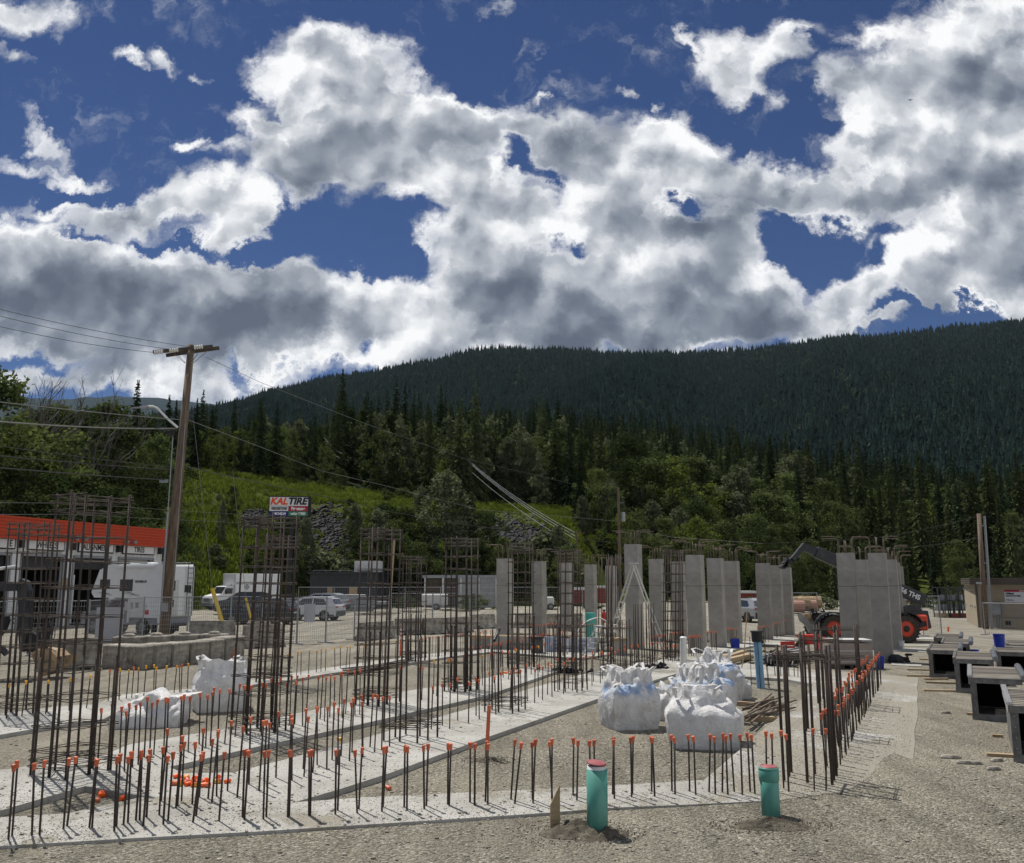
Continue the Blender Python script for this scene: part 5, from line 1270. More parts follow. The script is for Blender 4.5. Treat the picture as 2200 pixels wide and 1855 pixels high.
# buckets, jugs
def bucket(px, py, r, h, m, label, z=0.0, name='bucket', tilt=0):
    g = G(px, py, z); root = thing(name, label, 'bucket', (g.x, g.y, z), rng.random() * 6)
    b = MB(); n = 20
    prof = [(r * .82, 0), (r * .98, h * .94), (r * 1.06, h * .95), (r * 1.06, h), (r * .97, h), (r * .80, .012)]
    b.lathe(prof, n); b.build('pail', m, root)
    b = MB(); b.tube([(r * math.cos(t), -.02 - r * .35 * math.sin(t), h * .93 - r * .9 * math.sin(t)) for t in np.linspace(0, math.pi, 9)], .005, 5); b.build('handle', M['galv'], root)
    return root
bucket(1890, 1437, .15, .36, M['blue'], 'blue bucket on the ground at the end of the double dowel row')
bucket(2148.0, 1391, .155, .37, M['blue'], 'blue bucket standing on top of a column form', z=.745)
bucket(2094, 1414, .155, .28, M['blue'], 'blue bucket on the ground, only its rim showing between the column forms')
bucket(1936, 1396, .14, .34, M['plastic_white'], 'white pail with a red mark in front of the farthest columns')
g = G(1580, 1396); r_ = thing('jug', 'dark blue square jug at the foot of a column', 'jug', g); b = MB(); b.bx(-.15, .15, -.12, .12, 0, .42); b.build('jug_body', M['blue'], r_, bevel=.03); b = MB(); b.bx(-.08, .08, -.03, .03, .42, .5); b.build('handle', M['timber'], r_)
# fire extinguisher
g = G(1298, 1352); r_ = thing('fire_extinguisher', 'red extinguisher hanging beside the slim column', 'extinguisher', (g.x, g.y, 0)); b = MB(); b.lathe([(.09, .35), (.11, .4), (.11, .85), (.05, .98)], 14); b.build('cylinder', M['red'], r_); b = MB(); b.bx(-.05, .09, -.03, .03, .98, 1.06); b.tube([(0, 0, -.05), (0, 0, .36)], .025, 6); b.build('valve_and_stand', M['black'], r_)
# stepladders
def ladder(name, label, apex, l1, l2, Y, wdt, steps, brace=True):
    """A-frame: two rails each side; l1 front foot, l2 rear foot (photograph pixels), all near depth Y"""
    A = P(*apex, Y); F1 = G(*l1); F2 = G(*l2); root = thing(name, label, 'ladder', (A.x, Y, 0)); o0 = Vector((A.x, Y, 0))
    dirv = (F2 - F1); dirv.z = 0; dirv.normalize(); nrm = Vector((-dirv.y, dirv.x, 0)); sets = []
    for nm, F_, wd in (('front_rails', F1, wdt), ('rear_rails', F2, wdt * .9)):
        b = MB()
        for s_ in (-1, 1): b.bar(A - o0 + nrm * s_ * wd * .28 + (F_ - A).normalized() * .04, F_ - o0 + nrm * s_ * wd * .5, .055, .025)
        b.build(nm, M['alu'], root)
    for i in range(steps):
        t = (i + 1) / (steps + .8); c = A.lerp(F1, t) - o0; hw = wdt * lerp(.28, .5, t); b = MB(); b.bar(c - nrm * hw, c + nrm * hw, .09, .03); b.build('step', M['alu'], root)
    for i in range(steps // 2):
        t = (i + .7) / (steps / 2 + .3); c = A.lerp(F2, t) - o0; hw = wdt * lerp(.27, .45, t); b = MB(); b.bar(c - nrm * hw, c + nrm * hw, .03, .03); b.build('rear_rung', M['alu'], root)
    b = MB(); b.box(A - o0 + Vector((0, 0, .02)), (.25, wdt * .6, .05), math.atan2(dirv.y, dirv.x)); b.build('top_cap', M['offwhite'], root)
    if brace: b = MB(); b.bar(A.lerp(F1, .62) - o0, A.lerp(F2, .62) - o0, .03, .01); b.build('spreader', M['galv'], root)
ladder('stepladder', 'tall aluminium stepladder spread before the tallest column', (1361, 1212), (1302, 1404), (1432, 1408), 32.0, .75, 11)
ladder('stepladder', 'small aluminium stepladder at the foam boards', (1287, 1347), (1262, 1414), (1303, 1410), 30.5, .5, 5, False)
# hose
def hose(name, label, pts, r, m, cat='hose'):
    o0 = pts[0].copy(); o0.z = 0; out = []
    for i in range(len(pts) - 1):
        p0, p1, p2, p3 = pts[max(i - 1, 0)], pts[i], pts[i + 1], pts[min(i + 2, len(pts) - 1)]
        for k in range(5):
            t = k / 5; out.append(.5 * ((2 * p1) + (p2 - p0) * t + (2 * p0 - 5 * p1 + 4 * p2 - p3) * t * t + (3 * p1 - p0 - 3 * p2 + p3) * t ** 3) - o0)
    out.append(pts[-1] - o0); mb = MB(); mb.tube(out, r, 8); o = mb.build(name, m, smooth=True); o.location = o0; return tag(o, label, cat)
Yh = 31.0
hose('conduit', 'white hose bent in a loop over the foam boards', [P(*z3(x, y), Yh) for x, y in ((1205, 1330), (1240, 1260), (1310, 1190), (1420, 1150), (1500, 1170), (1545, 1215), (1540, 1290), (1555, 1420))], .022, M['plastic_white'])
hose('cable', 'pale cable hanging from a post down to the gravel behind the bags', [P(*z4(x, y), 27) for x, y in ((1240, 940), (1232, 1050), (1222, 1200), (1212, 1350), (1195, 1480), (1170, 1590))], .016, M['timber'], 'cable')
hose('cable', 'dark thin cable across the gravel behind the bulk bags', [G(*zd(x, y), .03) for x, y in ((520, 400), (570, 450), (640, 490), (760, 525), (900, 530))], .012, M['dark_wire'], 'cable')
# piles of wood, forms and steel: each piece its own
q = random.Random(3)
def stick(name, label, a, b, w, h, m, cat, z=.0, group=None):
    g = a.copy(); g.z = z; mb = MB(); mb.bar((0, 0, h / 2), tuple((b - a)) if abs(b.z - a.z) > 1e-6 else (b.x - a.x, b.y - a.y, h / 2), w, h); o = mb.build(name, m); o.location = g; return tag(o, label, cat, group)
for i, (x0, y0, x1, y1, z, nm) in enumerate([(745, 1500, 1210, 1375, .0, 'lowest'), (760, 1490, 1215, 1368, .10, 'second lowest'), (925, 1478, 1240, 1402, .12, 'middle'), (935, 1485, 1255, 1410, .22, 'upper middle'), (1000, 1510, 1285, 1432, .05, 'foremost'), (985, 1500, 1275, 1420, .16, 'second foremost'), (800, 1500, 1190, 1380, .24, 'topmost')]):
    a = G(*z4(x0, y0), z); b = G(*z4(x1, y1), z); stick('plank', nm + ' plank of the lumber stack behind the bulk bags', a, b, .19, .075, M['timber'], 'plank', z, 'planks of the lumber stack')
for i in range(9):
    a = G(*zd(845 + 12 * (i % 3), 330 - 26 * (i // 3)), .1 + .11 * (i // 3)); b = G(*zd(1150 + 50 * (i % 3), 235 - 22 * (i // 3) + 20 * (i % 3)), .1 + .11 * (i // 3))
    a.z = b.z = .06 + .12 * (i // 3); stick('steel_form', 'grey steel form in the %s layer behind the blue pipe' % ('bottom', 'middle', 'top')[i // 3], a, b, .16, .07, M['steel'] if i % 3 else M['galv'], 'form panel', .06 + .12 * (i // 3), 'grey form panels in the pile')
for i, (x, y) in enumerate(((505, 755), (508, 800))):
    g = P(1620 + x / 6.973, 1280 + y / 6.973, 31); b = MB(); b.box((0, 0, 0), (.5, .05, .13), R(8)); o = b.build('form_tag', M['red']); o.location = g; o.location.z = .35 + .17 * (1 - i); tag(o, ('upper' if i == 0 else 'lower') + ' red plate on the grey form pile', 'plate', 'red plates on the form pile')
mb = MB()
for i in range(150):
    g = G(*zd(q.uniform(850, 1120), q.uniform(330, 395))); s_ = Vector((q.uniform(-.25, .25), q.uniform(-.25, .25), q.uniform(-.1, .2))); z_ = q.uniform(.06, .42)
    mb.bar(Vector((g.x, g.y, z_)) - s_ * .5, Vector((g.x, g.y, z_)) + s_ * .5, .03, .03)
tag(mb.build('clamp_heap', M['black'], fix=False), 'tangled heap of black steel clamps in front of the form pile', 'clamps', kind='stuff')
for i in range(14):
    x0, y0 = 640 + q.uniform(0, 90), 900 + q.uniform(-120, 30); x1, y1 = 880 + q.uniform(0, 290), 690 + q.uniform(-10, 70)
    a = G(*zd(x0, y0), .1); b = G(*zd(x1, y1), .1); a.z = b.z = .09 + .012 * i; stick('loose_rebar', 'bare brown steel bar lying across the two timbers', a, b, .028, .028, M['rebar_old'], 'rebar', .09 + .012 * i, 'loose steel bars on timbers')
stick('timber_support', 'timber under the far end of the loose steel bars', G(*zd(560, 730)), G(*zd(1060, 770)), .10, .09, M['timber'], 'timber'); stick('timber_support', 'timber under the near end of the loose steel bars', G(*zd(640, 880)), G(*zd(945, 885)), .10, .09, M['timber'], 'timber')
for i in range(9):
    a = G(*zb(815 + q.uniform(-20, 60), 335 + q.uniform(-14, 12)), .05); b = G(*zb(1330 + q.uniform(-60, 40), 265 + q.uniform(-30, 15)), .05); a.z = b.z = .03 + .035 * (i // 3)
    stick('steel_section', 'long dark steel length in the bundle behind the tall cage', a, b, .07, .03, M['rebar_old'] if i % 2 else M['dark_grey'], 'steel section', .03 + .035 * (i // 3), 'bundled steel sections')
for i, (x0, y0, x1, y1, lab) in enumerate([(690, 362, 880, 366, 'pale wooden strip touching the third column form'), (695, 315, 860, 320, 'wooden strip next farther out by the third column form'), (825, 388, 1000, 386, 'short brown wooden strip on the gravel before the forms'), (835, 412, 1060, 420, 'wooden strip ending at the large slatted form'), (820, 472, 1095, 480, 'longest pale wooden strip on the gravel before the forms'), (1335, 815, 1415, 820, 'short wooden strip under the side of the closest form'), (1293, 958, 1495, 970, 'thick pale wooden strip under the closest form'), (1150, 650, 1200, 655, 'wood scrap under the corner of a column form'), (790, 237, 850, 240, 'farthest wooden strip before the forms')]):
    a = G(*ze(x0, y0), 0); b = G(*ze(x1, y1), 0); stick('wooden_strip', lab, a, b, .09, .045, M['timber'], 'timber', 0, 'wooden strips by the column forms')
# tool bag with drill
g = G(1925, 1424); r_ = thing('tool_bag', 'black tool bag lying open at the foot of the near column', 'bag', g); b = MB(); b.lathe([(.22, 0), (.26, .06), (.22, .2), (.1, .26)], 10); b.bar((.1, 0, .12), (.4, 0, .1), .16, .14); b.build('bag_body', M['black'], r_)
g = G(1950, 1423); r_ = thing('drill', 'black cordless drill standing beside the tool bag', 'drill', g); b = MB(); b.bx(-.07, .07, -.05, .05, 0, .06); b.bar((0, 0, .05), (0, 0, .22), .05); b.bar((-.06, 0, .24), (.14, 0, .24), .07); b.tube([(.14, 0, .24), (.22, 0, .24)], .018, 8, .01); b.build('drill_body', M['black'], r_)
g = G(1415, 1441); mb = MB()
for i in range(60): a = Vector((q.gauss(0, .15), q.gauss(0, .1), abs(q.gauss(.06, .06)))); mb.box(a, (.14, .10, .07), q.random() * 3, q.random(), q.random())
o = mb.build('bin_bag', M['black']); o.location = g; tag(o, 'crumpled black bag behind the upright bulk bag with blue print', 'bag')
g = G(1215, 1446); mb = MB()
for i in range(40): a = Vector((q.gauss(0, .3), q.gauss(0, .1), abs(q.gauss(.04, .04)))); mb.box(a, (.14, .08, .06), q.random() * 3, q.random(), q.random())
o = mb.build('tarpaulin', M['black']); o.location = g; tag(o, 'crumpled dark tarpaulin among the far capped bars', 'tarpaulin')
# wheelbarrow
g = G(1738, 1400); r_ = thing('wheelbarrow', 'red wheelbarrow before the telehandler front wheel', 'wheelbarrow', g, R(5)); b = MB(); b.prism([(-.40, .62), (.40, .62), (.22, .28), (-.10, .28)], -.3, .3); b.build('tray', M['red'], r_)
b = MB(); b.lathe([(.18, -.04), (.2, 0), (.18, .04)], 16, (-.35, 0, .2), Matrix.Rotation(R(90), 3, 'X')); b.build('wheel', M['tyre'], r_); b = MB(); [b.bar((-.35, s * .05, .2), (.95, s * .3, .5), .04) for s in (-1, 1)]; [b.bar((.3, s * .2, .3), (.35, s * .25, 0), .03) for s in (-1, 1)]; b.build('frame', M['timber'], r_)
g = G(1778, 1420); r_ = thing('hand_saw_case', 'yellow and white tool case standing beside the pallet crate', 'tool case', g); b = MB(); b.bx(-.12, .12, -.05, .05, 0, .4); b.build('case', M['yellow'], r_, bevel=.02); b = MB(); b.bx(-.04, .06, -.056, -.05, .12, .38); b.build('label_panel', M['white'], r_)
g = G(1773, 1408); r_ = thing('red_toolbox', 'red and silver box tilted behind the yellow tool case', 'toolbox', g, R(20)); b = MB(); b.box((0, 0, .35), (.34, .3, .5), 0, 0, R(24)); b.build('box_body', M['red'], r_); b = MB(); b.box((.13, -.01, .34), (.14, .31, .5), 0, 0, R(24)); b.build('silver_end', M['galv'], r_)

# ---------------------------------------------------------------- column forms at the right
M['slat'] = mat('grey_slats', (.20, .18, .15), .85, 0, .4, 2.2, bump=.3, bscale=10, stretch=(.7, 9, 1), col2=(.31, .28, .235), split=.58, objvar=.12)
def vary_boards(m, lo, hi):
    nt = m.node_tree; b = [n for n in nt.nodes if n.type == 'BSDF_PRINCIPLED'][0]; src = b.inputs['Base Color'].links[0].from_socket
    ge = nt.nodes.new('ShaderNodeNewGeometry'); mr = nt.nodes.new('ShaderNodeMapRange'); mr.inputs[3].default_value = lo; mr.inputs[4].default_value = hi
    vm = nt.nodes.new('ShaderNodeVectorMath'); vm.operation = 'SCALE'; nt.links.new(ge.outputs['Random Per Island'], mr.inputs[0]); nt.links.new(src, vm.inputs[0]); nt.links.new(mr.outputs[0], vm.inputs['Scale']); nt.links.new(vm.outputs[0], b.inputs['Base Color'])
vary_boards(M['slat'], .45, 1.35)
M['form_frame'] = mat('form_steel', (.15, .148, .14), .7, .2, .3, 4, col2=(.25, .24, .22), split=.58, objvar=.12)
def column_form(px, py, label, w=.74, d=2.6, h=.74, rz=R(-27), tube_=True, teeth=False, over=.0):
    g = G(px, py); root = thing('column_form', label, 'column form', g, rz, 'steel and timber column forms'); t = .085
    n = 22                                                       # slatted lid, slats run across
    b = MB()
    for i in range(n): b.bx(-.02, w + over, i * d / n + .010, (i + 1) * d / n - .010, h - .03, h + (.006 if i % 2 else 0))
    b.build('lid', M['slat'], root)
    b = MB(); b.bx(-.03, w + over + .01, -.04, .0, h - .10, h + .004); b.bx(-.03, w + over + .01, d, d + .04, h - .10, h + .004); b.bx(.02, w - .02, 0, .04, h - .10, h - .032); b.build('lid_frame', M['form_frame'], root)
    for nm, x0, x1 in (('side_panel', 0, t), ('side_panel', w - t, w)):
        b = MB(); b.bx(x0, x1, .001, d - .001, .0, h - .10); b.bx(x0 - .012, x1 + .012, -.03, .02, -.01, h - .102); b.build(nm, M['slat'] if x0 else M['form_frame'], root)
    b = MB(); b.bx(t + .003, w - t - .003, d * .62, d * .62 + .02, .06, h - .11); b.build('shade_sheet', M['dark_int'], root)  # dark sheet added across the tunnel; its near-black colour stands in for shade
    b = MB(); b.bx(t + .002, w - t - .002, .01, d - .01, .0, .05); b.bx(-.02, w + .02, -.04, -.031, -.012, .10); b.bx(t + .01, w - t - .01, -.03, .03, .052, .11); b.build('floor_panel', M['form_frame'], root)
    b = MB()
    for z_ in (.2, .35, .5, .65):
        for x_ in (t * .5, w - t * .5): b.tube([(x_, -.038, z_), (x_, -.028, z_)], .012, 6)
    for k in range(5): b.tube([(.1 + k * (w - .2) / 4, -.05, h - .05), (.1 + k * (w - .2) / 4, -.038, h - .05)], .012, 6)
    b.build('bolt', M['galv'], root)
    if tube_:
        b = MB(); pts = [(w + over + .05, y_, h + .03) for y_ in np.linspace(-.08, d + .05, 60)]; b.tube(pts, .055, 12)
        for y_ in np.linspace(-.05, d, 34): b.tube([(w + over + .05, y_, h + .03), (w + over + .05, y_ + .03, h + .03)], .066, 10)
        b.build('edge_roll', M['galv'], root)
    b = MB(); b.bx(-.035, -.012, -.02, d, h - .12, h + .03); b.bx(.002, .02, -.02, d, h + .005, h + .035)
    if teeth: [b.bx(-.05, .03, y_, y_ + .04, h + .012, h + .05) for y_ in np.linspace(0, d - .1, 24)]
    b.build('edge_rail', M['alu'] if teeth else M['form_frame'], root)
    return root
column_form(2012, 1419, 'farthest column form in the row, its lid just above the others')
column_form(2028, 1436, 'second farthest column form, half hidden by the one before it', tube_=True)
column_form(1999, 1456, 'column form with a clear view through its dark opening, first beside the bare gravel')
column_form(2056, 1488, 'column form with a wide slatted lid, between the see-through one and the toothed one', w=.82, h=.78)
column_form(2092, 1546, 'column form with white toothed edge and a ribbed roll, second closest to the camera', teeth=True, over=.12, h=.78)
column_form(2181, 1638, 'closest column form, cut by the edge of the picture', teeth=True, w=.9, h=.80, tube_=False)
column_form(2146, 1462, 'column form carrying the blue bucket', w=.80, h=.745, tube_=False)
column_form(2170, 1440, 'column form behind the one that carries the blue bucket', w=.9, tube_=False)

# scraps on the gravel by the forms, and a leaning black tube
for i, (x, y, l_, nm) in enumerate([(985, 640, .22, 'small flat stone on the gravel farthest from the closest form'), (1020, 975, .34, 'long pale flat stone on the bare gravel'), (1130, 1018, .26, 'flat stone beside the long pale one'), (1210, 1022, .20, 'small flat stone nearer the closest form'), (1370, 1000, .24, 'broken stone just before the closest form'), (1345, 1065, .22, 'pinkish broken stone before the closest form')]):
    g = G(*ze(x, y)); mb = MB(); mb.lathe([(l_ * .5, -.01), (l_ * .5, .02), (l_ * .36, .045), (l_ * .1, .05)], 7); o = mb.build('flat_stone', M['old_concrete']); o.location = g; o.scale = (1, .45, 1); o.rotation_euler = (0, 0, rng.uniform(-.3, .3)); tag(o, nm, 'stone', 'flat stones on the gravel')
a = P(*z3(310, 1395), 31.5); b_ = P(*z3(368, 1268), 32.2); mb = MB(); mb.tube([(0, 0, 0), tuple(b_ - a)], .055, 10); o = mb.build('black_tube', M['black']); o.location = a; tag(o, 'short black tube leaning on the long low concrete block', 'tube')
# ---------------------------------------------------------------- block wall, barriers
def block(px0, px1, py, h, depth, label, group, rz=None, m=None, name='concrete_block', bumps=True):
    a = G(px0, py if not isinstance(py, tuple) else py[0]); b = G(px1, py if not isinstance(py, tuple) else py[1]); d = b - a; L = d.length
    root = thing(name, label, 'concrete block', a, math.atan2(d.y, d.x) + rng.uniform(-.035, .035), group); mb = MB(); q2 = random.Random(int(px0))
    mb.bx(.01, L - .01, 0, depth, -.02, h); o = mb.build('block', M['old_concrete'], root, bevel=.035)
    if bumps:
        mb = MB()
        for k in range(max(1, int(L / .8))): mb.lathe([(.22, h - .02), (.2, h + .05), (.12, h + .09), (.02, h + .10)], 9, ((k + .5) * L / max(1, int(L / .8)), depth * .5, 0))
        mb.build('lifting_knob', M['old_concrete'], root)
    return root
BG = 'block wall in front of the fence'
hj = random.Random(4)
for x0, x1, y0, y1, lab in [(213, 304, 1437, 1440, 'widest block of the curved wall, at its outer end'), (304, 335, 1440, 1436, 'narrow block next to the widest one'), (335, 371, 1437, 1432, 'block of the wall with a dark stained corner'), (371, 408, 1432, 1428, 'middle block of the curved wall, below the pole'), (408, 452, 1428, 1424, 'block of the wall just past the pole'), (452, 485, 1424, 1420, 'last but one block of the curved wall'), (485, 530, 1420, 1414, 'last block of the curved wall, next to the cage')]:
    block(x0 + 2.4, x1 - 2.4, (y0, y1), .72 + hj.uniform(-.03, .04), .72, lab, BG, bumps=False)
for x0, x1, y, lab in [(236, 296, 1408, 'block in the back row of the wall, behind the widest'), (300, 352, 1405, 'block in the back row of the wall, before the pole foot'), (356, 420, 1402, 'block in the back row of the wall, beside the pole foot'), (424, 480, 1400, 'block at the end of the back row of the wall')]:
    block(x0, x1, y + 12, .78, .6, lab, BG)
def barrier(px0, py0, px1, py1, label, h=.80):
    a = G(px0, py0); b = G(px1, py1); d = b - a; L = d.length; root = thing('road_barrier', label, 'barrier', a, math.atan2(d.y, d.x), 'concrete road barriers')
    mb = MB(); mb.prism([(-.3, 0), (-.3, .08), (-.14, .30), (-.09, h), (.09, h), (.14, .30), (.3, .08), (.3, 0)], .01, L - .01, 'yz'); mb.build('barrier_body', M['old_concrete'], root)
    mb = MB(); mb.bx(L * .2, L * .2 + .3, -.31, .31, -.002, .06); mb.bx(L * .7, L * .7 + .3, -.31, .31, -.002, .06); mb.build('forklift_slot', M['black'], root)
barrier(110, 1438, 210, 1437, 'road barrier behind the tall cages, before the block wall', .9); barrier(405, 1372, 505, 1371, 'road barrier behind the curved block wall'); barrier(522, 1394, 606, 1389, 'road barrier seen through the cage under the sign', .9)
barrier(771, 1378, 842, 1371, 'slanting first barrier of the long line, end face showing'); barrier(847, 1365, 905, 1364, 'barrier of the long line behind the delineator'); barrier(908, 1364, 955, 1362, 'barrier in the middle of the long line'); barrier(958, 1362, 1010, 1358, 'barrier of the long line behind the plywood topped block')
barrier(1012, 1352, 1062, 1350, 'short far barrier ending at the first column'); barrier(1108, 1350, 1140, 1349, 'far barrier between the first two columns'); barrier(1172, 1350, 1250, 1348, 'far barrier between second and fourth column')
# ---------------------------------------------------------------- utility pole with crossarms and street lamp
Yp = 42.4; pb = G(351, 1371); top = P(411, 742, Yp); root = thing('utility_pole', 'tall leaning wooden utility pole with double crossarm and street lamp', 'utility pole', pb)
def lp(px, py, dy=0.0): return P(px, py, Yp + dy) - pb
mb = MB(); mb.tube([Vector((0, 0, -.3)), (top - pb) * .5, top - pb], .27, 18, .16); smooth_by_angle(mb.build('pole', M['wood_pole'], root))
mb = MB(); mb.tube([lp(342, 1371, -.1) + Vector((0, 0, -.2)), lp(361, 1100, -.2)], .06, 8); mb.tube([lp(361, 1100, -.2), lp(372, 930, -.2)], .03, 8); mb.tube([lp(364, 1372, -.3), lp(398, 910, -.3)], .018, 6); mb.build('cable_riser', M['galv'], root)
for i, (a, b, dy) in enumerate((((329, 757), (457, 745), -.28), ((357, 764), (471, 748), .28))):
    mb = MB(); mb.bar(lp(*a, dy), lp(*b, dy + .3), .13, .16); mb.build('crossarm', M['bark'], root)
for a, b in (((375, 762), (398, 781)), ((425, 760), (411, 781)), ((445, 755), (412, 783)), ((383, 764), (398, 780))):
    mb = MB(); mb.bar(lp(*a, -.36), lp(*b, -.2), .04, .015); mb.build('brace', M['galv'], root)
for (x, y, n_, sx) in ((333, 758, 4, 1), (366, 754, 4, 1), (419, 747, 4, 1)):
    for k in range(n_):
        mb = MB(); c = lp(x + k * 5, y - k * .6, -.45); mb.lathe([(.03, -.03), (.10, -.02), (.105, .02), (.03, .03)], 12, c, Matrix.Rotation(R(90), 3, 'Y')); mb.build('insulator', M['plastic_white'], root)
mb = MB(); mb.tube([lp(382, 919, -.2), lp(360, 900, -.4), lp(338, 877, -.6), lp(328, 873, -.7), lp(318, 873, -.8)], .055, 9); mb.build('lamp_arm', M['white'], root)
mb = MB(); mb.bar(lp(319, 873, -.8), lp(302, 876, -.9), .22, .10); mb.bar(lp(302, 876, -.9), lp(286, 876.5, -.95), .16, .05); mb.build('lamp_head', M['galv'], root)
for (x, y, w_, h_) in ((353, 1034, .42, .16), (354, 1305, .32, .40)):
    mb = MB(); mb.box(lp(x if w_ < .4 else x - 1, y, -.32), (w_, .03, h_)); mb.build('number_plate', M['galv'], root)
mb = MB(); q = random.Random(9)
for k in range(14):
    p0 = lp(378, 922, -.2); pts = [p0 + Vector((-q.uniform(0, 1) * t * .9, -.1, -.5 * math.sin(t * 3) * q.uniform(.2, 1))) for t in np.linspace(0, 1, 5)]; mb.tube(pts, .014, 4)
mb.build('cable_tangle', M['dark_wire'], root)
# wires
def wire(label, pts, r=.018, sag=.0, m='wire', group='overhead wires'):
    out = []
    for a, b in zip(pts, pts[1:]):
        for k in range(12): t = k / 12; out.append(a.lerp(b, t) - Vector((0, 0, sag * 4 * t * (1 - t))))
    out.append(pts[-1]); o0 = pts[0].copy(); mb = MB(); mb.tube([p - o0 for p in out], r, 5, caps=False); o = mb.build('power_line', M[m], fix=False); o.location = o0; return tag(o, label, 'wire', group)
Yl = 33.0
wire('highest thin wire running to the crossarm from the edge', [P(-60, 650, Yl), P(419, 747, Yp)], .012, .15, 'dark_wire'); wire('second thin wire running to the crossarm from the edge', [P(-60, 664, Yl), P(366, 751, Yp)], .012, .15, 'dark_wire'); wire('lowest of the three thin wires running to the crossarm', [P(-60, 688, Yl), P(333, 758, Yp)], .012, .15, 'dark_wire')
wire('wire meeting the pole just above the lamp arm', [P(-60, 857, Yl), P(385, 902, Yp)], .018, .05); wire('thick twisted cable meeting the pole at the lamp arm', [P(-60, 901, Yl), P(378, 921, Yp)], .032, .12)
wire('cable across the trees, ending at the pole below the lamp', [P(-60, 950, Yl), P(365, 1004, Yp)], .014, .05, 'dark_wire'); wire('telephone cable across the trees, upper of the pair', [P(-60, 974, Yl), P(372, 1010, Yp)], .02, .04, 'dark_wire'); wire('telephone cable across the trees, lower of the pair', [P(-60, 1000, Yl), P(366, 1032, Yp)], .024, .04, 'dark_wire')
wire('pale wire low over the tyre shop, upper of the pair', [P(-60, 1079, 48), P(140, 1081, 60), P(620, 1112, 80)], .010, .02); wire('pale wire low over the tyre shop, lower of the pair', [P(-60, 1105, 48), P(140, 1105, 60), P(620, 1128, 80)], .010, .02)
wire('thin wire from the crossarm across the mountain', [P(443, 768, Yp), P(560, 822, 55), P(770, 905, 80), P(992, 984, 110), P(1250, 1045, 150)], .014, .0, 'wire')
wire('wire from the pole passing in front of the silvery poplar', [P(405, 903, Yp), P(550, 957, 52), P(690, 1012, 62), P(828, 1044, 70), P(1028, 1095, 84), P(1327, 1120, 92)], .013)
wire('thick cable from the pole passing over the tyre shop sign', [P(398, 1003, Yp), P(550, 1036, 52), P(667, 1061, 60), P(840, 1100, 70), P(1018, 1130, 78), P(1327, 1168, 90)], .02, 0, 'dark_wire')
wire('wire running on behind the columns to the far pole', [P(1327, 1135, 92), P(1450, 1155, 88), P(1640, 1168, 80)], .008); wire('wire from the far wooden pole down toward the boom, upper one', [P(1640, 1168, 80), P(1900, 1154, 62), P(2103, 1110, 52)], .007, .05, 'dark_wire'); wire('wire from the far wooden pole down toward the boom, lower one', [P(1640, 1200, 80), P(1940, 1178, 62), P(2104, 1156, 52)], .008, .05, 'dark_wire')
for i, (a, b, lab) in enumerate((((1000, 983), (1238, 1146), 'uppermost bright conductor slanting over the green bench'), ((1000, 985), (1238, 1153), 'second bright conductor slanting over the green bench'), ((998, 985), (1238, 1160), 'third bright conductor slanting over the green bench'), ((999, 1001), (1239, 1174), 'lowest bright conductor slanting over the green bench'))):
    wire(lab, [P(*a, 168), P(*b, 112)], .022, .8, 'bright_wire' if False else 'alu')
for i, (a, b, lab) in enumerate((((688, 925), (735, 975), 'short bright conductor among the conifers, upper'), ((690, 930), (730, 985), 'short bright conductor among the conifers, lower'), ((765, 995), (800, 1013), 'short bright conductor over the bench, near the olive conifer'))):
    wire(lab, [P(*a, 200), P(*b, 165)], .022, .8, 'alu')
for px, Y, topy, base, lab in ((998, 168, 980, None, 'slim power pole at the back of the bench carrying the bright conductors'), (1238, 112, 1140, 0, 'slim power pole low behind the first columns, at the end of the bright conductors'), (797, 165, 1008, None, 'thin power pole among the trees of the bench')):
    tp = P(px, topy, Y); z0 = land_z(tp.x / Y, Y); r_ = thing('power_pole', lab, 'utility pole', (tp.x, Y, z0)); mb = MB(); mb.tube([(0, 0, -.3), (0, 0, tp.z - z0)], .16, 8, .11); mb.build('pole', M['wood_pole'], r_); mb = MB(); mb.bar((-1.1, 0, tp.z - z0 - .3), (1.1, 0, tp.z - z0 - .3), .1); mb.build('crossarm', M['wood_pole'], r_)
tp = P(1328, 1048, 92); r_ = thing('transformer_pole', 'wooden pole with a grey can transformer behind the tallest column', 'utility pole', (tp.x, 92, 0)); mb = MB(); mb.tube([(0, 0, -.2), (0, 0, tp.z)], .17, 10, .12); mb.build('pole', M['wood_pole'], r_)
c = P(1338.5, 1111, 92); mb = MB(); mb.lathe([(.2, -.48), (.24, -.45), (.24, .42), (.2, .48)], 14, (c.x - tp.x, -.1, c.z)); mb.build('transformer', M['galv'], r_); mb = MB(); mb.bar((0, 0, tp.z - 1.6), (.5, -.1, tp.z - 1.6), .06); mb.build('bracket', M['galv'], r_)
wb = G(2118, 1352); tp = P(2103, 1104, wb.y); r_ = thing('utility_pole', 'leaning wooden pole in front of the site office', 'utility pole', wb); mb = MB(); mb.tube([(0, 0, -.2), tuple(tp - wb)], .15, 14, .11); smooth_by_angle(mb.build('pole', M['wood_pole'], r_)); mb = MB(); mb.box(P(2104, 1253, wb.y) - wb + Vector((-.1, -.15, 0)), (.3, .06, .12)); mb.build('bracket', M['galv'], r_)
wb = G(2131, 1352); tp = P(2115, 1109, wb.y); r_ = thing('steel_post', 'thin leaning steel mast beside the wooden pole at the office', 'mast', wb); mb = MB(); mb.tube([(0, 0, -.2), tuple(tp - wb)], .075, 10, .06); mb.build('mast', M['galv'], r_); mb = MB()
for py in (1130, 1210): mb.bar(P(2116 + (py - 1130) * .07, py, wb.y) - wb, P(2107 + (py - 1130) * .07, py, wb.y) - wb, .05)
mb.build('bracket', M['galv'], r_)
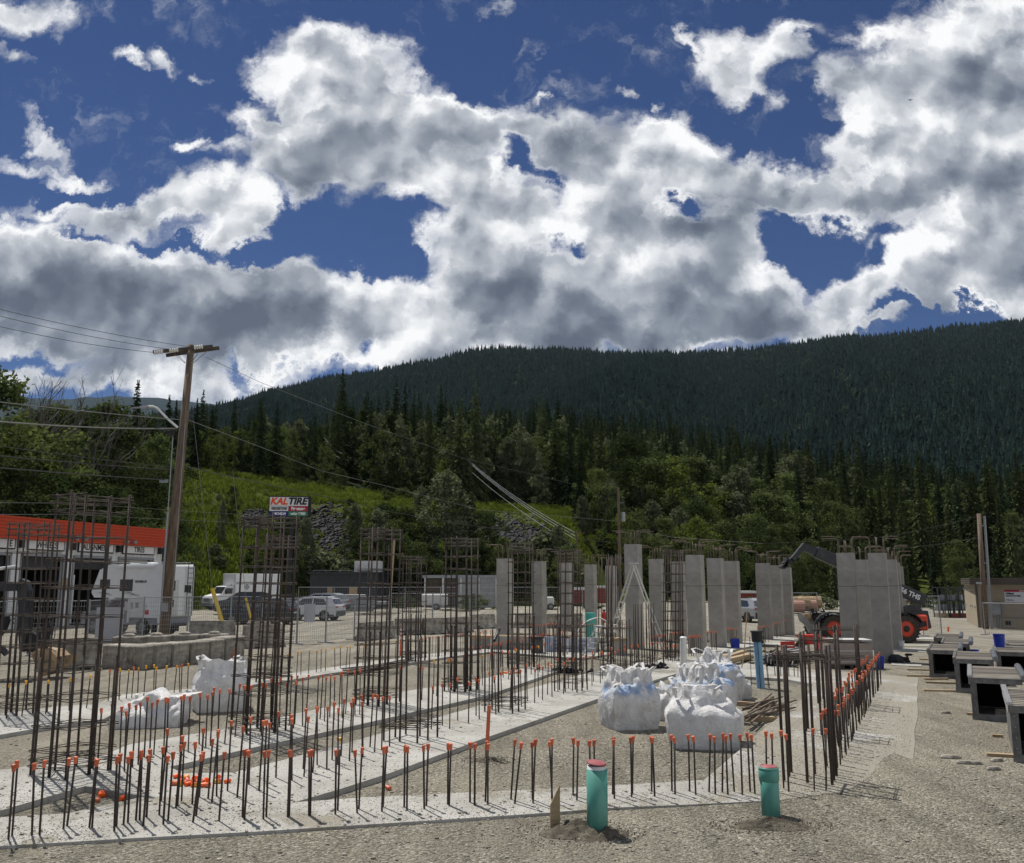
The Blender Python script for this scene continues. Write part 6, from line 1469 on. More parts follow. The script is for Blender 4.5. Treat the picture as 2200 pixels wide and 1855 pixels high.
# guy wires with yellow guards
for a, b, c, lab in (((456, 1265), (483, 1356), (416, 905), 'thick yellow guy guard beside the camper'), ((528, 1285), (545, 1352), (500, 1010), 'thin yellow guy guard behind the cage under the sign'), ((847, 1160), (834, 1345), (845, 1140), 'long yellow plank-like guard behind the tall cage')):
    g = G(*b); r_ = thing('guy_wire', lab, 'guy wire', g); A = P(*a, g.y) - g; mb = MB(); w_ = .11 if 'thick' in lab else .07; mb.tube([(0, 0, 0), tuple(A)], w_, 8); mb.build('guard', M['yellow'] if 'plank' not in lab else M['timber'], r_); mb = MB(); mb.tube([tuple(A), tuple(P(*c, g.y) - g)], .012, 5); mb.build('cable', M['wire'], r_)
# ---------------------------------------------------------------- tyre shop
def along(px, A, B):
    d = ray(px, 1250); u = d.x / d.y; D = B - A; return (A.x - u * A.y) / (u * D.y - D.x) * D.length
WR = P(344, 1250, 62.0); WL = P(0, 1250, 49.0); WR.z = WL.z = 0; dw = (WL - WR).normalized(); WL2 = WL + dw * 10; LW = (WR - WL2).length
shop = thing('tyre_shop', 'white tyre shop with orange-red fascia and open service bays', 'building', WL2, math.atan2((WR - WL2).y, (WR - WL2).x))
def sx_(px): return along(px, WL2, WR)
def yat(px): t = sx_(px) / LW; return WL2.lerp(WR, t).y
zt = ZT(1138, 62) ; zbm = ZT(1176.5, 62); BAY = [(-75, 20, 1207, 'E', -40, 23, 1190, 1202), (39, 135, 1211, 'WHEELS', 50, 130, 1192, 1206.5), (152, 236, 1213, 'ALIGNMENT', 159.6, 236.6, 1196, 1209), (249, 327, 1198.5, 'TIRES', 256, 325, 1184, 1196.5)]
dz = 4.15
bays = [(max(.3, sx_(a)), sx_(b)) for a, b, *_ in BAY]
mb = MB(); xs = [0] + [v for ab in bays for v in ab] + [LW]
for i in range(0, len(xs), 2):
    if xs[i + 1] - xs[i] > .05: mb.bx(xs[i], xs[i + 1], 0, .3, 0, dz)
mb.bx(0, LW, 0, .3, dz, zbm + .3)
mb.bx(LW - .3, LW, .302, 12, 0, zt); mb.bx(0, .3, .302, 12, 0, zt); mb.build('wall', M['white_wall'], shop)
mb = MB(); x_ = .15
while x_ < LW:                                                      # standing seams of the cladding
    mb.bx(x_, x_ + .04, -.035, -.001, dz + .02, zbm - .01)
    if not any(a - .06 < x_ < b + .02 for a, b in bays): mb.bx(x_, x_ + .04, -.035, -.001, .02, dz)
    x_ += .4
mb.build('cladding_seams', M['white_wall'], shop)
mb = MB(); n = 13; hh = (zt - zbm)
for i in range(n): mb.bx(-.3, LW + .35, -.34 + (.05 if i % 2 else 0), .1 - .0, zbm + hh * i / n + .001, zbm + hh * (i + 1) / n - .001)
mb.bx(LW + .05, LW + .34, .102, 12, zbm, zt); mb.build('fascia', M['fascia'], shop)
mb = MB(); mb.bx(.3, LW - .3, .1, 12, zt - .15, zt - .02); mb.build('roof', M['galv'], shop)
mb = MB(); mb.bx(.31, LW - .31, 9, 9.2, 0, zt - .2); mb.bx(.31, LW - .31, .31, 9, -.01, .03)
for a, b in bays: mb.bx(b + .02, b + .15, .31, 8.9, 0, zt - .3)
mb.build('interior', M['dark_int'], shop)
for (a, b), (_, _, _, word, s0, s1, st_, sb_) in zip(bays, BAY):
    mb = MB(); [mb.bx(a + .02 if k == 0 else b - .14, a + .14 if k == 0 else b - .02, -.06, .02, 0, dz - .02) for k in (0, 1)]; mb.bx(a + .02, b - .02, -.06, .02, dz - .12, dz + .05); mb.build('door_frame', M['galv'], shop)
    mb = MB(); mb.bx(a + .15, b - .15, .35, .42, dz - .8, dz - .13); mb.build('roller_door', M['offwhite'] if word == 'TIRES' else M['dark_grey'], shop)
    X0, X1 = max(.2, sx_(s0)), sx_(s1); ym = yat((s0 + s1) / 2); za_, zb_ = dz + .22, dz + .22 + .62
    f_ = MB(); f_.bx(X0, X1, -.10, -.04, za_, zb_); fr = f_.build('bay_sign', M['text_black'], shop); f_ = MB(); f_.bx(X0 + .07, X1 - .07, -.112, -.101, za_ + .07, zb_ - .07); f_.build('sign_face', M['sign_white'], fr)
    tx = text('lettering', word, .50, M['text_black'], fr, ((X0 + X1) / 2 if word != 'E' else X1 - .35, -.12, (za_ + zb_) / 2), sx=.85, bold=.008)
    mb = MB(); mb.bx(b + .3, b + .55, -.30, -.04, za_ + .1, zb_ - .1); mb.build('wall_lamp', M['black'], shop)
mb = MB(); [mb.bx(sx_(p), sx_(p) + .25, -.55, -.34, zbm + .12, zbm + .3) for p in (24, 140, 160, 250, 268)]; mb.build('flood_lamp', M['galv'], shop)
mb = MB(); xq = sx_(139.5); mb.bx(xq - .3, xq + .3, -.08, -.04, 2.1, 2.8); mb.build('notice', M['timber'], shop)
# stuff in the bays
for px, z_, lab in ((118, 1.6, 'white vehicle lift column inside the WHEELS bay'),):
    g = WL2 + (WR - WL2).normalized() * sx_(px); r_ = thing('lift_column', lab, 'lift', (g.x, g.y + 2, 0)); mb = MB(); mb.bx(-.12, .12, -.12, .12, 0, 3.0); mb.build('post', M['white'], r_); mb = MB(); mb.bx(-.3, .3, -.3, .3, .0, .12); mb.build('foot', M['black'], r_)
# low metal fence along the street
fa, fb = G(-60, 1322), G(255, 1320); r_ = thing('street_fence', 'low dark picket fence along the kerb before the tyre shop', 'fence', fa, math.atan2((fb - fa).y, (fb - fa).x)); L = (fb - fa).length; mb = MB()
for i in range(int(L / .16)): mb.bx(i * .16, i * .16 + .035, 0, .03, .1, 1.15)
mb.build('pickets', M['galv'], r_); mb = MB(); mb.bx(0, L, -.02, -.001, 1.0, 1.06); mb.bx(0, L, -.02, -.001, .2, .26); mb.build('rail', M['galv'], r_); mb = MB(); mb.bx(0, L, -.4, -.1, 0, .22); mb.build('kerb', M['old_concrete'], r_)
# traffic cones
for px, py in ((119, 1332), (17, 1330)):
    g = G(px, py); r_ = thing('traffic_cone', 'orange cone on the street ' + ('between the tall cages' if px > 60 else 'near the digger arm'), 'cone', g); mb = MB(); mb.lathe([(.16, .03), (.03, .7)], 12); mb.build('cone_body', M['cap_bright'], r_); mb = MB(); mb.bx(-.2, .2, -.2, .2, 0, .03); mb.build('base', M['black'], r_)
# ---------------------------------------------------------------- pylon sign
Ys = 75.0; g = P(621, 1250, Ys); g.z = 0; sign = thing('pylon_sign', 'KAL TIRE pylon sign on a black post above the parking lot', 'sign', g, R(4))
def sl_(px, py): p = P(px, py, Ys) - g; return p.x, p.z
x0, z1_ = sl_(581, 1068.5); x1, z0_ = sl_(665, 1109); x1b = sl_(661, 1090)[0]
mb = MB(); mb.bx(x0 - .08, x1, -.0, .6, z0_ - .05, z1_ + .08); mb.build('cabinet', M['text_black'], sign)
mb = MB(); mb.bx(-.17, .12, .15, .45, -.1, z0_ - .05); mb.build('post', M['black'], sign)
hs = z1_ - z0_; rows_ = [(0, 1, .53, 1.0, 'sign_white'), (0, .49, .26, .51, 'sign_white'), (.50, 1, .26, .51, 'sign_red'), (0, .49, 0, .24, 'sign_navy'), (.50, 1, 0, .24, 'sign_green')]; wf = x1b - x0; faces = []
for a, b_, c_, d_, mm in rows_:
    mb = MB(); mb.bx(x0 + a * wf, x0 + b_ * wf, -.03, -.001, z0_ + c_ * hs, z0_ + d_ * hs); faces.append(mb.build('sign_face', M[mm], sign))
def st(body, size, m, u, v, fi, **k): return text('lettering', body, size, M[m], faces[fi], (x0 + u * wf, -.045, z0_ + v * hs), **k)
st('KAL', .80, 'text_orange', .235, .762, 0, shear=.25, sx=.98, bold=.035); st('TIRE', .80, 'text_black', .715, .768, 0, shear=.25, sx=1.0, bold=.035)
st('BRIDGESTONE', .30, 'text_black', .245, .385, 1, shear=.3, sx=.66, bold=.012); st('Firestone', .38, 'text_white', .75, .385, 2, sx=.80, bold=.014); st('MICHELIN', .28, 'text_white', .27, .115, 3, shear=.2, sx=.8, bold=.01); st('nokian TYRES', .29, 'text_white', .75, .12, 4, sx=.74, bold=.01)
mb = MB(); mb.lathe([(.10, 0), (.14, .18), (.10, .30)], 10, (x0 + .18, -.04, z0_ + .03)); mb.build('white_figure_mark', M['text_white'], faces[3]) if False else None
# ---------------------------------------------------------------- vehicles
def loft(poly, wf_, y_sign=None):
    mb = MB(); n = len(poly); vs = [(x, -wf_(z), z) for x, z in poly] + [(x, wf_(z), z) for x, z in poly]
    return mb.add(vs, [tuple(range(n)), tuple(range(2 * n - 1, n - 1, -1))] + [(i, (i + 1) % n, (i + 1) % n + n, i + n) for i in range(n)])
def wheels(root, xs_, y, r, w=.22, rim='galv'):
    for x in xs_:
        for s in (-1, 1):
            mb = MB(); mb.lathe([(r * .6, -w / 2), (r * .93, -w / 2), (r, -w * .3), (r, w * .3), (r * .93, w / 2), (r * .6, w / 2)], 24, (x, s * y, r), Matrix.Rotation(R(90), 3, 'X'), caps=False); t = mb.build('wheel', M['tyre'], root)
            mb = MB(); mb.lathe([(r * .2, -w * .46), (r * .62, -w * .4), (r * .62, w * .4), (r * .2, w * .46)], 18, (x, s * y, r), Matrix.Rotation(R(90), 3, 'X')); mb.build('rim', M[rim], t)
            mb = MB()
            for k in range(5): a = k * 2 * math.pi / 5; mb.bar((x + math.cos(a) * r * .18, s * (y + w * .47), r + math.sin(a) * r * .18), (x + math.cos(a) * r * .55, s * (y + w * .44), r + math.sin(a) * r * .55), .05, .03)
            mb.build('spokes', M['black'], t)
def car(name, label, px, py, rz, L, W, H, paint, wr=.33, clad=None, style='suv'):
    g = G(px, py); root = thing(name, label, 'car', g, rz); k = L / 4.4; hk = H / 1.6
    if style == 'sedan': pr = [(0, .32), (.0, .62), (.12, .78), (1.15, .98), (1.95, 1.42), (2.3, 1.5), (3.1, 1.5), (3.95, 1.12), (4.35, 1.02), (4.4, .6), (4.38, .32)]; win = [[(1.5, 1.04), (2.08, 1.40), (2.65, 1.43), (2.65, 1.03)], [(2.72, 1.03), (2.72, 1.43), (3.1, 1.40), (3.6, 1.12), (3.5, 1.03)]]; fr = ((1.22, 1.02), (1.93, 1.41)); bk = ((3.9, 1.14), (3.16, 1.47))
    else: pr = [(0, .34), (-.02, .68), (.12, .90), (.95, 1.04), (1.62, 1.50), (1.95, 1.60), (3.55, 1.60), (3.98, 1.50), (4.30, 1.08), (4.38, .95), (4.42, .62), (4.38, .34)]; win = [[(1.35, 1.08), (1.84, 1.48), (2.6, 1.51), (2.6, 1.07)], [(2.68, 1.07), (2.68, 1.51), (3.42, 1.48), (3.72, 1.16), (3.6, 1.08)]]; fr = ((1.02, 1.08), (1.62, 1.49)); bk = ((4.26, 1.12), (4.0, 1.47))
    S = lambda p: [(x * k - L / 2, z * hk) for x, z in p]
    hw = lambda z: W / 2 if z < 1.0 * hk else W / 2 - (z - 1.0 * hk) * .36
    loft(S(pr), hw).build('body', paint, root, bevel=.03)
    for wpoly in win:
        P2 = S(wpoly)
        for s in (-1, 1):
            mb = MB(); n = len(P2); mb.add([(x, s * (hw(z) - .02), z) for x, z in P2] + [(x, s * (hw(z) + .008), z) for x, z in P2], [tuple(range(n)), tuple(range(2 * n - 1, n - 1, -1))] + [(i, (i + 1) % n, (i + 1) % n + n, i + n) for i in range(n)]); mb.build('window', M['glass'], root)
    for nm, (a, b), sg in (('windscreen', fr, -1), ('rear_window', bk, 1)):
        (ax, az), (bx_, bz) = S([a])[0], S([b])[0]; mb = MB(); ya, yb = hw(az) - .08, hw(bz) - .08; o_ = sg * .012
        mb.add([(ax + o_, -ya, az + .012), (ax + o_, ya, az + .012), (bx_ + o_, yb, bz + .012), (bx_ + o_, -yb, bz + .012), (ax - o_ * 3, -ya, az - .03), (ax - o_ * 3, ya, az - .03), (bx_ - o_ * 3, yb, bz - .03), (bx_ - o_ * 3, -yb, bz - .03)], [(0, 1, 2, 3), (4, 5, 6, 7), (0, 1, 5, 4), (2, 3, 7, 6), (0, 3, 7, 4), (1, 2, 6, 5)]); mb.build(nm, M['glass'], root)
    for s in (-1, 1):
        mb = MB(); mb.box((-L / 2 + .06, s * (W / 2 - .25), .78 * hk), (.12, .42, .12)); mb.build('headlight', M['clear_light'], root)
        mb = MB(); mb.box((L / 2 - .03, s * (W / 2 - .2), .95 * hk), (.14, .38, .10)); mb.build('tail_light', M['red_light'], root)
        mb = MB(); mb.box((-L / 2 + 1.35 * k, s * (W / 2 + .09), 1.12 * hk), (.10, .18, .12)); mb.build('mirror', M['black'], root)
    xw = (-L / 2 + .82 * k, L / 2 - .85 * k)
    for x in xw:                                                       # dark wheel arches
        for s in (-1, 1): mb = MB(); mb.lathe([(wr * 1.16, -.02), (wr * 1.16, .012)], 20, (x, s * (W / 2 + .002), wr), Matrix.Rotation(R(90), 3, 'X')); mb.build('wheel_arch', M['black'], root)
    wheels(root, xw, W / 2 - .07, wr)
    mb = MB(); mb.bx(-L / 2 + .15, L / 2 - .1, -W / 2 - .012, W / 2 + .012, .26, .42); mb.bx(L / 2 - .18, L / 2 + .05, -W / 2 + .04, W / 2 - .04, .34, .66); mb.build('sill_and_bumper', clad or M['black'], root)
    mb = MB(); mb.box((L / 2 + .03, 0, .72 * hk), (.02, .5, .12)); mb.build('licence_plate', M['offwhite'], root)
    return root
car('compact_suv', 'white compact SUV with black wheel arches, parked by the sign post', 668, 1333, R(-10), 4.2, 1.8, 1.56, mat('pearl_white_paint', (.62, .64, .66), .25, 0, .03, 2, spec=.6), clad=M['tote'])
car('parked_car', 'charcoal hatchback parked before the box truck', 557, 1341, R(-6), 4.5, 1.8, 1.55, mat('charcoal_car_paint', (.030, .034, .042), .25, 0, .05, 2, spec=.6))
car('parked_suv', 'dark SUV with roof rails behind the charcoal hatchback', 522, 1320, R(20), 4.7, 1.9, 1.75, mat('dark_blue_car_paint', (.02, .025, .032), .25, 0, .05, 2, spec=.6))
car('parked_car', 'pale silver car hidden behind the white compact SUV', 690, 1316, R(-18), 4.5, 1.8, 1.6, mat('silver_car_paint', (.33, .35, .36), .3, .3, .05, 2))
car('parked_car', 'dark low car between the charcoal hatchback and the white SUV', 628, 1316, R(-8), 4.3, 1.8, 1.4, mat('black_car_paint', (.018, .02, .024), .25, 0, .05, 2, spec=.6), style='sedan')
# camper on pickup
gC = G(285, 1362); tr = thing('pickup_truck', 'grey pickup truck carrying the white camper', 'pickup truck', gC, R(-25))
prt = [(-2.9, .55), (-2.95, .95), (-2.8, 1.15), (-1.55, 1.28), (-.85, 1.85), (.7, 1.9), (.95, 1.35), (2.9, 1.35), (2.95, .6)]
hwt = lambda z: .98 if z < 1.25 else .98 - (z - 1.25) * .3
paint = mat('silver_truck_paint', (.24, .255, .28), .3, .3, .05, 2); loft(prt, hwt).build('body', paint, tr, bevel=.03)
for s in (-1, 1):
    for P2 in ([(-1.2, 1.32), (-.72, 1.78), (-.15, 1.80), (-.15, 1.32)], [(-.08, 1.32), (-.08, 1.80), (.6, 1.78), (.72, 1.34)]):
        mb = MB(); n = 4; mb.add([(x, s * (hwt(z) - .02), z) for x, z in P2] + [(x, s * (hwt(z) + .008), z) for x, z in P2], [(0, 1, 2, 3), (7, 6, 5, 4), (0, 1, 5, 4), (1, 2, 6, 5), (2, 3, 7, 6), (3, 0, 4, 7)]); mb.build('window', M['glass'], tr)
    mb = MB(); mb.box((-1.25, s * 1.12, 1.42), (.12, .26, .28)); mb.build('mirror', M['black'], tr); mb = MB(); mb.box((-2.86, s * .72, .98), (.14, .4, .22)); mb.build('headlight', M['clear_light'], tr)
    for x in (-1.95, 1.75): mb = MB(); mb.lathe([(.47, -.02), (.47, .012)], 20, (x, s * .985, .43), Matrix.Rotation(R(90), 3, 'X')); mb.build('wheel_arch', M['black'], tr)
mb = MB(); mb.add([(-1.50, -.86, 1.33), (-1.50, .86, 1.33), (-.87, .74, 1.86), (-.87, -.74, 1.86), (-1.40, -.86, 1.25), (-1.40, .86, 1.25), (-.8, .74, 1.78), (-.8, -.74, 1.78)], [(0, 1, 2, 3), (4, 5, 6, 7), (0, 1, 5, 4), (2, 3, 7, 6), (0, 3, 7, 4), (1, 2, 6, 5)]); mb.build('windscreen', M['glass'], tr)
mb = MB(); mb.bx(-2.98, -2.9, -.55, .55, .7, 1.05); mb.bx(-3.0, -2.85, -.9, .9, .45, .62); mb.bx(2.9, 3.05, -.9, .9, .45, .62); mb.build('grille_and_bumpers', M['dark_grey'], tr); wheels(tr, (-1.95, 1.75), .90, .42, .28)
mb = MB(); mb.bx(1.2, 2.8, -1.0, -.99, .1, .5) if False else mb.bx(2.35, 2.40, -.95, -.55, .15, .6); mb.bx(2.35, 2.40, .55, .95, .15, .6); mb.build('mud_flap', M['black'], tr)
ca = thing('truck_camper', 'white truck camper with black rear ladder, riding on the grey pickup', 'camper', gC, R(-25))
cz = ZT(1216, 47.5) / .88; ca.scale = (.88, .88, .88); tr.scale = (.92, .92, .92)
prc = [(-2.15, 2.55), (-2.25, 2.35), (-2.0, 2.08), (.72, 2.08), (.78, 1.0), (3.2, 1.0), (3.3, 1.06), (3.3, cz - .12), (3.2, cz), (-.9, cz), (-1.7, cz - .3)]
mb = loft(prc, lambda z: 1.12); mb.build('shell', M['white'], ca, bevel=.03)
for (x0_, x1_, z0__, z1__) in ((-1.6, -1.25, 2.6, 3.05), (-1.2, -.85, 2.6, 3.05), (.0, .45, 2.45, 3.05), (.5, .95, 2.45, 3.05)): mb = MB(); mb.bx(x0_, x1_, -1.135, -1.10, z0__, z1__); w__ = mb.build('window', M['glass'], ca); mb = MB(); mb.bx(x0_ - .03, x1_ + .03, -1.128, -1.105, z0__ - .03, z1__ + .03); mb.build('window_frame', M['tote'], w__)
for (y0_, y1_, z0__, z1__) in ((-.55, -.25, 2.45, 3.0), (.45, .95, 2.35, 2.75), (-.5, -.3, 1.55, 1.95)): mb = MB(); mb.bx(3.29, 3.32, y0_, y1_, z0__, z1__); mb.build('window', M['glass'], ca)
mb = MB(); mb.bx(3.29, 3.318, -.62, .02, 1.1, 3.05); mb.build('rear_door', M['offwhite'], ca)
mb = MB()
for y_ in (.55, .95): mb.tube([(3.42, y_, 1.05), (3.42, y_, cz + .1), (3.2, y_, cz + .2)], .022, 6)
for z_ in np.arange(1.2, cz, .28): mb.tube([(3.42, .55, z_), (3.42, .95, z_)], .018, 6)
mb.build('ladder', M['black'], ca)
mb = MB(); mb.tube([(1.2, -1.13, cz - .3), (1.2, -1.13, .75)], .03, 6) if False else mb.bx(-.2, 2.6, -1.25, -1.13, cz - .16, cz - .05); mb.build('awning', M['white'], ca)
for i, (x_, z_, l_) in enumerate(((-1.9, 2.3, 1.3), (-1.6, 2.24, 1.0), (.1, 2.28, 1.5), (.5, 2.20, 1.1), (.3, 2.34, .8))): mb = MB(); mb.prism([(x_, z_ + .03), (x_ + l_ * .5, z_ + .045), (x_ + l_, z_ - .07), (x_ + l_ * .5, z_ + .015)], -1.135, -1.121); mb.build('stripe', M['tote'], ca)
for (x0_, x1_, z0__, z1__, m_) in ((.45, .9, 1.35, 1.85, 'offwhite'), (.0 + .98, 1.1, 1.45, 1.8, 'galv'), (1.3, 1.55, 1.5, 1.8, 'galv'), (2.05, 2.35, 1.15, 1.4, 'red'), (1.95, 2.2, 1.45, 1.7, 'offwhite')): mb = MB(); mb.bx(x0_, x1_, -1.132, -1.121, z0__, z1__); mb.build('hatch', M[m_], ca)
text('lettering', 'NORTHERN LITE', .20, M['text_black'], ca, (1.6, -1.13, 2.95), sx=.6)
mb = MB(); mb.lathe([(.3, 0), (.3, .12), (.22, .18)], 12, (1.2, 0, cz)); mb.bx(-.6, -.1, -.3, .3, cz, cz + .12); mb.build('roof_vent', M['white'], ca); mb = MB()
for y_ in (-1, 1): mb.tube([(-.8, y_, cz), (-.8, y_, cz + .14), (3.1, y_, cz + .14), (3.1, y_, cz)], .018, 5)
mb.build('roof_rail', M['galv'], ca)
for x_, y_ in ((-.05 + .9, -1.16), (3.15, -1.16), (3.15, 1.16)): mb = MB(); mb.bx(x_ - .05, x_ + .05, y_ - .04, y_ + .04, .7, 2.3); mb.build('jack_leg', M['white'], ca)
# box truck
gB = G(500, 1311); bt = thing('box_truck', 'white box truck parked behind the dark cars', 'truck', gB, R(48)); bt.location.y += 2
mb = MB(); mb.bx(-1.2, 3.6, -1.15, 1.15, .95, 3.35); mb.build('cargo_box', M['white'], bt, bevel=.02)
prb = [(-3.3, .5), (-3.35, .95), (-3.2, 1.25), (-2.45, 1.45), (-2.0, 2.15), (-1.25, 2.2), (-1.25, .5)]; hb = lambda z: 1.0 if z < 1.4 else 1.0 - (z - 1.4) * .2
loft(prb, hb).build('cab', M['white'], bt, bevel=.03); mb = MB(); mb.add([(-2.43, -.85, 1.50), (-2.43, .85, 1.50), (-2.03, .78, 2.12), (-2.03, -.78, 2.12), (-2.3, -.85, 1.45), (-2.3, .85, 1.45), (-1.9, .78, 2.05), (-1.9, -.78, 2.05)], [(0, 1, 2, 3), (4, 5, 6, 7), (0, 1, 5, 4), (2, 3, 7, 6), (0, 3, 7, 4), (1, 2, 6, 5)]); mb.build('windscreen', M['glass'], bt)
for s in (-1, 1): mb = MB(); mb.bx(-2.1, -1.4, s * .97 - .02 if s > 0 else -1.0, s * .97 + .03 if s > 0 else -.95, 1.5, 2.0); mb.build('window', M['glass'], bt); mb = MB(); mb.box((-3.3, s * .75, .98), (.1, .35, .2)); mb.build('headlight', M['clear_light'], bt); mb = MB(); mb.box((-2.2, s * 1.2, 1.65), (.1, .2, .35)); mb.build('mirror', M['black'], bt)
mb = MB(); mb.bx(-3.42, -3.3, -.5, .5, .75, 1.1); mb.bx(-3.5, -3.3, -1, 1, .4, .62); mb.build('grille_and_bumper', M['galv'], bt); wheels(bt, (-2.5, 2.2), .9, .4, .26); mb = MB(); mb.bx(-3, 3.5, -.5, .5, .45, .9); mb.build('chassis', M['black'], bt)
mb = MB(); mb.box((.0, -1.156, 2.1), (.45, .01, .45), 0, 0, R(45)); mb.box((-1.206, -.4, 2.1), (.01, .42, .42), 0, R(45)); mb.build('diamond_mark', M['galv'], bt)
mb = MB(); mb.box((-1.15, 0, 2.2), (.3, 2.0, .05)) if False else None
# far grey car by the columns, red truck etc.
car('parked_car', 'silver car seen between the columns, beyond the fence', 1605, 1336, R(-70), 4.4, 1.8, 1.5, mat('silver_paint_far', (.34, .35, .37), .3, .2, .05, 2))
# ---------------------------------------------------------------- far buildings and yard things
def shed(name, label, px0, px1, Y, topy, depth, wall, roof, rz=0, overhang=.2, rh=.18):
    a = P(px0, 1250, Y); b = P(px1, 1250, Y); h = ZT(topy, Y); root = thing(name, label, 'building', (a.x, Y, 0), rz); L = b.x - a.x
    mb = MB(); mb.bx(0, L, 0, depth, 0, h - rh); mb.build('wall', wall, root); mb = MB(); mb.bx(-overhang, L + overhang, -overhang, depth + overhang, h - rh + .002, h); mb.build('roof', roof, root); return root, L, h
gb, L, h = shed('grey_building', 'low dark grey building with boarded doors below the rocks', 666, 812, 88, 1229, 7, M['dark_grey'], M['dark_grey'])
for x0_, x1_ in ((.26, .335), (.58, .70)): mb = MB(); mb.bx(L * x0_, L * x1_, -.06, -.002, 0, 2.1); mb.build('boarded_door', M['timber'], gb)
mb = MB(); mb.bx(.2, L * .6, .2, .4, h + .12, h + .17); [mb.bx(.2 + k * 1.3, .26 + k * 1.3, .22, .3, h, h + .12) for k in range(4)]; mb.build('roof_rail', M['galv'], gb)
mb = MB(); mb.bx(L * .62, L, 1.0, 3.2, h + .001, h + 1.1); mb.bx(L * .7, L * .9, .8, .98, h + .1, h + .7); mb.build('roof_unit', M['offwhite'], gb)
os_, L, h = shed('open_shed', 'long open fronted shed with a pale roof behind the cages', 912, 1072, 92, 1236, 6, M['bark'], M['galv'], rh=.3)
for k in range(5): mb = MB(); mb.bx(k * L / 4.2, k * L / 4.2 + .2, -.25, -.05, 0, h - .3); mb.build('post', M['offwhite'], os_)
mb = MB(); mb.bx(L * .45, L, -.12, -.002, 0, h - .31); mb.build('front_cladding', M['steel'], os_)
for x, y, w_, h_, Y, lab in ((640, 1300, 200, 24, 80, 'low stack of long grey steel sections behind the cars'),):
    a = P(x, 1250, Y); b = P(x + w_, 1250, Y); L = b.x - a.x
    for k in range(9):
        mb = MB(); y0_ = 0; mb.bx(rng.uniform(0, L * .25), L - rng.uniform(0, L * .3), 0, .5, .30 * (k % 5) + .01, .30 * (k % 5) + .27) if k < 5 else mb.bx(rng.uniform(0, L * .4), L * rng.uniform(.5, .9), .6, 1.1, .30 * (k - 5) + .01, .30 * (k - 5) + .27)
        o = mb.build('steel_section', M['galv'] if k % 2 else M['steel'], bevel=.02); o.location = (a.x, Y, 0); tag(o, 'pale steel section in the %s behind the cars' % ('front pile, ' + ordinal(k % 5 + 1) + ' up' if k < 5 else 'back pile, ' + ordinal(k - 4) + ' up'), 'steel section', 'stacked steel sections')
for px0, px1, Y, ty, lab, m_ in ((905, 960, 84, 1277, 'white tank trailer in the yard behind the barriers', 'offwhite'), (1172, 1190, 84, 1283, 'white container edge between the columns', 'offwhite')):
    a = P(px0, 1250, Y); b = P(px1, 1250, Y); r_ = thing('yard_trailer', lab, 'trailer', (a.x, Y, 0)); L = b.x - a.x; h = ZT(ty, Y); mb = MB(); mb.bx(0, L, 0, 2, .4, h); mb.build('trailer_box', M[m_], r_, bevel=.08); wheels(r_, (L * .6,), 1.0, .3)
    for o in r_.children:
        if o.name.startswith('wheel'): o.location.y = .9
for px0, px1, Y, ty, lab, m_ in ((1234, 1256, 96, 1268, 'rust red container behind the third and fourth columns', 'red_rust'), (1284, 1301, 96, 1264, 'rust red container behind the teal pipe', 'red_rust'), (1590, 1626, 100, 1275, 'red railcar seen between the middle and the three columns', 'red_rust'), (1936, 1950, 100, 1290, 'red wagon end beside the boom', 'red_rust')):
    if 'red_rust' not in M: M['red_rust'] = mat('rust_red_paint', (.20, .035, .025), .7, 0, .2, 2, col2=(.12, .05, .04), split=.6)
    a = P(px0, 1250, Y); b = P(px1, 1250, Y); r_ = thing('freight_container', lab, 'container', (a.x, Y, 0)); L = b.x - a.x; h = ZT(ty, Y); mb = MB(); mb.bx(0, L, 0, 2.4, .3, h); mb.build('container_box', M[m_], r_); mb = MB(); [mb.bx(x_, x_ + .08, -.05, -.002, .35, h - .1) for x_ in np.arange(.1, L - .1, .35)]; mb.build('ribs', M[m_], r_); mb = MB(); mb.bx(0, L, -.1, 2.5, h + .002, h + .25); mb.build('roof_edge', M['offwhite'], r_)
a = P(1588, 1250, 84); r_ = thing('parked_trailer', 'white roofed trailer behind the railcar gap', 'trailer', (a.x, 84, 0)); mb = MB(); mb.bx(0, 2.2, 0, 2, .6, ZT(1290, 84)); mb.build('trailer_box', M['white'], r_, bevel=.05); wheels(r_, (1.1,), .9, .3)
for i, (px, py, r) in enumerate(((1716, 1345, .45), (1748, 1320, .3), (1790 - 80, 1322, .5), (1740, 1316, .4))):
    pass
for i, px in enumerate((1716, 1728, 1742, 1752)):
    g = P(px, 1250, 74 + i); o = MB().tube([(-1.6, 0, .6 + .25 * (i % 2)), (.3, 0, .6 + .25 * (i % 2))], .48 + .06 * (i % 2), 14).build('concrete_pipe', M['tan_steel'] if i % 2 else mat('pinkish_clay', (.36, .20, .15), .8)); o.location = (g.x, g.y, 0); tag(o, ('brownish', 'pinkish', 'tan', 'small pink')[i] + ' large pipe lying in the yard beyond the telehandler', 'pipe', 'large pipes lying in the yard')
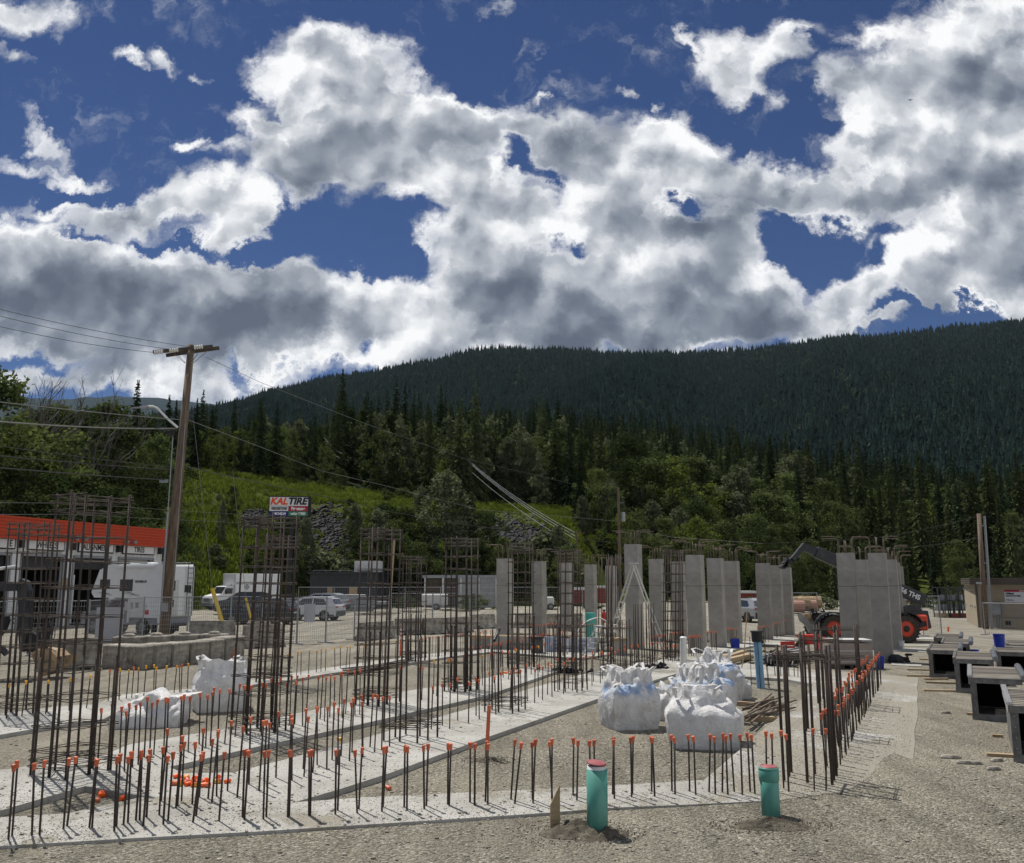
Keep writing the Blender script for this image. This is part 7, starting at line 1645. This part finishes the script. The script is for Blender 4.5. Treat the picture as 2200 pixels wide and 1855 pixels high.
# racks by the office
for i, (px0, px1) in enumerate(((2012, 2034), (2036, 2056), (2057, 2076))):
    a = P(px0, 1250, 66); b = P(px1, 1250, 66); L = b.x - a.x; r_ = thing('storage_rack', ('first', 'middle', 'last')[i] + ' steel rack with parts on the gravel before the office, counted from the telehandler', 'rack', (a.x, 66, 0), 0, 'steel racks')
    mb = MB(); [mb.bx(x_, x_ + .07, y_, y_ + .07, 0, 2.2) for x_ in (0, L - .07) for y_ in (0, .8)]; [mb.bx(0, L, 0, .87, z_, z_ + .05) for z_ in (.5, 1.2, 2.15)]; mb.build('frame', M['dark_grey'], r_)
    mb = MB(); [mb.box((rng.uniform(.1, L - .1), .4, rng.choice((.75, 1.45)) ), (.3, .3, .4), rng.random()) for _ in range(5)]; mb.build('stored_parts', M['galv'], r_); mb = MB(); mb.bx(.05, L - .05, 0, .8, .02, .3); mb.build('lower_bins', M['red_rust'] if i else M['tan_steel'], r_)
# ---------------------------------------------------------------- site office
A = G(2103, 1349); B = G(2200, 1353.5); C_ = G(2077, 1336); dB = (B - A).normalized(); dC = (C_ - A); Ld = dC.length; Ho = 2.42
of = thing('site_office', 'tan site office cabin with dark fascia and a CPKC sign', 'building', A); bl = A + dB * 9; ul = lambda p: tuple(p - A)
def quad_wall(name, p, q_, z0, z1, m, parent, th=.12):
    mb = MB(); mb.bar(Vector((p.x, p.y, (z0 + z1) / 2)) - A, Vector((q_.x, q_.y, (z0 + z1) / 2)) - A, th, z1 - z0); return mb.build(name, m, parent)
E = C_ + dB * 9; fl = [A, bl, E, C_]
mb = MB(); vs = [p - A for p in fl]; mb.add([(v.x, v.y, 0) for v in vs] + [(v.x, v.y, Ho) for v in vs], [(0, 1, 2, 3), (7, 6, 5, 4), (0, 4, 5, 1), (1, 5, 6, 2), (2, 6, 7, 3), (3, 7, 4, 0)]); mb.build('wall', M['tan_wall'], of)
cen = (A + bl + E + C_) / 4; n = 7
for i in range(n):
    mb = MB(); ex = .22 - (.03 if i % 2 else 0); vs = []
    for p in fl:
        d = (p - cen); d.z = 0; v = p + d.normalized() * ex * 1.4 - A; vs.append(v)
    z0 = Ho + .002 + i * .055; z1_2 = z0 + .053
    mb.add([(v.x, v.y, z0) for v in vs] + [(v.x, v.y, z1_2) for v in vs], [(0, 1, 2, 3), (7, 6, 5, 4), (0, 4, 5, 1), (1, 5, 6, 2), (2, 6, 7, 3), (3, 7, 4, 0)]); mb.build('fascia_board', M['brown_trim'], of)
nd = Vector((dB.y, -dB.x, 0))
def on_wall(px, z, off): t = along(px, A, A + dB * 9); return dB * t + nd * off + Vector((0, 0, z))
rzo = math.atan2(dB.y, dB.x)
x0s = along(2156, A, A + dB * 9); zt_, zb_ = ZT(1267, 52) , ZT(1292.5, 52); sw = 2.35
def wallbox(name, x0, x1, z0, z1, t0, t1, m, parent=None):
    c = dB * ((x0 + x1) / 2) + nd * ((t0 + t1) / 2); mb = MB(); mb.box((c.x, c.y, (z0 + z1) / 2), (x1 - x0, abs(t1 - t0), z1 - z0), rzo); return mb.build(name, m, parent or of)
ob = wallbox('office_sign', x0s, x0s + sw, zb_, zt_, .002, .03, M['sign_white']); wallbox('red_band', x0s, x0s + sw, zt_ - .11, zt_, .031, .036, M['sign_red'], ob)
def otext(body, size, m, x, z, **k):
    p = dB * (x0s + x) + nd * .04; return text('lettering', body, size, M[m], ob, (p.x, p.y, z), rot=(R(90), 0, rzo), **k)
otext('CPKC', .11, 'text_white', 1.0, zt_ - .055, sx=1.1); otext('Nelson', .16, 'text_black', .08, zt_ - .20, align='LEFT', bold=.004); otext('General Yard Office', .105, 'text_black', .08, zt_ - .33, align='LEFT', bold=.003); otext('70 Baker Street', .07, 'text_black', .08, zt_ - .56, align='LEFT')
xm = along(2139, A, A + dB * 9); wallbox('meter_box', xm - .24, xm + .24, ZT(1319, 52), ZT(1294, 52), .002, .18, M['galv'])
for k in range(3): wallbox('conduit', xm - .16 + k * .13, xm - .10 + k * .13, 0, ZT(1319, 52), .03, .09, M['galv'])
xv = along(2158, A, A + dB * 9); wallbox('crawl_vent', xv - .16, xv + .16, .22, .45, .002, .02, M['text_black']); wallbox('drip_rail', .3, 9, .62, .64, .002, .02, M['brown_trim'])
wallbox('corner_trim', -.02, .12, 0, Ho, .002, .02, M['brown_trim'])
for t in (.12, .33, .48, .92):
    p = dC * t; d_ = Vector((-dC.y, dC.x, 0)).normalized(); d_ = d_ if d_.x < 0 else -d_
    for z_ in (2.1, 1.15): mb = MB(); c = p + d_ * .03; mb.box((c.x, c.y, z_), (.10, .10, .12), math.atan2(dC.y, dC.x)); mb.build('wall_clip', M['offwhite'], of)
# ---------------------------------------------------------------- telehandler
Yt = 40.0; gt = Vector((P(1868, 1250, Yt).x, Yt, 0)); te = thing('telehandler', 'dark grey telehandler with orange rims, its boom raised over the columns', 'telehandler', gt)
def tl(px, py, dy=0.0): p = P(px, py, Yt); return Vector((p.x - gt.x, dy, p.z))
for px in (1790.5, 1944.5):
    c = tl(px, 1352); c.x = (c.x + gt.x) * (Yt - .98) / Yt - gt.x; rr = .60
    for s, yy in ((-1, -.95), (1, .95)):
        mb = MB(); mb.lathe([(rr * .55, -.22), (rr * .9, -.22), (rr * .97, -.15), (rr * .97, .15), (rr * .9, .22), (rr * .55, .22)], 30, (c.x, yy, rr), Matrix.Rotation(R(90), 3, 'X'), caps=False); w_ = mb.build('wheel', M['tyre'], te)
        mb = MB()
        for k in range(22):
            a = k * 2 * math.pi / 22
            for s2 in (-1, 1): aa = a + (.07 if s2 > 0 else -.07); mb.box((c.x + math.cos(aa) * rr * .97, yy + s2 * .11, rr + math.sin(aa) * rr * .97), (.05, .24, .05), 0, R(0), -aa)
        mb.build('tread', M['tyre'], w_); mb = MB(); mb.lathe([(.05, -.20), (.33, -.17), (.36, -.225), (.36, .225), (.33, .17), (.05, .20)], 24, (c.x, yy, rr), Matrix.Rotation(R(90), 3, 'X')); mb.build('rim', M['orange_paint'], w_); mb = MB(); mb.lathe([(.02, -.23), (.13, -.22), (.16, -.15), (.16, .15), (.13, .22), (.02, .23)], 12, (c.x, yy, rr), Matrix.Rotation(R(90), 3, 'X')); mb.build('hub', M['black'], w_)
mb = MB(); mb.prism([(tl(1775, 1350).x, .55), (tl(1770, 1350).x, .95), (tl(1800, 1350).x, 1.25), (tl(1930, 1350).x, 1.2), (tl(1985, 1350).x, 1.35), (tl(1990, 1350).x, .6), (tl(1960, 1350).x, .45), (tl(1800, 1350).x, .42)], -.55, .55); mb.build('chassis', M['dark_grey'], te, bevel=.03)
for px in (1790.5, 1944.5):
    c = (tl(px, 1352).x + gt.x) * (Yt - .98) / Yt - gt.x; mb = MB(); pts = [(c + math.cos(a) * .74, 0, .60 + math.sin(a) * .70) for a in np.linspace(R(5), R(165), 10)]
    for a, b in zip(pts, pts[1:]):
        for yy in (-.95, .95): mb.bar((a[0], yy, a[2]), (b[0], yy, b[2]), .5, .04)
    mb.build('mudguard', M['black'], te)
mb = MB(); x0_, x1_ = tl(1948, 1350).x, tl(1972, 1350).x; mb.bx(x0_, x1_ + .05, -.95, .95, .52, 1.18); mb.build('counterweight', M['orange_paint'], te, bevel=.06)
piv = tl(1975, 1283, -.05); b0 = tl(1985, 1288); b1 = tl(1750, 1187); b2 = tl(1720, 1172)
mb = MB(); mb.bar(tl(1985, 1291), tl(1752, 1186), .42, .50); bm_ = mb.build('boom', M['dark_grey'], te, bevel=.02)
mb = MB(); mb.bar(tl(1755, 1187), tl(1726, 1176), .30, .34); mb.bar(tl(1729, 1170), tl(1700, 1205), .26, .20); mb.bar(tl(1702, 1203), tl(1682, 1214), .26, .2); mb.build('boom_head', M['dark_grey'], te) ; mb = MB(); mb.bar(tl(1694, 1205), tl(1677, 1220), .5, .12); mb.bar(tl(1690, 1200), tl(1682, 1222), .5, .1); mb.build('carriage', M['black'], te)
dirb = (tl(1752, 1186) - tl(1985, 1291)).normalized(); ang = math.atan2(-dirb.z, -dirb.x)
tc = tl(1944, 1273, -.225); text('lettering', '1056 THS', .30, M['text_white'], bm_, tuple(tc), rot=(R(90), -ang, 0), sx=1.0, bold=.008) ; mb = MB(); mb.prism([(tl(1935, 1350).x, 1.1), (tl(1936, 1320).x, 1.5), (tl(1948, 1302).x, tl(0, 1300).z), (tl(1965, 1302).x, tl(0, 1300).z), (tl(1972, 1320).x, 1.4), (tl(1970, 1350).x, 1.1)], -.4, .4); mb.build('boom_support', M['dark_grey'], te)
mb = MB(); mb.bar(tl(1860, 1300, 0), tl(1930, 1290, 0), .14) ; mb.tube([tl(1800, 1330), tl(1900, 1262)], .06, 8); mb.build('lift_cylinder', M['galv'], te)
mb = MB(); xa, xb = tl(1820, 1350).x, tl(1875, 1350).x; mb.prism([(xa, 1.2), (xa + .1, 2.3), (xb - .2, 2.35), (xb, 1.25)], .25, .85); cab = mb.build('cab', M['glass'], te); mb = MB(); mb.prism([(xa - .02, 2.3), (xa, 2.42), (xb - .15, 2.47), (xb - .1, 2.36)], .22, .88); mb.build('cab_roof', M['dark_grey'], cab)
mb = MB(); mb.prism([tl(1704, 1318).xz, tl(1712, 1318).xz, tl(1726, 1332).xz, tl(1735, 1338).xz, tl(1754, 1350).xz, tl(1764, 1372).xz, tl(1750, 1362).xz, tl(1728, 1358).xz, tl(1722, 1345).xz, tl(1708, 1332).xz], -.7, -.55); mb.prism([tl(1738, 1332).xz, tl(1748, 1328).xz, tl(1766, 1345).xz, tl(1768, 1372).xz, tl(1756, 1372).xz], .5, .65); mb.build('stabiliser', M['steel'], te)
mb = MB(); mb.bx(tl(1725, 1350).x, tl(1740, 1350).x, -.3, .3, tl(0, 1336).z, tl(0, 1319).z); mb.build('front_plate', M['tan_steel'], te); mb = MB(); mb.prism([tl(1745, 1332).xz, tl(1757, 1326).xz, tl(1766, 1326).xz, tl(1766, 1345).xz, tl(1750, 1340).xz], -.56, -.4); mb.build('side_cover', M['galv'], te)
mb = MB(); mb.tube([tl(1758, 1324, -.3), tl(1746, 1312, -.3)], .025, 6); mb.box(tl(1740, 1311, -.3), (.14, .1, .14)); mb.tube([tl(1768, 1318, -.3), tl(1762, 1306, -.3)], .03, 6); mb.build('mirror', M['black'], te)
# ---------------------------------------------------------------- digger arm at the left edge
Ye = 25.0; ge = Vector((P(-120, 1250, Ye).x, Ye, 0)); ex = thing('mini_excavator', 'digger at the picture edge with black arm and tan bucket', 'excavator', ge)
def xl(X, Y_, dy=0.0): p = P(X / 6.3, 1180 + Y_ / 6.3, Ye); return Vector((p.x - ge.x, dy, p.z))
def xp(pts): return [tuple(xl(x, y).xz) for x, y in pts]
mb = MB(); mb.prism(xp([(-900, 560), (-300, 440), (150, 440), (260, 470), (260, 560), (160, 570), (-300, 560), (-900, 760)]), -.14, .14); mb.build('boom', M['dark_grey'], ex)
mb = MB(); mb.prism(xp([(250, 470), (310, 400), (390, 440), (440, 640), (395, 900), (385, 1190), (340, 1390), (290, 1380), (275, 1150), (285, 900)]), -.11, .11); mb.build('stick', M['dark_grey'], ex)
mb = MB(); mb.tube([xl(450, 560, -.16), xl(455, 800, -.16)], .055, 8); mb.tube([xl(455, 800, -.16), xl(450, 1130, -.16)], .03, 8); mb.build('hydraulic_ram', M['black'], ex)
mb = MB(); mb.tube([xl(300, 235, -.2), xl(-200, 300, -.2)], .045, 8); mb.build('hydraulic_line', M['white'], ex)
mb = MB(); mb.prism(xp([(400, 1180), (460, 1120), (560, 1190), (640, 1310), (620, 1350), (560, 1300), (480, 1390), (400, 1400)]), -.12, .12); mb.prism(xp([(520, 1070), (620, 1060), (680, 970), (705, 1040), (700, 1130), (660, 1290), (630, 1320), (620, 1200), (520, 1210)]), -.1, .1); mb.build('linkage', M['black'], ex)
mb = MB(); mb.tube([xl(700, 1080), xl(745, 1110), xl(740, 1200), xl(680, 1250)], .014, 5); mb.tube([xl(200, 940), xl(160, 960), xl(190, 1010)], .02, 5); mb.build('hose', M['black'], ex)
mb = MB()
for s in (-.38, .38): mb.prism(xp([(520, 1400), (600, 1345), (780, 1370), (860, 1450), (870, 1560), (800, 1640), (700, 1690), (640, 1700), (600, 1600), (560, 1500)]), s - .015, s + .015)
pts = [(600, 1345), (780, 1370), (860, 1450), (870, 1560), (800, 1640), (700, 1690), (640, 1700)]
for a, b in zip(pts, pts[1:]): mb.bar(xl(*a), xl(*b), .74, .03)
mb.build('bucket', M['tan_steel'], ex)
mb = MB(); mb.prism(xp([(-150, 1000), (20, 960), (120, 930), (215, 900), (230, 960), (180, 1090), (60, 1240), (0, 1250), (-100, 1300), (-300, 1400), (-300, 1150)]), -.5, -.3); mb.build('blade_arm', M['black'], ex)
mb = MB(); mb.tube([xl(-100, 1330, -.5), xl(60, 1290, -.5), xl(160, 1330, -.5), xl(230, 1400, -.5)], .09, 8); mb.build('guard_tube', M['dark_grey'], ex)
mb = MB(); mb.bx(-1.8, 0.3, -.9, .9, .0, .55); mb.build('track', M['tyre'], ex, bevel=.15); mb = MB(); mb.bx(-1.9, .1, -.85, .85, .6, 1.5); mb.build('body', M['dark_grey'], ex, bevel=.1); mb = MB(); mb.bx(-1.6, -.3, -.5, .8, 1.5, 2.5); mb.build('cab', M['glass'], ex, bevel=.05)
# ---------------------------------------------------------------- wire panel fences
def wire_panel_mesh(w, h, step=.075):
    mb = MB(); r = .004
    for i in range(int(w / step) + 1): x = i * step; mb.bar((x, 0, .06), (x, 0, h), r * 2, r * 2)
    for k, z in enumerate(np.arange(.1, h, .2)): mb.bar((0, .006, z), (w, .006, z), r * 2.4, r * 2.4)
    me = bpy.data.meshes.new('wire_mesh'); me.from_pydata(mb.v, [], mb.f); me.materials.append(M['galv']); me.update(); return me
FM = {}
def fence_run(pts, hpx, label, group, h=1.8, posts=True, step=.075, base=True):
    for i, (a, b) in enumerate(zip(pts, pts[1:])):
        A_, B_ = G(*a), G(*b); L = (B_ - A_).length; key = (round(L, 1), h, step)
        r_ = thing('mesh_fence', label, 'fence panel', A_, math.atan2((B_ - A_).y, (B_ - A_).x), group)
        if key not in FM: FM[key] = wire_panel_mesh(L, h, step)
        o = bpy.data.objects.new('wire_mesh', FM[key]); COL.objects.link(o); o.parent = r_
        mb = MB(); mb.tube([(0, 0, 0), (0, 0, h + .05)], .024, 7); mb.tube([(L - .04, 0, 0), (L - .04, 0, h + .05)], .024, 7); mb.tube([(0, 0, h), (L, 0, h)], .02, 6); mb.build('frame', M['galv'], r_)
        if base: mb = MB(); mb.bx(-.08, .08, -.4, .4, 0, .04); mb.build('foot', M['galv'], r_)
fence_run([(-60, 1412), (60, 1408), (185, 1404), (305, 1378), (402, 1374)], 0, 'wire mesh panel before the pickup and tyre shop', 'wire panels by the tyre shop', 1.9, step=.10)
fence_run([(402, 1374), (494, 1370), (560, 1372)], 0, 'wire mesh panel behind the curved block wall', 'wire panels by the tyre shop', 1.9, step=.10)
fence_run([(560, 1384), (638, 1384), (700, 1381), (761, 1375), (840, 1366)], 0, 'wire mesh panel before the white compact SUV', 'wire panels by the parking lot', 1.9, step=.10)
fence_run([(840, 1345), (930, 1345), (1010, 1342), (1080, 1342)], 0, 'wire mesh panel behind the line of barriers', 'wire panels behind the barriers', 1.9, step=.12)
fence_run([(1700, 1340), (1760, 1341)], 0, 'wire mesh panel behind the stabiliser of the telehandler', 'wire panels by the telehandler', 1.9, step=.12)
fence_run([(1985, 1366), (2025, 1366)], 0, 'wire mesh panel beside the rear wheel of the telehandler', 'wire panels by the telehandler', 1.9, step=.10)
fence_run([(2117, 1364), (2215, 1368)], 0, 'wire mesh panel in front of the office wall', 'wire panels by the office', 1.55, step=.10)
for a, b, py0, py1, lab in ((203, 262, 1305, 1378, 'white plastic sheet tied to the wire panel in front of the pickup'), (651, 675, 1298, 1337, 'blank grey notice tied to the wire panel before the white SUV')):
    g = G(a, 1379 if a < 300 else 1383); g2 = G(b, 1379 if a < 300 else 1383); L = (g2 - g).length; mb = MB(); mb.bx(0, L, -.03, -.02, ZT(py1, g.y), ZT(py0, g.y)); o = mb.build('banner_sheet', M['sheet'] if 'sheet' in M else mat('grey_white_sheet', (.42, .42, .45), .7, 0, .06, 3)); o.location = (g.x, g.y, 0); o.rotation_euler = (0, 0, math.atan2((g2 - g).y, (g2 - g).x)); tag(o, lab, 'sheet')
# long chain-link line at the back of the lot
A_, B_ = G(640, 1313), G(1330, 1313); L = (B_ - A_).length; r_ = thing('chain_link_fence', 'long chain link fence at the back of the parking lot', 'fence', A_, math.atan2((B_ - A_).y, (B_ - A_).x)); mb = MB(); mb.tube([(0, 0, 2.1), (L, 0, 2.1)], .03, 6); mb.build('top_rail', M['galv'], r_)
for x_ in np.arange(0, L, 3.2): mb = MB(); mb.tube([(x_, 0, 0), (x_, 0, 2.15)], .035, 6); mb.build('post', M['galv'], r_)
mb = MB()
for x_ in np.arange(0, L, .22): mb.bar((x_, 0, .05), (x_ + .0, 0, 2.08), .007)
for z_ in np.arange(.1, 2.1, .25): mb.bar((0, .008, z_), (L, .008, z_), .007)
mb.build('mesh', M['galv'], r_)
# weeds at the foot of the back fence
q = random.Random(77)
for i in range(26):
    px = q.choice([q.uniform(690, 1100), q.uniform(1100, 1300), q.uniform(1590, 1800), q.uniform(1960, 2080)]); Y = q.uniform(84, 96)
    tree('bush' if q.random() < .5 else 'greybush', px, Y, q.uniform(1268, 1288), 'low weedy bush at the back edge of the yard', 'weedy bushes at the edge of the yard', 1.3, z=0)
# a bird
g = P(1956, 215.5, 120); r_ = thing('bird', 'small dark bird gliding before the clouds', 'bird', g); mb = MB()
mb.add([(-.5, 0, .10), (-.2, .05, .03), (0, .12, 0), (.2, .05, .03), (.5, 0, .10), (.22, -.10, .02), (0, -.22, -.02), (-.22, -.10, .02), (0, .02, .05), (0, .02, -.09)], [(0, 1, 8, 7), (1, 2, 8), (2, 3, 8), (3, 4, 5, 8), (5, 6, 8), (6, 7, 8), (0, 7, 9, 1), (1, 9, 2), (2, 9, 3), (3, 9, 5, 4), (5, 9, 6), (6, 9, 7)]); mb.build('body', M['black'], r_)
# ---------------------------------------------------------------- where several things share a label, say which by its order across the picture
from collections import defaultdict
by = defaultdict(list)
bpy.context.view_layer.update()
for o in COL.objects:
    if o.parent is None and o.get('label') and o.get('kind') != 'stuff': by[o['label']].append(o)
for lab, L in by.items():
    if len(L) < 2: continue
    def sxp(o):
        p = o.location; h = .7 if 'dowel' in o.name else 0
        c = cam.matrix_world.inverted() @ Vector((p.x, p.y, p.z + h)); return -c.x / c.z
    L.sort(key=sxp)
    for i, o in enumerate(L):
        o['label'] = '%s, %s from the left' % (lab, ordinal(i + 1))
        if 'group' not in o: o['group'] = lab
# ---------------------------------------------------------------- thin summer haze: softens the mountain, leaves the site clear
hz = MB(); hz.bx(-7600, 7600, -70, 7600, -1.2, 1010); ho = hz.build('haze', M['white'])
ho.data.materials.clear(); hm_ = bpy.data.materials.new('haze'); hm_.use_nodes = True; w = NT(hm_.node_tree)
o_ = w.n('ShaderNodeOutputMaterial'); pv = w.n('ShaderNodeVolumePrincipled'); pv.inputs['Density'].default_value = .000013; pv.inputs['Color'].default_value = (.72, .85, 1, 1); pv.inputs['Anisotropy'].default_value = .1
w.l(pv.outputs[0], o_.inputs['Volume']); ho.data.materials.append(hm_); tag(ho, 'thin blue haze between the site and the mountain', 'haze', kind='stuff')
